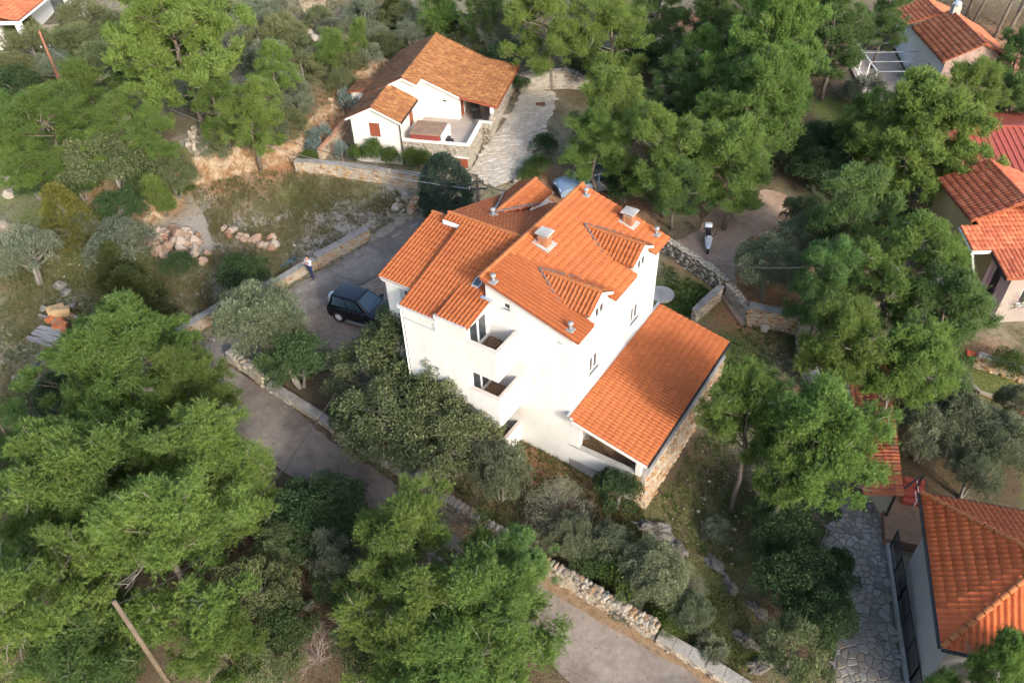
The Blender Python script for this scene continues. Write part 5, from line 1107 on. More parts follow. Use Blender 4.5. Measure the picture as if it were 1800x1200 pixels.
def broad(seed, H, Rr, nclump, nleaf, mat_, leaf=(.10, .05), base=.18, flat=.85, spread=.8, up=.3, stems=3, bark=None, shape='dome', cr=(.35, .7), trunk_r=.13):
    r = np.random.default_rng(seed); mb = MB(); V, F, T, off = [], [], [], 0; st = []
    for i in range(stems):
        a = r.uniform(0, 6.28); top = np.array([math.cos(a)*Rr*.25*(stems > 1), math.sin(a)*Rr*.25*(stems > 1), H*.5]); st.append(top); limb_tube(mb, [top[0]*.15, top[1]*.15, -.3], top, trunk_r, trunk_r*.5, r, .05, 6)
    for i in range(nclump):
        d = unit(r.normal(0, 1, 3)); d[2] = abs(d[2])*1.0-.25*r.random(); q = r.uniform(.35, 1.)**.5
        if shape == 'dome': c = np.array([d[0]*Rr*q, d[1]*Rr*q, H*(base+(1-base)*.5)+d[2]*H*(1-base)*.5*q])
        else:
            u = r.uniform(base, .97); rr = Rr*min(1, (1-u)*1.5+.12)*r.uniform(.5, 1.0); a = r.uniform(0, 6.28); c = np.array([rr*math.cos(a), rr*math.sin(a), H*u])
        k = r.uniform(*cr)
        if i % 3 == 0: s = st[i % stems]; limb_tube(mb, s*r.uniform(.5, 1), c, trunk_r*.35, .012, r, .06, 4)
        P, D = clump_points(c, k, int(nleaf*(k/.5)**2), r, flat, .4, up)
        v, f = leaves(P, D, leaf[0], leaf[1], spread, r); tint = np.clip(r.normal(.42, .14)+np.repeat(r.normal(0, .2, len(P)), 4), 0, 1)
        V.append(v); F.append(f+off); T.append(tint); off += len(v)
    cm = np_mesh('crown', np.concatenate(V), np.concatenate(F), mat_, np.concatenate(T)); bo = mb.build('trunk', bark or BARK_G, None, True); tm = bo.data; bpy.data.objects.remove(bo)
    return dict(trunk=tm, crown=cm, H=H, R=Rr, cz=.5)
def spray(seed, H, Rr, nclump, tufts, mat_, length=.14, width=.02, shape='cone', cr=(.2, .4), flat=1.1, up=1.0, n=6, spread=.45):
    """juniper, heath: tight upright sprays"""
    r = np.random.default_rng(seed); mb = MB(); mb.tube([(0,0,-.3),(r.normal(0,.05),r.normal(0,.05),H*.5),(0,0,H*.85)], [.09,.06,.015], 6); V, F, T, off = [], [], [], 0
    for i in range(nclump):
        u = r.uniform(.05, .98); a = r.uniform(0, 6.28)
        if shape == 'cone': rr = Rr*min(1., (1-u)*1.25+.05)
        elif shape == 'egg': rr = Rr*math.sin(math.pi*min(.97, (u*.86+.14)))**.6
        else: rr = Rr*math.sqrt(max(0, 1-(u*.98)**2))
        q = r.uniform(.55, 1.)**.5; c = np.array([rr*q*math.cos(a), rr*q*math.sin(a), H*u]); k = r.uniform(*cr)
        if i % 4 == 0: limb_tube(mb, [0,0,H*u*.7], c, .02, .006, r, .05, 3)
        P, D = clump_points(c, k, int(tufts*(k/.3)**2), r, flat, .3, up); D = unit(D+np.array([math.cos(a),math.sin(a),0])*.35)
        v, f = needles(P, D, n, length, width, spread, r); tint = np.clip(r.normal(.42, .16)+np.repeat(r.normal(0, .16, len(P)), n*3), 0, 1); V.append(v); F.append(f+off); T.append(tint); off += len(v)
    cm = np_mesh('crown', np.concatenate(V), np.concatenate(F), mat_, np.concatenate(T)); bo = mb.build('trunk', BARK_G, None, True); tm = bo.data; bpy.data.objects.remove(bo)
    return dict(trunk=tm, crown=cm, H=H, R=Rr, cz=.5)
def bare(seed, H=2., Rr=1.4, mat_=None, leafy=0., lm=None):
    r = np.random.default_rng(seed); mb = MB(); tips = []
    def grow(p, d, L, rad, lev):
        q = p+d*L; mb.tube([p, (p+q)/2+r.normal(0, L*.06, 3), q], [rad, rad*.8, rad*.55], 3 if lev > 1 else 4, cap=False); tips.append(q)
        if lev < 5:
            for _ in range(3 if lev in (1, 2) else 2): grow(q, unit(d+r.normal(0, .48, 3)+[0,0,.08]), L*r.uniform(.6, .82), rad*.6, lev+1)
    for i in range(16):
        a = r.uniform(0, 6.28); grow(np.array([0., 0, -.1]), unit(np.array([math.cos(a)*.75, math.sin(a)*.75, 1.])), H*.27, .014, 0)
    bo = mb.build('trunk', mat_ or TWIG, None); tm = bo.data; bpy.data.objects.remove(bo); cm = None
    if leafy:
        P = np.array(tips); P = P[r.random(len(P)) < leafy]; P = np.repeat(P, 5, 0)+r.normal(0, .07, (len(P)*5, 3)); v, f = leaves(P, np.tile([0, 0, 1.], (len(P), 1)), .07, .03, 1., r); cm = np_mesh('crown', v, f, lm, np.clip(r.normal(.5, .2, len(v)), 0, 1))
    return dict(trunk=tm, crown=cm, H=H, R=Rr, cz=.5)
LIB = {
 'pine': [pine(s, mat_=PINE1) for s in (1, 2, 3)], 'pineb': [pine(s, mat_=PINE2, nclump=215) for s in (11, 12)],
 'far': [pine(s, H=9., Rr=5., nclump=400, nshoot=62, mat_=PINE1, base=.22, sh=dict(needles_n=9, L=.42, nl=.20, nw=.045)) for s in (17,)], 'farb': [pine(19, H=9., Rr=5., nclump=400, nshoot=62, mat_=PINE2, base=.22, sh=dict(needles_n=9, L=.42, nl=.20, nw=.045))],
 'umb': [pine(s, mat_=PINE1, base=.48, nclump=290) for s in (15,)],
 'young': [pine(s, H=4, Rr=1.5, nclump=80, nshoot=50, mat_=PINE1, base=.08, style='cone') for s in (21, 22)],
 'oak': [broad(s, 4, 2.2, 75, 430, OAKL, (.11, .065), base=.08, cr=(.3,.6)) for s in (31, 32, 33)],
 'dark': [broad(s, 3.2, 2., 60, 400, DARKL, (.12, .065), base=.05, cr=(.3,.6)) for s in (41, 42, 43)],
 'olive': [broad(s, 4, 2.2, 95, 520, OLIVEL, (.16, .038), spread=.5, up=.9, flat=1.15, base=.1, cr=(.28,.55)) for s in (51, 52, 53)],
 'greyo': [broad(s, 3, 1.8, 60, 420, GREYL, (.12, .045), spread=.7, up=.6, base=.02, cr=(.28,.55)) for s in (56, 57)],
 'juniper': [spray(61, 4.2, 1.7, 330, 55, JUNL, .16, .03, 'egg', (.18, .34))],
 'djun': [spray(62, 3.0, 1.4, 170, 60, leafmat('dark_juniper_sprays', (.030,.045,.014), (.058,.075,.022), (.10,.115,.036), .25), .13, .024, 'cone', (.2, .4))],
 'yellow': [spray(63, 3.6, 1.3, 150, 60, YELL, .14, .024, 'cone', (.18, .36))],
 'heath': [spray(s, 2.0, 1.3, 70, 55, HEATHL, .16, .022, 'dome', (.2, .42)) for s in (64, 65)],
 'grey': [spray(s, 1.6, 1.3, 60, 55, GREYL, .15, .024, 'dome', (.2, .4)) for s in (66, 67)],
 'shrub': [broad(s, 1.6, 1.2, 26, 300, DARKL, (.10, .05), base=.05, trunk_r=.04) for s in (71, 72)],
 'gshrub': [broad(s, 1.6, 1.2, 26, 300, leafmat('green_shrub_leaves_%d' % s, (.040,.075,.016), (.075,.120,.026), (.13,.165,.045), .3), (.10, .05), base=.05, trunk_r=.04) for s in (73,)],
 'bare': [bare(81), bare(82)], 'barel': [bare(83, leafy=.5, lm=GREYL, H=2.4, Rr=1.7)],
 'blue': [spray(91, .8, .55, 18, 40, BLUEL, .22, .03, 'dome', (.14, .26), n=5)],
}
vcount = {}
def plant(kind, cx, cy, rpx, h, label, group=None, name=None, rot=None, cat=None, on=None):
    """a plant whose crown shows centred on pixel (cx, cy), rpx wide to each side, h metres high"""
    lib = LIB[kind]; k = vcount.get(kind, 0); vcount[kind] = k+1; L = lib[k % len(lib)]
    p = G(cx, cy, h*L['cz']) if on is None else np.array(on); Rw = rpx*depth((p[0], p[1], p[2]+h*L['cz']))/FPX
    if kind in ('pine', 'pineb') and Rw > 3.5:
        lib = LIB['far' if kind == 'pine' else 'farb']; L = lib[k % len(lib)]; p = G(cx, cy, h*L['cz']) if on is None else p
    nm = name or {'pine':'pine_tree','umb':'pine_tree','pineb':'pine_tree','young':'young_pine','oak':'oak_tree','dark':'evergreen_shrub','olive':'olive_tree','greyo':'grey_shrub','juniper':'juniper_tree','djun':'juniper_tree','yellow':'juniper_tree','heath':'heath_shrub','grey':'grey_shrub','shrub':'shrub','gshrub':'shrub','bare':'bare_bush','barel':'bare_bush','blue':'agave_plant'}[kind]
    ct = cat or ('tree' if nm.endswith('tree') or nm == 'young_pine' else 'plant' if kind == 'blue' else 'shrub')
    t = thing(nm, p, rot if rot is not None else (k*2.4) % 6.28, label, ct, group)
    s = Rw/L['R']; t.scale = (s, s, h/L['H'])
    for part in ('trunk', 'crown'):
        if L[part] is not None: link(bpy.data.objects.new(part, L[part]), t)
    return t
# ================================================================ trees and shrubs where the photograph has them
TREES = [
 # lower left pines
 ('pine',215,655,140,7.5,'bright pine behind the plank heap, its top nearest the dark juniper'),
 ('pine',330,700,85,6.5,'pine whose crown overhangs the bend of the lane'),
 ('pine',150,860,175,8,'wide pine right of the frame edge, above the leaning timber pole'),
 ('pine',385,840,125,7.5,'pine beside the lane with pale dead twigs on its flank'),
 ('pine',300,980,150,8.5,'great pine just behind the leaning timber pole'),
 ('pine',90,1060,150,8.5,'pine filling the bottom left corner of the picture'),
 ('pineb',15,790,75,6,'pine cut by the left frame edge above the corner pine'),
 ('pineb',180,1180,120,6,'low pine below the leaning timber pole at the picture bottom'),
 ('pine',395,1140,80,5,'small pine right of the leaning timber pole'),
 # bottom centre
 ('pine',735,975,120,7,'bright pine reaching over the lane wall, topmost of the bottom group'),
 ('pine',690,1080,115,7,'bright pine at the bottom centre, nearest the grey bare bush'),
 ('pine',870,1085,150,7,'broad bright pine hanging over the lower lane'),
 ('pineb',890,1005,85,5.5,'darker pine leaning over the lane wall'),
 ('pine',800,1180,140,6.5,'pine at the bottom edge below the broad bright pine'),
 # right centre
 ('pineb',1500,400,95,8,'tall pine above the olive by the dirt yard'),
 ('pineb',1455,500,70,7,'pine behind the olive by the dirt yard, with bare twigs'),
 ('pine',1560,500,100,8,'pine in the middle of the right-hand grove'),
 ('pineb',1650,580,90,7.5,'pine nearest the outside stairs of the yellow house'),
 ('umb',1490,600,85,8,'pine overhanging the corner of the stone garden wall'),
 ('umb',1575,645,85,7.5,'pine over the far end of the mossy shed roof'),
 ('umb',1325,740,80,8,'bright pine beside the stone retaining wall of the porch'),
 ('umb',1430,755,115,9,'bright pine spreading over the mossy shed'),
 ('umb',1385,815,85,8,'low bright bough-heavy pine above the dark shrubs by the path'),
 # right top
 ('pine',1610,240,120,9,'large bright pine left of the dark red roof, lower half of its pair'),
 ('pine',1690,190,75,8,'bright pine touching the dark red metal roof'),
 ('pine',1520,235,45,5.5,'small round pine left of the large bright pine'),
 ('pine',1350,100,95,11,'tall pine column left of the white pergola'),
 ('pine',1330,190,90,9,'dense bright pine below the tall pine column'),
 ('pineb',1470,70,75,8,'pine overhanging the white pergola'),
 ('pineb',1240,60,70,8,'pine at the top edge beside the red clearing'),
 ('pine',1260,130,60,7,'pine between red clearing and the tall pine column'),
 ('pineb',1190,160,60,6,'deep green pine behind the pine above the silver car'),
 ('pine',1060,210,80,7.5,'bright pine at the edge of the paved drive'),
 ('pine',1045,262,62,6,'pine whose boughs hang over the silver car'),
 ('pine',1180,270,80,7.5,'pine with yellow-tipped boughs above the dirt yard'),
 ('pine',1290,300,85,7,'pine over the top of the dirt yard'),
 ('pineb',1190,330,60,5,'low pine boughs behind the roof corner of the white house'),
 ('pine',1250,235,55,6,'small pine left of the dense bright pine'),
 ('pine',970,45,75,8,'pine at the top edge behind the drive wall, left of a pair'),
 ('pine',1080,70,75,8,'pine at the top edge with a forked dark trunk'),
 ('pineb',1150,30,60,7,'pine at the top edge left of the red clearing'),
 ('pineb',1330,20,60,9,'pine at the top edge above the tall pine column'),
 ('pineb',1440,10,60,8,'pine at the top edge above the pergola pine'),
 ('pineb',1560,20,45,8,'pine at the top edge left of the low orange roof'),
 ('pineb',1785,120,50,7,'dark pine at the right edge below the leaning trunks'),
 ('pineb',1770,190,50,6,'dark pine at the right edge above the dark red roof'),
 ('young',770,22,38,5,'small bright pine at the top edge above the villa roof'),
 ('pineb',850,20,45,6,'dark pine at the top edge behind the villa roof'),
 # left top
 ('pine',310,75,120,10,'biggest pine at the top left with a bare grey trunk'),
 ('pine',90,215,95,6.5,'broad bright pine below the brown timber pole'),
 ('pine',25,230,60,6,'bright pine at the left edge below the brown pole'),
 ('pine',215,225,55,5,'bright pine left of the bare grey trunk'),
 ('pine',430,190,60,6,'bright pine right of the bare grey trunk above the earth bank'),
 ('pine',190,270,45,4,'small pine over the grey-green oak'),
 ('pine',160,165,60,5.5,'bright pine right of the reddish pole foot'),('pine',250,245,48,4.5,'small bright pine between bare grey trunk and the oak'),('pine',375,175,50,5.5,'pine close behind the bare grey trunk'),('pine',50,285,58,4.5,'low bright pine at the left edge above the pale outcrop'),('pine',480,130,40,4.5,'bright pine among scrub below the sandy track'),('pine',120,300,45,4,'low pine between left outcrop and yellow-green juniper'),
 ('young',622,72,25,3,'upright young pine left of the villa roof'),
 ('young',575,88,32,2.8,'bushy young pine beside the sandy track'),
 ('young',280,340,28,3,'young pine at the edge of the earth bank'),
 # broadleaf by the white house
 ('olive',455,570,75,4.4,'silvery olive at the bend of the lane'),
 ('olive',505,600,40,3.2,'lower bough mass of the olive at the bend, beside the gravel'),
 ('dark',520,640,60,3.2,'dark evergreen between the lane wall and the gravel'),
 ('oak',650,655,75,3.4,'oak in front of the black car'),
 ('oak',720,622,85,5.6,'oak against the white wing wall'),
 ('oak',700,735,100,4.4,'oak in the middle of the garden clump'),
 ('oak',805,678,75,5.2,'oak touching the lower balconies'),
 ('oak',800,780,90,4,'oak above the lane wall nearest the balconies'),
 ('dark',630,735,55,2.4,'dark evergreen over the lane wall'),
 ('dark',745,790,55,2.4,'dark evergreen low down behind the lane wall'),
 ('olive',880,835,58,3.4,'pale green olive beside the porch garden'),
 ('barel',985,890,75,2.8,'grey half-bare bush in front of the porch'),
 ('barel',1030,930,60,2.6,'grey twiggy bush behind the lane wall'),
 ('dark',1085,865,45,2.2,'dark bush at the porch corner'),
 ('olive',1000,950,45,2.2,'small olive above the lane wall, below the twiggy bush'),
 ('olive',1150,1010,58,3,'thin olive by the grey rock outcrop'),
 ('gshrub',1100,1015,42,1.8,'green shrub behind the lower lane wall'),
 ('olive',1070,960,40,2.2,'small olive left of the rock outcrop'),
 ('barel',1200,1030,50,1.6,'thin grey bush between the lane wall and the rocks'),('olive',1215,1080,38,1.8,'small olive low on the slope beside the rocks'),('grey',1100,1060,30,1.0,'grey scrub at the back of the lower lane wall'),('gshrub',1180,1090,30,1.1,'green shrub at the back of the low bottom wall'),('grey',1260,930,26,.8,'low grey plant on the shaded garden slope'),('shrub',1040,985,34,1.4,'dark shrub pressed against the lower lane wall'),('grey',1250,1140,30,1.0,'grey scrub by the lower rock outcrop'),
 # right side
 ('olive',1350,475,60,4,'olive at the edge of the dirt yard'),
 ('olive',1400,440,50,4,'olive boughs behind the dirt yard olive'),
 ('oak',1420,390,45,3.6,'grey-green oak under the grove at the yard'),
 ('olive',1640,690,60,3.6,'olive nearest the mossy shed roof'),
 ('olive',1690,760,65,3.8,'olive in the middle of the lower right grove'),
 ('olive',1630,770,52,3.4,'olive right of the shed roof end'),
 ('olive',1755,790,60,3.8,'olive above the hipped roof'),
 ('olive',1785,730,45,3.4,'olive at the right edge above the hipped roof'),
 ('olive',1710,840,45,3,'olive touching the back of the hipped roof'),
 ('shrub',1600,665,35,1.8,'dark shrub over the shed end'),
 ('gshrub',1770,640,30,1.2,'green shrub on the red terrace bank'),
 ('dark',1370,930,62,3,'dark shrub below the bright pines by the path'),
 ('dark',1420,900,50,3,'dark shrub at the head of the stone path'),
 ('dark',1400,1020,75,3.2,'dark shrub midway along the stone path'),
 ('dark',1440,1090,65,3,'dark shrub bulging onto the stone path'),
 ('oak',1395,1150,65,3,'grey-green shrub at the bottom beside the path'),
 ('dark',1470,1010,38,2.4,'dark shrub on the path edge'),
 ('grey',1310,700,24,.9,'silvery low plant by the garden wall'),
 ('gshrub',1290,660,24,.8,'low green plant at the porch wall end'),
 ('shrub',1480,260,50,2.6,'dark undergrowth shrub in the shade of the small round pine'),
 ('dark',1560,310,60,3,'dark undergrowth below the large bright pine'),
 ('dark',1440,300,50,3,'dark evergreen right of the dirt yard pine'),
 ('greyo',1520,165,40,2.6,'grey shrub below the pergola'),
 ('bare',1490,150,36,2.2,'brown bare bush below the pergola'),
 ('dark',1760,270,40,2.5,'dark shrub before the dark red roof'),
 ('olive',1795,270,24,3,'olive at the right edge over the dark red roof'),
 ('dark',1660,330,40,3,'dark evergreen beside the steep outside stair'),
 ('dark',1100,330,40,2.2,'dark evergreen under the pines by the silver car'),
 ('gshrub',945,290,22,1.2,'yellow-green hedge plant at the drive edge'),
 ('gshrub',925,310,18,1.0,'low hedge plant at the drive mouth'),
 ('shrub',958,258,22,1.4,'hedge plant midway up the drive'),
 ('olive',885,55,42,4,'grey olive behind the villa porch'),
 ('shrub',915,150,16,1.2,'shrub at the villa porch corner'),
 # left
 ('juniper',783,335,46,4.6,'dense blue-green rounded juniper behind the white house'),
 ('yellow',112,375,48,4,'yellow-green pointed juniper on the left slope'),
 ('greyo',45,455,60,3.6,'rounded grey-green shrub at the left edge'),
 ('greyo',215,435,62,3.2,'spreading grey-green shrub by the boulder heap'),
 ('djun',235,525,60,3.6,'dark olive-brown juniper above the bottom left pines'),
 ('djun',205,470,38,3,'small brownish juniper within the grey-green shrub'),
 ('dark',432,488,45,2.8,'dark green shrub beside the roadside wall'),
 ('shrub',310,468,26,1.4,'dark low shrub below the boulder heap'),
 ('oak',195,290,75,4.4,'grey-green oak above the left earth bank'),
 ('dark',215,365,45,2.6,'dark shrub under the grey-green oak'),
 ('oak',300,300,40,2.6,'oak shrub on top of the earth bank'),
 ('oak',450,250,42,2.8,'dark oak shrub on the bank below the bright pine'),
 ('gshrub',325,335,18,1.2,'green shrub hanging on the bank face'),
 ('heath',60,90,55,3,'yellow-green heath below the top left house'),
 ('heath',130,85,50,3,'heath right of the brown timber pole'),
 ('heath',150,40,50,3,'heath beside the top left terrace'),
 ('heath',20,130,45,3,'heath at the left edge near the top'),
 ('dark',30,160,45,3,'dark evergreen at the left edge among heath'),
 ('heath',180,120,50,3,'heath between brown pole and biggest pine'),
 ('greyo',450,30,40,3,'grey shrub at the top edge right of the biggest pine'),
 ('heath',500,60,42,2.4,'heath left of the sandy track'),
 ('grey',470,100,38,2,'grey scrub mound right of the biggest pine'),
 ('heath',530,120,34,1.8,'heath below the sandy track'),
 ('grey',510,150,32,1.6,'grey scrub mound near the pale rock'),
 ('greyo',520,190,36,2,'grey shrub above the villa earth bank'),
 ('heath',470,180,30,1.8,'heath right of the bright bank pine'),
 ('heath',560,30,24,1.6,'heath beside the sandy track at the top edge'),
 ('grey',640,25,36,2,'grey scrub at the top edge left of the small pine'),
 ('heath',700,30,36,2,'heath at the top edge above the villa'),
 ('grey',660,60,26,1.4,'grey scrub beside the upright young pine'),
 ('heath',600,140,28,1.2,'heath above the villa earth bank'),
 ('djun',690,22,28,2.4,'dark juniper at the top edge'),
 ('greyo',720,60,28,2,'grey shrub behind the villa ridge'),
 ('dark',60,330,30,1.6,'dark low shrub on the left rocks'),
 # villa garden
 ('gshrub',655,268,17,1.9,'dark green citrus bush under the villa shutter'),
 ('gshrub',628,274,14,1.4,'pale citrus bush left in the villa bed'),
 ('gshrub',688,278,14,1.6,'thin citrus bush midway along the villa bed'),
 ('gshrub',722,284,17,1.7,'bushy citrus by the villa downpipe'),
 ('gshrub',748,288,15,1.9,'citrus bush right of the villa downpipe'),
 ('blue',600,268,11,1.2,'blue-grey agave at the villa bed end'),
 ('blue',563,243,22,1.2,'silver-blue plant against the earth bank'),
 ('blue',617,185,22,1.6,'silver-blue plant beside the villa wing'),
 ('blue',552,262,16,.9,'silver-blue low plant at the bank corner'),
 ('gshrub',543,275,14,.9,'green tuft at the end of the garden wall'),
 # bottom left dark wood
 ('dark',570,890,70,2.6,'dark evergreen beside the lane, uppermost of the shaded clump'),
 ('dark',530,930,75,2.8,'dark evergreen in the middle of the shaded clump'),
 ('dark',610,930,55,2.4,'dark evergreen at the lane edge near the bright pine'),
 ('oak',500,960,50,3,'yellowish oak in the shaded clump'),
 ('greyo',590,985,48,3,'pale olive-green bush left of the bright pines'),
 ('oak',450,1050,70,4,'mottled oak right of the great pine'),
 ('dark',500,1110,55,3,'dark evergreen under the mottled oak'),
 ('bare',550,1130,75,2.4,'grey-purple leafless bush at the bottom'),
 ('bare',600,1080,40,1.8,'small leafless bush beside the bright pine'),
 ('dark',590,1030,45,2.0,'dark evergreen above the leafless bush'),('dark',630,1120,45,2.0,'dark evergreen right of the leafless bush'),('oak',480,1170,55,2.6,'oak at the bottom edge left of the leafless bush'),('shrub',650,1175,45,1.8,'glossy dark shrub at the bottom edge'),
 ('dark',100,690,40,2,'dark shrub in the shade of the left pines'),
 ('dark',60,830,45,2.4,'dark evergreen under the wide pine'),
 ('grey',60,740,30,1.0,'grey scrub on the stony slope at left'),
]
for e in TREES: plant(*e)
FILL = [('heath',40,60,2.6,'heath mound below the terrace of the top left house'),('greyo',95,120,2.6,'grey mound hugging the foot of the reddish pole'),('heath',210,60,2.8,'heath mound touching the biggest pine on its left'),('dark',225,150,2.4,'dark mound under the left boughs of the biggest pine'),
 ('heath',380,20,2.4,'heath mound at the top edge under the right boughs of the biggest pine'),('greyo',400,60,2.4,'grey mound right of the biggest pine, above the pale rocks'),('heath',455,75,2,'heath mound just right of the pale rocks'),('greyo',480,20,2.4,'grey mound at the top edge, second left of the sandy track'),
 ('heath',520,90,1.8,'heath mound at the lower end of the sandy track'),('grey',545,105,1.4,'low grey mound left of the bushy young pine'),('heath',505,215,1.6,'heath mound on the brink of the bank beside the villa'),('grey',480,225,1.4,'low grey mound between bank pine and villa bank'),('heath',400,240,1.6,'heath mound right of the rubble bank'),
 ('grey',585,50,1.3,'low grey mound right of the sandy track'),('heath',610,105,1.2,'heath mound at the foot of the upright young pine'),('grey',645,95,1.2,'low grey mound between upright young pine and villa roof'),('heath',680,75,1.4,'heath mound at the upper left roof corner of the villa'),('greyo',730,45,2,'grey mound above the villa ridge end'),
 ('dark',800,50,2.4,'dark mound right above the villa roof'),('heath',820,75,1.6,'heath mound behind the villa, left of the grey olive'),('dark',140,330,1.8,'dark mound above the yellow-green juniper'),('grey',150,400,1.4,'low grey mound right of the yellow-green juniper'),('heath',160,240,2,'heath mound between the two bright left pines'),
 ('dark',255,320,1.6,'dark mound right of the grey-green oak'),('heath',300,275,1.4,'heath mound left of the rubble bank'),('grey',380,265,1.2,'low grey mound on the bank edge below the rubble'),('dark',360,170,2,'dark mound behind the bare grey trunk'),('greyo',255,200,2.2,'grey mound left of the bare grey trunk')]
for i, (k_, px, py, h_, lb) in enumerate(FILL): plant(k_, px, py, 34 if k_ != 'grey' else 28, h_, lb, 'thicket mounds of the upper left slope')
UNDER = [(1450,240,'left of the small round pine'),(1400,270,'between dirt yard pine and small round pine'),(1560,370,'under the large bright pine, below its bare bough'),(1610,400,'left of the steep outside stair'),(1470,330,'below the small round pine'),(1700,130,'right of the low orange roof gable'),(1640,140,'right under the stone gable'),(1780,240,'above the dark red roof at the right edge'),
 (1540,280,'between small round pine and large bright pine'),(1150,110,'under the pine left of the red clearing'),(1110,100,'at the foot of the forked dark trunk'),(1040,110,'behind the rubble wall of the drive'),(900,100,'right behind the villa porch roof'),(1200,210,'between the drive pine and the dense bright pine'),(1130,230,'right of the pine at the drive edge')]
for px, py, w in UNDER: plant('shrub', px, py, 40, 1.8, 'dark undergrowth shrub '+w, 'undergrowth of the pine wood')
for x_, y_, h_, r_, lb in ((1.0,-1.0,8.2,66,'young bright pine in front of the hipped roof corner'),(2.6,-1.1,8.4,66,'pine at the bottom right corner of the picture')):
    q_ = Wp @ Vector((x_, y_, 0)); plant('pine', 0, 0, r_, h_, lb, on=(q_.x, q_.y, float(gz(q_.x, q_.y))))
bgv = plant('shrub', 1772, 535, 30, 2.2, 'bougainvillea with magenta flowers by the yellow house', name='bougainvillea', on=G(1765,545))
fl = np.random.default_rng(9); P = np.array([0,0,1.])+fl.normal(0, .55, (700, 3))*[1.1,1.1,.6]; v, f = leaves(P, unit(P), .09, .08, 1., fl)
link(bpy.data.objects.new('blossom', np_mesh('blossom', v, f, PINKL, fl.random(len(v)))), bgv)
# ================================================================ walls along the lane and gardens
CAPC = mat('ribbed_concrete_cap', [(.17,.158,.14),(.25,.235,.215),(.31,.295,.27)], 1.6, .92, .6, 14, .3)
stone_wall([(408,634),(440,655),(470,678)], .85, .55, 'thick pale rendered wall end at the bend below the olive', 'white', core=BEIGE_CONC, limit=30, hs=.26, ls=.5)
stone_wall([(474,684),(520,712),(560,738),(610,772),(660,806),(710,836),(740,852)], .5, .45, 'low pale stone wall along the lane below the oaks', 'white', limit=160, cap=CAPC)
stone_wall([(742,850),(752,862)], 1.0, .6, 'squat stone pier at the end of the low lane wall', 'grey', limit=20, cap=CAPC)
stone_wall([(765,880),(800,905),(840,930),(895,964)], 1.05, .5, 'rough stone wall beside the bright bottom pine', 'grey', limit=200, hs=.17, ls=.28)
stone_wall([(900,972),(950,1000),(1000,1030),(1060,1066),(1140,1112),(1152,1118)], .95, .5, 'long rough stone wall on the lower lane with a square end', 'grey', limit=250, hs=.17, ls=.28)
stone_wall([(1156,1126),(1210,1158),(1270,1194),(1330,1232)], .6, .5, 'low stone wall running out at the bottom edge', 'grey', limit=150, hs=.17, ls=.28, cap=CAPC)
stone_wall([(318,598),(350,578),(398,549)], .75, .42, 'roadside wall with concrete top beside the left pines', 'rust', limit=120, cap=CAPC, capw=.09)
stone_wall([(400,548),(440,527),(484,506)], .6, .4, 'roadside wall stretch behind the olive', 'rust', limit=60, cap=CAPC, capw=.09)
stone_wall([(488,508),(520,488),(556,468)], .65, .42, 'roadside wall stretch behind the standing person', 'rust', limit=120, cap=CAPC, capw=.10)
stone_wall([(558,466),(600,443),(647,418)], .75, .45, 'roadside wall stretch with ribbed top on the vacant lot', 'rust', limit=150, cap=CAPC, capw=.10)
stone_wall([(722,378),(738,352)], .5, .5, 'low stone wall end beside the rounded juniper', 'rust', limit=40)
kb = bpy.data.objects.new('kerb', None); link(kb); tag(kb, 'broken concrete kerb along the upper lane', kind='structure')
kp = [Vector(G(*p)) for p in ((735,392),(690,418),(640,447),(580,480),(520,514),(450,556),(380,602))]; rk = random.Random(12)
KERB = mat('worn_kerb', [(.15,.135,.12),(.22,.20,.18),(.28,.26,.235)], 2.5, .95, .6, 14, .3)
for p, q in zip(kp[:-1], kp[1:]):
    L_ = (q-p).length; s_ = 0
    while s_ < L_-.3:
        l_ = rk.uniform(.4,1.1)
        if rk.random() < .78:
            a_ = p.lerp(q, s_/L_); b2_ = p.lerp(q, min(1, (s_+l_*.94)/L_)); o = Vector((rk.uniform(-.07,.07), rk.uniform(-.07,.07), .03+rk.uniform(-.02,.02))); m_ = MB(); m_.bar(a_+o, b2_+o, rk.uniform(.18,.34), .13); m_.build('kerb_stone', KERB, kb, bevel=.025, seg=1)
        s_ += l_
stone_wall([(522,300),(600,308),(680,320),(748,330)], [.85,.95,1.0,1.0], .4, 'garden wall with pale top in front of the villa bed', 'rust', limit=160, cap=CAPC, capw=.07)
stone_wall([(563,282),(590,252),(612,224)], .8, .3, 'narrow reddish retaining wall beside the villa wing', 'rust', limit=60, cap=mat('terracotta_cap', [(.30,.15,.09),(.40,.22,.14)], 3, .9))
stone_wall([(1168,440),(1200,462),(1240,490),(1272,516)], [.9,1.0,1.1,1.1], .5, 'dry stone wall between dirt yard and white house', 'white', limit=180, hs=.17, ls=.26, core=MORTAR_D)
tw_ = [G(1207,458), G(1240,486), G(1276,514)]
stone_wall([(1278,520),(1300,545),(1312,562)], .9, .45, 'curved stone wall stretch below the dirt yard', 'white', limit=70, hs=.17, ls=.26)
stone_wall([(1312,563),(1350,574),(1400,584)], [1.2,1.25,1.3], .5, 'mortared stone wall facing the garden under the grove', 'rust', limit=150, cap=CAPC, hs=.18, ls=.28)
stone_wall([(1404,584),(1408,620),(1415,660),(1428,696)], 1.2, .5, 'stone wall stretch running down beside the grove', 'grey', limit=120, cap=CAPC)
stone_wall([(1218,566),(1240,545),(1264,524)], .9, .35, 'short sunlit beige wall behind the porch', 'white', core=BEIGE_CONC, limit=40, cap=CAPC)
stone_wall([(912,158),(950,152),(1000,150),(1034,155)], [1.2,1.3,1.2,.8], .9, 'broad rubble wall at the top of the villa drive', 'white', limit=150, hs=.28, ls=.4)
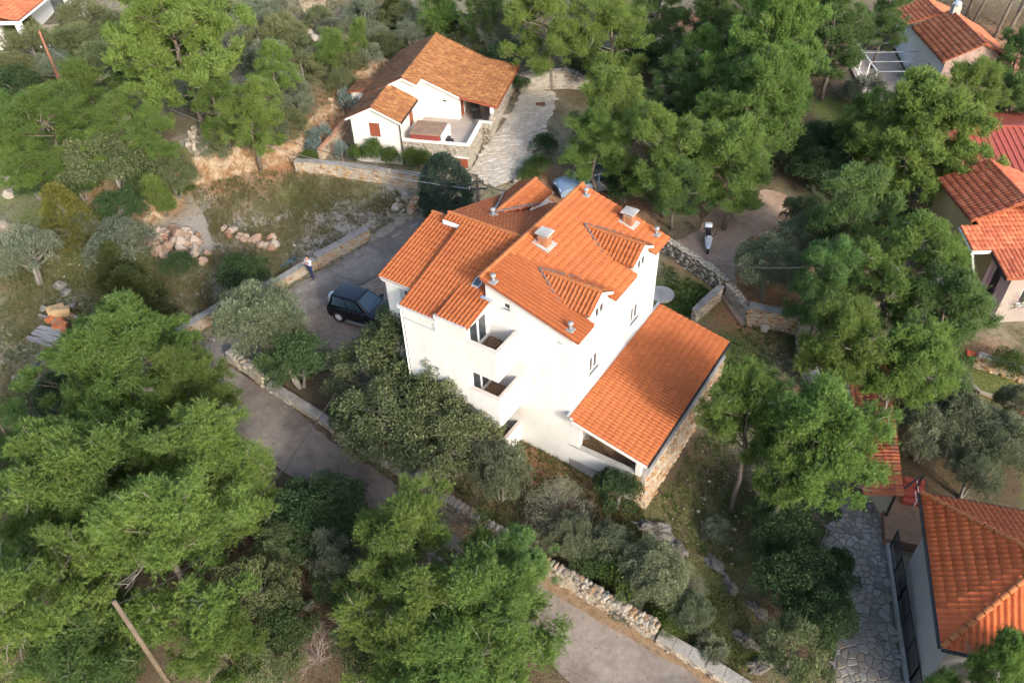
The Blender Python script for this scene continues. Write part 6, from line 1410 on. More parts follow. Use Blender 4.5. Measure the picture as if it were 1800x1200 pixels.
stone_wall([(905,322),(935,288),(962,262)], .35, .3, 'low concrete edging beside the drive hedge', 'white', limit=10, cap=CAPC, core=CONCRETE)
stone_wall([(1712,640),(1760,655),(1830,682)], .8, .4, 'pinkish stone terrace wall at the right edge', 'rust', limit=60, cap=CAPC)
lw = thing('terrace_kerb', G(1712,685), 0, 'curved white kerb above the olives at the right edge', 'kerb')
b_ = MB(); q = [Vector(G(*p))-Vector(G(1712,685))+Vector((0,0,.12)) for p in ((1708,680),(1722,692),(1745,700),(1775,712),(1830,735))]; b_.tube(q, .13, 6); b_.build('kerb_stone', STONE_W, lw)

# ---------------------------------------------------------------- boulders
rr = random.Random(4)
def boulder(px, py, size, kind, label, group, sink=.3, name='boulder'):
    p = G(px, py); me = BOULDERS[kind][rr.randrange(6)]; o = bpy.data.objects.new(name, me); link(o)
    o.location = (p[0], p[1], p[2]+size*(.4-sink*.5)); o.scale = (size*rr.uniform(.85,1.3), size*rr.uniform(.85,1.2), size*rr.uniform(.75,1.05)); o.rotation_euler = (rr.uniform(-.4,.4), rr.uniform(-.4,.4), rr.uniform(0,6.28)); tag(o, label, 'boulder', group); return o
for i in range(62):
    a, q = rr.uniform(0,6.28), math.sqrt(rr.random()); px, py = 306+46*q*math.cos(a), 428+24*q*math.sin(a)
    o = boulder(px, py, rr.uniform(.32,.85), 'red', 'reddish boulder in the big heap at the edge of the vacant lot', 'boulders of the big heap'); o.location.z += .55*(1-q)
for i in range(9): boulder(rr.uniform(270,300), rr.uniform(405,425), rr.uniform(.35,.6), 'red', 'reddish boulder in the big heap at the edge of the vacant lot', 'boulders of the big heap')
for cx, cy, n in ((400,408,4),(437,418,7),(468,432,6),(480,424,3),(352,455,3)):
    for i in range(n): boulder(cx+rr.uniform(-16,16), cy+rr.uniform(-8,8), rr.uniform(.4,.75), 'red', 'boulder in the small rows of stones across the vacant lot', 'boulders of the small rows')
for i in range(12): boulder(rr.uniform(690,728), rr.uniform(345,378), rr.uniform(.25,.5), 'white', 'white stone heaped beside the rounded juniper', 'white stones by the juniper')
for px, py, s in ((15,345,1.0),(10,400,1.0),(75,340,.8),(50,408,.8),(18,318,.8)): boulder(px, py, s, 'white', 'pale limestone outcrop on the left slope below the bright pines', 'left slope outcrops', .5)
for px, py, s in ((110,505,.9),(128,540,.7),(78,545,.7),(60,650,.8),(118,515,.7),(30,665,.6),(40,735,.9)): boulder(px, py, s, 'dark', 'weathered grey stone lying near the plank heap', 'stones near the plank heap', .5)
for i in range(36):
    o = boulder(348+rr.uniform(-20,22), 250+rr.uniform(-24,34), rr.uniform(.2,.5), 'white', 'pale stone in the rubble bank under the bare grey trunk', 'rubble bank stones', .2)
for px, py, s in ((430,88,1.1),(440,92,.8),(555,70,.9),(560,85,.7),(545,60,.7)): boulder(px, py, s, 'white', 'pale rock showing through the scrub near the sandy track', 'scrub rocks', .4)
from mathutils import noise as mnoise
OUT = [rock_mesh('rock_outcrop', STONE_D, 300+i, 4, 1, .55, .1, 26) for i in range(4)]
for i, me_ in enumerate(OUT):
    for v in me_.vertices:
        q_ = v.co*3.2+Vector((i*7.3, 0, 0)); d_ = v.co.normalized(); v.co += d_*(.26*mnoise.noise(q_)+.13*mnoise.noise(q_*2.7)+.07*mnoise.noise(q_*6))
for i, (px, py, L_, W_, H_, rz, lb) in enumerate(((1150,935,2.4,1.0,.9,-.35,'grey rock ridge between the porch corner and the olives'),(1190,960,1.3,.8,.6,-.6,'smaller grey rock at the lower end of the upper ridge'),(1258,992,1.5,.7,.6,-.9,'grey rock ridge standing in the shaded garden slope'),(1285,1030,1.2,.6,.45,-1.0,'flat grey rock below the shaded garden ridge'),(1330,1075,1.3,.6,.5,-.9,'flat grey rock beside the path shrubs'),(1310,1125,1.5,.8,.55,-.5,'broad grey rock above the bottom wall'),(1335,1170,1.2,.8,.55,.2,'lowest grey rock beside the bottom grey-green shrub'))):
    p = G(px, py); o = link(bpy.data.objects.new('rock_outcrop', OUT[i % 4])); o.location = (p[0], p[1], p[2]+H_*.12); o.scale = (L_, W_, H_); o.rotation_euler = (.1*(i % 3-1), .12*(i % 2), rz); tag(o, lb, 'rock', 'garden rock outcrops')
for px, py, s in ((1330,580,.7),(1345,592,.6),(1360,588,.8),(1378,592,.6),(1325,565,.6)): boulder(px, py-14, s, 'white', 'pale stone at the foot of the dirt yard olive', 'stones under the yard olive', .3)
for px, py, s in ((1130,120,.9),(1100,128,.8),(1115,140,.7),(1300,185,.9),(1230,30,1.0)): boulder(px, py, s, 'red', 'pinkish stone lying in the pine wood clearing', 'clearing stones', .4)
for px, py, s in ((440,785,.3),(545,1065,.7),(600,1075,.6)): boulder(px, py, s, 'dark', 'shaded grey stone under the dark evergreens', 'shaded stones', .4)
# rock faces on the earth banks
def bank_face(pts, h, label, seed):
    r = np.random.default_rng(seed); pl = [Vector(p).to_3d() for p in pts]; V, F = [], []; cols = 0; rows = 6
    tot = [0]
    for a, b in zip(pl[:-1], pl[1:]): tot.append(tot[-1]+(b-a).xy.length)
    N = int(tot[-1]/.28)
    for i in range(N+1):
        s = tot[-1]*i/N; k = max(j for j in range(len(pl)-1) if tot[j] <= s+1e-6); t = (s-tot[k])/(tot[k+1]-tot[k]); p = pl[k].lerp(pl[k+1], t); d = (pl[k+1]-pl[k]).normalized(); nn = Vector((-d.y, d.x, 0)); fade = min(1, min(i, N-i)/5)
        bz = float(gz(p.x-nn.x*.5, p.y-nn.y*.5)); tz_ = float(gz(p.x+nn.x*.75, p.y+nn.y*.75))
        for j in range(rows):
            u = j/(rows-1); off = -.25+u*.8+r.normal(0,.11)*fade; V.append((p.x+nn.x*off+r.normal(0,.06), p.y+nn.y*off+r.normal(0,.06), bz-.15+(tz_-bz+.2)*u+r.normal(0,.07)))
    for i in range(N):
        for j in range(rows-1): F.append((i*rows+j, (i+1)*rows+j, (i+1)*rows+j+1, i*rows+j+1))
    mb = MB(); mb.add(V, F); return tag(mb.build('earth_bank', mat('ochre_earth', [(.15,.085,.048),(.245,.15,.082),(.34,.27,.19),(.20,.12,.068)], 1.6, .95, .8, 9, .3, detail=8) if 'ochre_earth' not in MATS else MATS['ochre_earth'], None), label, kind='structure')
for (pl, h), lb, sd in zip(BANKW, ('ochre earth bank cut along the vacant lot','ochre earth bank rising beside the villa'), (3, 4)): bank_face([(x, y, 0) for x, y in pl], h, lb, sd)

# ================================================================ vehicles
def car(name, pos, heading, label, body_c, L=4.1, Wd=1.8, Hh=1.75, suv=True, belt=1.05, rail=False):
    t = thing(name, pos, heading, label, 'car'); P = body_c; hw = Wd/2
    z0 = .30 if suv else .22; wr = .36 if suv else .31
    f, b = L/2, -L/2; ax_f, ax_b = f-.78, b+.72
    nose = [(f-.02,z0+.12),(f,z0+.35),(f-.05,belt-.25),(f-.22,belt-.10),(f-.95,belt-.01),(f-1.25,belt+.02)]; tail = [(b+.10,belt+.02),(b+.02,belt-.2),(b,z0+.35),(b+.06,z0+.1)]
    def arch(cx, up): return [(cx+(-1 if up else 1)*math.cos(a)*(wr+.07)*-1, wr+math.sin(a)*(wr+.07)) for a in np.linspace(.0, math.pi, 9)]
    bottom = [(ax_b-wr-.08,z0)]+[(ax_b-math.cos(a)*(wr+.07), max(z0,wr-.02+math.sin(a)*(wr+.07))) for a in np.linspace(0, math.pi, 9)]+[(ax_b+wr+.08,z0),(ax_f-wr-.08,z0)]+[(ax_f-math.cos(a)*(wr+.07), max(z0,wr-.02+math.sin(a)*(wr+.07))) for a in np.linspace(0, math.pi, 9)]+[(ax_f+wr+.08,z0)]
    prof = nose+tail+bottom; n = len(prof); st = [(-hw,.93,.0),(-hw+.05,.985,.0),(-hw+.16,1.,.02),(0,1.,.04),(hw-.16,1.,.02),(hw-.05,.985,.0),(hw,.93,.0)]
    mb = MB(); vs = []
    zc = (belt+z0)/2
    for y, s, cr in st:
        for x, z in prof: vs.append((x*(.97+.03*s) if abs(y) > hw-.1 else x, y, (zc+(z-zc)*s+(cr if z > belt-.3 else 0)) if z > z0+.02 else z))
    fs = [(i*n+j, i*n+(j+1)%n, (i+1)*n+(j+1)%n, (i+1)*n+j) for i in range(len(st)-1) for j in range(n)]; fs += [tuple(range(n-1,-1,-1)), tuple((len(st)-1)*n+j for j in range(n))]
    mb.add(vs, fs); bo = mb.build('body', P, t); 
    for p in bo.data.polygons: p.use_smooth = len(p.vertices) == 4
    # cabin
    cb0, ct0 = f-1.15, f-1.95 if suv else f-2.05; cb1, ct1 = b+.12, b+.32 if suv else b+.85
    yb, yt = hw-.06, hw-.26; zb_, zt_ = belt, Hh
    B8 = [(cb1,-yb,zb_),(cb0,-yb,zb_),(cb0,yb,zb_),(cb1,yb,zb_),(ct1,-yt,zt_),(ct0,-yt,zt_),(ct0,yt,zt_),(ct1,yt,zt_)]
    mb = MB(); mb.hexa(B8); mb.build('cabin', P, t, bevel=.07, seg=3, smooth=True)
    V8 = [Vector(p) for p in B8]
    def panel(nm, q, u0, u1, v0, v1, off=.012):
        a, b_, c, d = q; n_ = (b_-a).cross(d-a).normalized(); cen = (a+b_+c+d)/4
        if n_.dot(cen-Vector(((cb0+cb1)/2,0,(zb_+zt_)/2))) < 0: n_ = -n_
        e = lambda u, v: a.lerp(b_, u).lerp(d.lerp(c, u), v)+n_*off
        m2 = MB(); pts = [e(u0,v0), e(u1,v0), e(u1,v1), e(u0,v1)]; m2.add(pts+[p-n_*.02 for p in pts], [(0,1,2,3),(7,6,5,4),(0,4,5,1),(1,5,6,2),(2,6,7,3),(3,7,4,0)]); return m2.build(nm, GLASS_B, t)
    panel('windscreen', (V8[1],V8[2],V8[6],V8[5]), .07,.93,.10,.93); panel('rear_window', (V8[3],V8[0],V8[4],V8[7]), .14,.86,.25,.9)
    for q in ((V8[0],V8[1],V8[5],V8[4]),(V8[3],V8[2],V8[6],V8[7])):
        panel('side_window', q, .50,.88,.12,.86); panel('side_window', q, .08,.46,.12,.86)
    for x in (ax_f, ax_b):
        for s in (-1, 1):
            y = s*(hw-.10); w = MB(); w.tube([(x,y-.10,wr),(x,y+.10,wr)], wr, 20); wo = w.build('wheel', RUBBER, t); w = MB(); w.tube([(x,y+s*.085,wr),(x,y+s*.112,wr)], [wr*.66,wr*.60], 16); w.build('rim', GALV, wo)
            for k in range(5):
                a = k*1.2566; w = MB(); w.bar((x,y+s*.115,wr),(x+math.cos(a)*wr*.6,y+s*.115,wr+math.sin(a)*wr*.6),.05,.02); w.build('spoke', WHITE_M, wo)
    for s in (-1, 1):
        h = MB(); h.box(f-.16,f-.02,s*(hw-.42)-.16,s*(hw-.42)+.16,belt-.34,belt-.18); h.build('headlight', glassmat('headlight', (.55,.57,.6), .1) if 'headlight' not in MATS else MATS['headlight'], t, bevel=.03)
        h = MB(); h.box(b-.01,b+.08,s*(hw-.16)-.08,s*(hw-.16)+.08,belt-.38,belt-.08); h.build('tail_light', paint('tail_red', (.35,.02,.02)) if 'tail_red' not in MATS else MATS['tail_red'], t, bevel=.02)
        h = MB(); h.box(cb0-.30,cb0-.12,s*(hw+.02)-.02*s,s*(hw+.02)+.16*s,belt+.02,belt+.18) if s > 0 else h.box(cb0-.30,cb0-.12,-hw-.18,-hw,belt+.02,belt+.18); h.build('wing_mirror', P if not suv else PLASTIC, t, bevel=.03)
        h = MB(); h.box(f-2.0,f-1.84,s*(hw+.005)-.015,s*(hw+.005)+.015,belt-.17,belt-.13); h.build('door_handle', PLASTIC, t)
        h = MB(); h.box(ax_b+wr+.15,ax_f-wr-.15,min(s*(hw-.05),s*(hw+.07)),max(s*(hw-.05),s*(hw+.07)),z0-.02,z0+.05); h.build('side_step', GALV if suv else PLASTIC, t)
    h = MB(); h.box(f-.06,f+.03,-hw+.1,hw-.1,z0,z0+.2); h.build('bumper', PLASTIC, t, bevel=.03); h = MB(); h.box(f-.03,f+.02,-.4,.4,belt-.36,belt-.22); h.build('grille', PLASTIC, t)
    if suv:
        w = MB(); w.tube([(b-.22,.0,.95),(b-.02,.0,.95)], .34, 20); wo = w.build('spare_wheel', GALV, t); w = MB(); w.tube([(b-.24,.0,.95),(b-.20,.0,.95)], .24, 16); w.build('spare_cover', WHITE_M, wo)
    an = MB(); an.tube([(ct1+.2,-.3,Hh),(ct1+.0,-.3,Hh+.3)], .008, 4); an.build('aerial', PLASTIC, t)
    return t
pr_, pf_ = at(601.7,562.5,.05), at(663,580,.05); hd = math.atan2(pf_[1]-pr_[1], pf_[0]-pr_[0]); mid = (pr_+pf_)/2; nrm = np.array([-math.sin(hd), math.cos(hd), 0])
suv_pos = mid+nrm*.72; suv_pos[2] = float(gz(*suv_pos[:2]))+.04
car('black_suv', suv_pos, hd, 'black three-door off-road car with spare wheel parked by the lane', paint('black_paint', (.003,.004,.007), .22, .15), L=3.95, Wd=1.76, Hh=1.72)
c2 = at(1030,330,.9); c2[2] = float(gz(*c2[:2]))+.02
car('silver_car', G(1030,334), math.pi+.28, 'silver-blue hatchback half hidden under pine boughs behind the house', paint('silver_paint', (.24,.32,.42), .3, .5, .3), L=4.25, Wd=1.76, Hh=1.45, suv=False, belt=.88)
# scooter
sp = G(1244,447); sc = thing('scooter', sp+np.array([.1,.75,.02]), R(-100), 'white scooter with black seat and helmet box on the dirt yard', 'scooter')
SW = paint('scooter_white', (.62,.65,.72), .3, .6)
def wheel(x, r=.24):
    w = MB(); w.tube([(x,-.06,r),(x,.06,r)], r, 18); o = w.build('wheel', RUBBER, sc); w = MB(); w.tube([(x,-.065,r),(x,.065,r)], r*.55, 14); w.build('rim', GALV, o)
wheel(.68); wheel(-.62)
b_ = MB(); b_.hexa([(.42,-.20,.28),(.58,-.13,.28),(.58,.13,.28),(.42,.20,.28),(.30,-.24,.98),(.44,-.15,.98),(.44,.15,.98),(.30,.24,.98)]); b_.build('leg_shield', SW, sc, bevel=.05, seg=3, smooth=True)
b_ = MB(); b_.box(.52,.86,-.10,.10,.42,.52); b_.build('front_mudguard', SW, sc, bevel=.04, seg=3, smooth=True)
b_ = MB(); b_.box(-.15,.46,-.19,.19,.24,.34); b_.build('footboard', PLASTIC, sc, bevel=.02)
b_ = MB(); b_.hexa([(-.85,-.14,.40),(-.08,-.20,.28),(-.08,.20,.28),(-.85,.14,.40),(-.92,-.16,.74),(-.10,-.20,.68),(-.10,.20,.68),(-.92,.16,.74)]); b_.build('rear_body', SW, sc, bevel=.06, seg=3, smooth=True)
b_ = MB(); b_.box(-.80,-.02,-.16,.16,.72,.84); b_.build('seat', PLASTIC, sc, bevel=.05, seg=3, smooth=True)
b_ = MB(); b_.box(-1.18,-.80,-.24,.24,.80,1.10); b_.build('top_box', SW, sc, bevel=.09, seg=3, smooth=True); b_ = MB(); b_.box(-1.19,-.79,-.245,.245,.80,.92); b_.build('box_base', PLASTIC, sc, bevel=.03)
b_ = MB(); b_.tube([(.30,-.34,1.06),(.36,-.12,1.02),(.36,.12,1.02),(.30,.34,1.06)], .022, 8); b_.build('handlebar', PLASTIC, sc); b_ = MB(); b_.box(.30,.50,-.14,.14,.94,1.08); b_.build('headlamp_cowl', SW, sc, bevel=.05, seg=3, smooth=True)
for s in (-1, 1):
    b_ = MB(); b_.tube([(.33,s*.26,1.05),(.36,s*.30,1.22)], .010, 5); b_.box(.34,.38,s*.32-.06,s*.32+.06,1.20,1.28); b_.build('mirror', PLASTIC, sc)
b_ = MB(); b_.tube([(.62,0,.24),(.40,0,.95)], .035, 8); b_.build('fork', GALV, sc)

# ================================================================ person on the lane
def skin_body(name, joints, edges, mats_, pick, parent, sub=2):
    me = bpy.data.meshes.new(name); me.from_pydata([j[0] for j in joints], edges, []); o = bpy.data.objects.new(name, me); link(o)
    md = o.modifiers.new('skin', 'SKIN'); md.use_smooth_shade = True
    for i, j in enumerate(joints): me.skin_vertices[0].data[i].radius = (j[1], j[2] if len(j) > 2 else j[1])
    me.skin_vertices[0].data[0].use_root = True
    o.modifiers.new('sub', 'SUBSURF').levels = sub; o.modifiers['sub'].render_levels = sub
    dg = bpy.context.evaluated_depsgraph_get(); dg.update(); ev = o.evaluated_get(dg); m2 = bpy.data.meshes.new_from_object(ev); o.modifiers.clear(); o.data = m2; m2.materials.clear()
    for k in mats_: m2.materials.append(k)
    for p in m2.polygons: p.material_index = pick(p.center); p.use_smooth = True
    o.parent = parent; return o
pp_ = G(549,492); pe = thing('person', pp_+np.array([0,0,.05]), R(150), 'person in white top and navy trousers standing on the lane, hands raised to the face', 'person')
SKIN = mat('skin', [(.45,.26,.18),(.52,.31,.22)], 3, .6); SHIRT = mat('white_shirt', [(.55,.56,.60),(.66,.67,.70)], 3, .85); NAVY = mat('navy_cloth', [(.012,.025,.075),(.025,.045,.12)], 3, .85); SHOE = mat('brown_shoe', [(.06,.03,.02),(.10,.05,.03)], 3, .7); HAIR = mat('dark_hair', [(.012,.008,.006),(.03,.02,.015)], 6, .6)
J = [((0,0,.94),.155,.115),((0,0,1.12),.135,.10),((0,0,1.30),.165,.115),((0,.0,1.42),.14,.09),((0,.01,1.50),.055),((0,.03,1.56),.06),((0,.05,1.63),.095,.105),((0,.05,1.72),.08,.09),
 ((-.10,0,.88),.10),((-.12,.04,.50),.068),((-.13,-.02,.10),.045),((-.135,.10,.045),.05,.038),((-.135,.19,.03),.035,.025),
 ((.10,0,.88),.10),((.13,-.10,.50),.068),((.15,-.24,.12),.045),((.15,-.13,.05),.05,.038),((.15,-.05,.03),.035,.025),
 ((-.20,.0,1.40),.062),((-.27,.13,1.18),.048),((-.14,.30,1.38),.036),((-.09,.30,1.47),.034,.02),
 ((.20,.0,1.40),.062),((.28,.13,1.18),.048),((.14,.30,1.38),.036),((.09,.30,1.47),.034,.02)]
Ed = [(0,1),(1,2),(2,3),(3,4),(4,5),(5,6),(6,7),(0,8),(8,9),(9,10),(10,11),(11,12),(0,13),(13,14),(14,15),(15,16),(16,17),(3,18),(18,19),(19,20),(20,21),(3,22),(22,23),(23,24),(24,25)]
for s, hi in ((-1, 21), (1, 25)):
    for k in range(4):
        i0 = len(J); J.append(((s*(.085-.017*k),.315,1.505+.004*k),.011)); J.append(((s*(.075-.017*k),.325-.0*k,1.545-.006*abs(k-1)),.009)); J.append(((s*(.062-.015*k),.315,1.57-.008*abs(k-1)),.008)); Ed += [(hi,i0),(i0,i0+1),(i0+1,i0+2)]
    i0 = len(J); J.append(((s*.06,.28,1.50),.011)); J.append(((s*.045,.27,1.535),.009)); Ed += [(hi,i0),(i0,i0+1)]
def pick(c):
    if c.z < .10: return 3
    if c.z < 1.13 and abs(c.x) < .24 and c.y < .22: return 2
    if c.z < 1.46 and c.y < .24: return 1
    return 0
body = skin_body('body', J, Ed, [SKIN, SHIRT, NAVY, SHOE], pick, pe)
hm = MB(); N_ = 10
bmh = bmesh.new(); bmesh.ops.create_icosphere(bmh, subdivisions=3, radius=1)
for v in bmh.verts:
    d = v.co.copy(); v.co = Vector((d.x*.105, .035+d.y*.115, 1.685+d.z*.115))
    if d.y > .35 and d.z < .45: v.co += Vector((0,-.07,.03))
hme = bpy.data.meshes.new('hair'); bmh.to_mesh(hme); bmh.free(); hme.materials.append(HAIR); hme.polygons.foreach_set('use_smooth', [True]*len(hme.polygons)); link(bpy.data.objects.new('hair', hme), pe)
fc = MB(); 
for s in (-1, 1): fc.box(s*.035-.012,s*.035+.012,.148,.160,1.655,1.668)
fc.build('eyes', PLASTIC, pe); fc = MB(); fc.hexa([(-.014,.15,1.61),(.014,.15,1.61),(.010,.15,1.66),(-.010,.15,1.66),(-.012,.175,1.615),(.012,.175,1.615),(.006,.158,1.655),(-.006,.158,1.655)]); fc.build('nose', SKIN, pe); fc = MB(); fc.box(-.025,.025,.147,.156,1.575,1.586); fc.build('mouth', WOOD_R, pe)
for s in (-1, 1): fc = MB(); fc.box(s*.10-.012,s*.10+.012,.03,.065,1.63,1.685); fc.build('ear', SKIN, pe, bevel=.008)
bib = MB(); bib.box(-.12,.12,.095,.115,1.10,1.30); bib.build('dungaree_bib', NAVY, pe, bevel=.02)
phn = thing('phone', pp_+np.array([0,0,.05]), R(150), 'small dark phone held up by the person on the lane', 'phone')
b_ = MB(); b_.box(-.075,.075,.326,.336,1.50,1.58); b_.build('phone_case', PLASTIC, phn, bevel=.004)

# ================================================================ poles and wires
def pole(name, base, h, label, r=.13, mat_=None, arms=()):
    t = thing(name, base, 0, label, 'pole'); b_ = MB(); b_.tube([(0,0,-.5),(0,0,h*.5),(0,0,h)], [r, r*.85, r*.7], 10); b_.build('shaft', mat_ or WOOD_P, t, True)
    for z, l, a in arms:
        b_ = MB(); b_.bar((-l*math.cos(a),-l*math.sin(a),z),(l*math.cos(a),l*math.sin(a),z),.08); b_.build('crossarm', IRON, t)
        for s in (-1, 1): b_ = MB(); b_.tube([(s*l*.85*math.cos(a),s*l*.85*math.sin(a),z+.03),(s*l*.85*math.cos(a),s*l*.85*math.sin(a),z+.12),(s*l*.85*math.cos(a),s*l*.85*math.sin(a),z+.2)], [.04,.05,.025], 8); b_.build('insulator', CONCRETE, t)
    return t
t1 = at(200,1056,6.0); g1 = float(gz(t1[0], t1[1])); pole('timber_pole', (t1[0],t1[1],g1), 6.0-g1, 'bare timber pole standing among pines at bottom left', .11, mat('weathered_pole', [(.09,.07,.05),(.16,.125,.09)], 3, .85, .3, 25, .3))
b2 = at(109,152,4.2); pole('utility_pole', (b2[0],b2[1],float(gz(*b2[:2]))), 8.4-float(gz(*b2[:2])), 'reddish timber utility pole in the heath below the top left house', .13, mat('red_pole', [(.20,.085,.05),(.30,.14,.085)], 3, .85, .3, 25, .3), ((3.3,.35,.3),))
t3 = at(838,308,6.0); g3 = float(gz(t3[0], t3[1])); pole('utility_pole', (t3[0],t3[1],g3), 6.0-g3, 'dark utility pole between rounded juniper and white house', .12, mat('dark_pole', [(.06,.045,.035),(.12,.09,.07)], 3, .85, .3, 25, .3), ((5.1-g3,.55,.1),(5.6-g3,.3,.1)))
def wire(a, b, sag, label, r=.018, mat_=None, n=24):
    a, b = Vector(a), Vector(b); b_ = MB(); b_.tube([a.lerp(b, i/n)-Vector((0,0,4*sag*(i/n)*(1-i/n))) for i in range(n+1)], r, 5); return tag(b_.build('overhead_wire', mat_ or IRON, None), label, 'wire')
p2 = Vector((b2[0],b2[1],8.0)); p3 = Vector((t3[0],t3[1],5.3)); p1 = Vector((t1[0],t1[1],5.8))
wire(p2-Vector((0,0,.5)), p3, 1.4, 'black wire from the reddish pole to the dark pole behind the house', .022)
wire(p2-Vector((0,0,.8)), p3+Vector((.3,0,-.3)), 2.0, 'lower wire from the reddish pole to the dark pole', .014, GALV)
wire(p2-Vector((0,0,.6)), at(-60,88,7.5), .5, 'wire leaving the reddish pole towards the left edge', .02)
wire(p3, Wh @ Vector((-8.6,5.0,7.2)), .15, 'short cable from dark pole to the house roof', .03); wire(p3+Vector((0,0,.3)), Wh @ Vector((-8.3,8.7,7.3)), .2, 'second short cable from dark pole over the back roof', .025)
wire(p3+Vector((0,0,.2)), (p3.x-2.2,p3.y+.8,p3.z-.3), .15, 'loose cable end beside the rounded juniper', .03)
wire(at(430,905,3.0), at(590,690,4.2), .25, 'black cable crossing above the lower lane', .02, RUBBER)
wire(p1, at(430,905,3.0), .6, 'cable running from the bare timber pole into the pines', .02)
wire(Wh @ Vector((.2,8.5,6.9)), at(1470,462,4.5), .7, 'black cable over the dirt yard into the grove', .024)

# ================================================================ small things
pl = thing('plank_heap', G(85,595), R(-20), 'stack of grey weathered planks on the stony left slope', 'plank stack')
for i in range(14):
    b_ = MB(); a = R(rr.uniform(-8,8)); y = -.55+(i % 7)*.18; z = .1+.16*(i//7); dx_ = math.cos(a)*.95; dy_ = math.sin(a)*.95
    b_.bar((-dx_,y-dy_,z),(dx_,y+dy_,z+rr.uniform(-.03,.05)),.15,.07); b_.build('plank', WOOD_B, pl)
for i in range(3):
    o = MB(); p = G(97+i*9, 566+i*8); o.bar((-.9,.3,.35),(.9,-.3,.15),.12,.05); q = o.build('loose_plank', WOOD_B, None); q.location = p; q.rotation_euler = (0,0,R(rr.uniform(-25,10))); tag(q, 'loose plank lying on top of the grey plank stack', 'plank', 'loose planks')
BK = [mat('orange_block', [(.42,.13,.05),(.52,.19,.08)], 4, .9, .2, 20, .2), mat('tan_sack', [(.36,.24,.12),(.44,.31,.17)], 3, .9, .2, 14)]
def brickblock(px, py, s, k, label, group):
    t = MB(); t.box(-.2*s,.2*s,-.12*s,.12*s,0,.22*s); o = t.build('hollow_block' if k == 0 else 'sack', BK[k], None, bevel=.02 if k == 0 else .07, seg=2, smooth=k == 1); o.location = G(px, py)+np.array([0,0,rr.uniform(.0,.12)]); o.rotation_euler = (rr.uniform(-.3,.3), rr.uniform(-.3,.3), rr.uniform(0,3)); tag(o, label, 'block' if k == 0 else 'sack', group)
for px, py in ((92,566),(99,572),(106,568),(113,578),(104,580),(117,589),(96,562)): brickblock(px, py, 1.3, 0, 'orange hollow block tumbled behind the plank stack', 'tumbled blocks')
for px, py in ((101,552),(108,556)): brickblock(px, py, 2.4, 1, 'tan sack lying behind the plank stack', 'tan sacks')
for px, py in ((122,562),(128,558),(135,560)): boulder(px, py, .4, 'grey', 'pale broken slab beside the plank stack', 'broken slabs')
for i, (px, py) in enumerate(((497,476),(507,470),(516,464))):
    b_ = MB(); b_.box(-.20,.20,-.07,.07,0,.08); o = b_.build('blue_crate', paint('blue_plastic', (.015,.10,.17), .6, .1) if i == 0 else MATS['blue_plastic'], None, bevel=.02); o.location = G(px, py-8)+np.array([0,0,.0]); o.rotation_euler = (0,0,R(30)); tag(o, 'blue plastic piece lying behind the roadside wall near the person', 'plastic', 'blue plastic pieces')
b_ = MB(); b_.box(-.7,.7,-.5,.5,0,.3); o = b_.build('blue_tarpaulin', mat('tarpaulin', [(.03,.05,.09),(.07,.10,.16)], 3, .6, .5, 5), None, bevel=.12, seg=3, smooth=True); o.location = G(78,424); o.rotation_euler = (.1,.15,.4); tag(o, 'dark blue tarpaulin bundle beside the yellow-green juniper', 'tarpaulin')
b_ = MB(); b_.tube([(0,0,-.1),(0,0,.06)], .75, 28); o = b_.build('round_slab', CONCRETE, None, bevel=.02, seg=1); o.location = G(1162,520)+np.array([0,0,.12]); tag(o, 'round concrete slab behind the white house', 'slab')
b_ = MB(); b_.box(-.6,.6,-.6,.6,0,.35); o = b_.build('red_net', mat('red_net', [(.42,.05,.03),(.55,.09,.05)], 6, .8, .4, 12), None, bevel=.12, seg=3); o.location = G(1438,690); tag(o, 'red plastic netting at the foot of the garden wall', 'netting')
b_ = MB(); b_.box(-.9,.9,-.2,.2,0,.12); o = b_.build('red_sheet', MATS['red_net'], None, bevel=.04); o.location = G(1725,635)+np.array([0,0,.3]); o.rotation_euler = (0,.1,-.3); tag(o, 'strip of bright red sheeting on the terrace wall at right', 'sheeting')
# leaning bare trunks of the top right pine wood
def bare_trunk(px, py, h, lean, label, r=.16):
    p = G(px, py); t = thing('bare_pine', p, 0, label, 'tree', None); b_ = MB(); l = Vector(lean); b_.tube([(0,0,-.4),(l.x*.3,l.y*.3,h*.35),(l.x*.6,l.y*.6,h*.68),(l.x,l.y,h)], [r,r*.85,r*.7,r*.45], 8); b_.build('trunk', BARK, t, True)
    for k in range(3): b_ = MB(); z = h*(.7+.1*k); b_.tube([(l.x*.8,l.y*.8,z),(l.x*.8+rr.uniform(-1,1),l.y*.8+rr.uniform(-.6,.6),z+.8)], [r*.35,.02], 5); b_.build('branch', BARK, t)
for a in ((1698,30,7,(.4,0,0),'straight grey trunk right of the low orange roof'),(1710,38,6,(2.0,.3,0),'pale trunk leaning right behind the low orange roof'),(1748,65,8,(1.5,.5,0),'dark leaning trunk at the top right'),(1762,70,8,(2.6,.5,0),'strongly leaning dark trunk at the top right corner'),(1776,55,7,(.8,.5,0),'thin dark trunk nearest the top right corner'),(1425,75,6,(.8,0,0),'dark trunk in the gap left of the pergola'),(1440,105,6,(1.2,.2,0),'second dark trunk in the gap left of the pergola')): bare_trunk(*a)

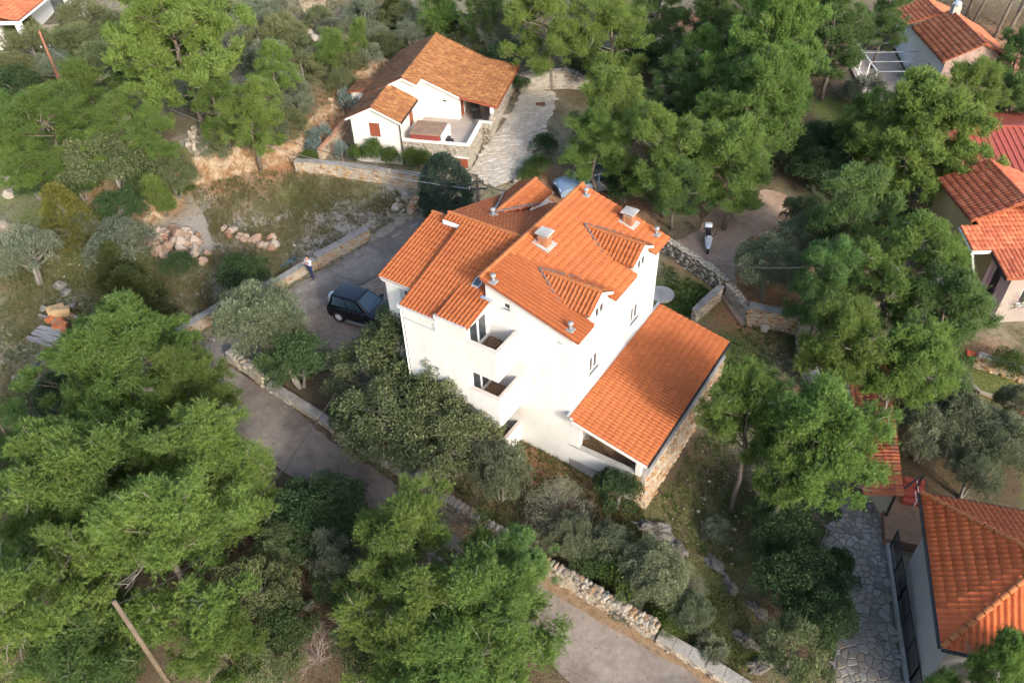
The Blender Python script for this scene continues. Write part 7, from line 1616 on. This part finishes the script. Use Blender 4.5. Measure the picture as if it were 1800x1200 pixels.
# ================================================================ grass, weeds, pebbles
def scatter(name, label, polys, n, mat_, length, width, blades, seed, spread=.5, tintm=.45):
    r = np.random.default_rng(seed); P = []
    for poly, w in polys:
        w_ = gpoly(poly); mn, mx = w_.min(0), w_.max(0); k = int(n*w); q = r.uniform(mn, mx, (k*3, 2)); q = q[inside(q, w_)]
        keep = (vnoise(q[:, 0], q[:, 1], 1.3, seed)+.5*vnoise(q[:, 0], q[:, 1], .5, seed+1)) > r.uniform(-.55, .35, len(q)); q = q[keep][:k]; P.append(q)
    q = np.concatenate(P); q = q[~inside(q, road_w)]; z = gz(q[:, 0], q[:, 1]); P = np.c_[q, z-.02]
    v, f = needles(P, np.tile([0, 0, 1.], (len(P), 1)), blades, length, width, spread, r); t = np.clip(np.repeat(tintm+.5*vnoise(q[:, 0], q[:, 1], 2., seed+2)+r.normal(0, .14, len(q)), blades*3), 0, 1)
    o = link(bpy.data.objects.new(name, np_mesh(name, v, f, mat_, t))); return tag(o, label, name.replace('_', ' '), kind='stuff')
lot = [(330,330),(440,300),(540,300),(700,335),(720,370),(640,420),(560,455),(490,500),(390,545),(300,560),(270,480),(380,440),(360,380)]
left = [(0,420),(120,420),(260,420),(300,520),(300,600),(150,640),(120,760),(0,800)]
yard = [(905,770),(1000,810),(1120,860),(1140,930),(1180,1000),(1300,1050),(1350,1150),(1300,1190),(1150,1090),(1000,1010),(880,930),(800,860)]
rightg = [(1160,880),(1260,720),(1300,560),(1400,590),(1410,700),(1360,860),(1400,960),(1300,1000),(1200,960)]
upper = [(420,0),(760,0),(740,60),(660,120),(560,220),(500,260),(430,230),(400,120)]
backg = [(1165,460),(1260,520),(1215,560),(1160,540)]
wood = [(900,0),(1800,0),(1800,250),(1400,330),(1100,300),(980,160)]
scatter('dry_grass', 'dry grass tufts over the vacant lot and slopes', [(lot,.42),(left,.22),(upper,.22),(yard,.10),(wood,.04)], 26000, GRASSL, .30, .024, 5, 5, .45, .55)
scatter('green_grass', 'short green weeds in the gardens and on the lot', [(lot,.12),(left,.2),(yard,.30),(rightg,.24),(backg,.06),(upper,.06)], 15000, GRASSG, .20, .024, 6, 6, .7, .45)
def pebbles(n, seed):
    r = np.random.default_rng(seed); V, F, o = [], [], 0; arr = [mesh_arrays(m_) for m_ in (rock_mesh('pebble', STONE_W, 200+i, 1, .7, .3) for i in range(4))]
    for poly, w in ((lot,.5),(left,.2),(yard,.08),(rightg,.08),(upper,.14)):
        w_ = gpoly(poly); mn, mx = w_.min(0), w_.max(0); q = r.uniform(mn, mx, (int(n*w*3), 2)); q = q[inside(q, w_)][:int(n*w)]; q = q[~inside(q, road_w)]; z = gz(q[:, 0], q[:, 1])
        for (x, y), zz in zip(q, z):
            v, f = arr[r.integers(4)]; s = r.uniform(.025,.06)*(1 if r.random() < .94 else 2.2); a = r.uniform(0, 6.28); c, s_ = math.cos(a), math.sin(a); V.append((v*s*2) @ np.array([[c,s_,0],[-s_,c,0],[0,0,1]])+[x, y, zz+s*.2]); F.append(f+o); o += len(v)
    return tag(link(bpy.data.objects.new('pebbles', np_mesh('pebbles', np.concatenate(V), np.concatenate(F), STONE_W))), 'loose pale stones strewn over the lot and slopes', 'pebbles', kind='stuff')
pebbles(2800, 3)

# dry leaves and needles along the lane edges and under the walls
def litter(n_, seed):
    r = np.random.default_rng(seed); P = []
    for line, w in ((road_l[:10], .6), (road_l[9:], .9), (road_r[:14], .7), (road_r[13:], .5)):
        q = gpoly(line); seg = r.integers(0, len(q)-1, n_); t = r.random((n_, 1)); c = q[seg]+(q[seg+1]-q[seg])*t; P.append(c+r.normal(0, w*.5, (n_, 2))*r.choice([.5, 1., 2.2], (n_, 1)))
    q = np.concatenate(P); q = q[inside(q, road_w)]; z = gz(q[:, 0], q[:, 1])+.058; P = np.c_[q, z]
    d = unit(np.c_[r.normal(0, 1, (len(q), 2)), r.normal(0, .12, len(q))]); s = unit(np.cross(d, np.c_[r.normal(0, .15, (len(q), 2)), np.ones(len(q))])); L = r.uniform(.03, .10, (len(q), 1)); w = L*r.uniform(.25, .6, (len(q), 1))
    v = np.stack([P, P+d*L*.5+s*w*.5, P+d*L, P+d*L*.5-s*w*.5], 1).reshape(-1, 3); f = np.arange(len(v)).reshape(-1, 4)
    tag(link(bpy.data.objects.new('leaf_litter', np_mesh('leaf_litter', v, f, leafmat('dead_leaves', (.05,.032,.02), (.11,.07,.04), (.20,.135,.08), .15), np.repeat(r.random(len(q)), 4)))), 'brown leaves and needles strewn along the lane edges', 'leaf litter', kind='stuff')
litter(2600, 31)
edge = [[(405,640),(470,684),(560,742),(650,805),(745,860),(750,868),(640,815),(560,757),(440,668),(402,648)], [(800,915),(900,975),(1000,1032),(1140,1120),(1290,1212),(1280,1222),(1100,1110),(960,1030),(800,928)], [(318,604),(400,556),(490,514),(560,474),(647,424),(655,430),(560,486),(480,530),(380,590),(322,612)]]
_rw = road_w; road_w = np.array([(0,-50),(1,-50),(1,-49)])
scatter('wall_weeds', 'weeds growing along the foot of the lane walls', [(e_, .34) for e_ in edge], 3600, GRASSG, .16, .024, 6, 17, .8, .5)
road_w = _rw
# clothes rack on the top balcony
rk_ = thing('clothes_rack', Wh @ Vector((-3.45,-.9,5.72)), -YAW, 'dark folding clothes rack on the top balcony of the white house', 'clothes rack')
b_ = MB()
for k in range(6): b_.tube([(-.35,-.3+k*.12,.55),(.35,-.3+k*.12,.55)], .012, 5)
for s in (-1, 1): b_.tube([(-.35*s,-.3,.55),(-.35*s,.3,.55)], .014, 5)
b_.build('rack_top', PLASTIC, rk_)
for s in (-1, 1):
    b_ = MB(); b_.tube([(s*.35,-.3,.55),(s*.35,.25,0)], .014, 5); b_.tube([(s*.35,.3,.55),(s*.35,-.25,0)], .014, 5); b_.build('leg', PLASTIC, rk_)
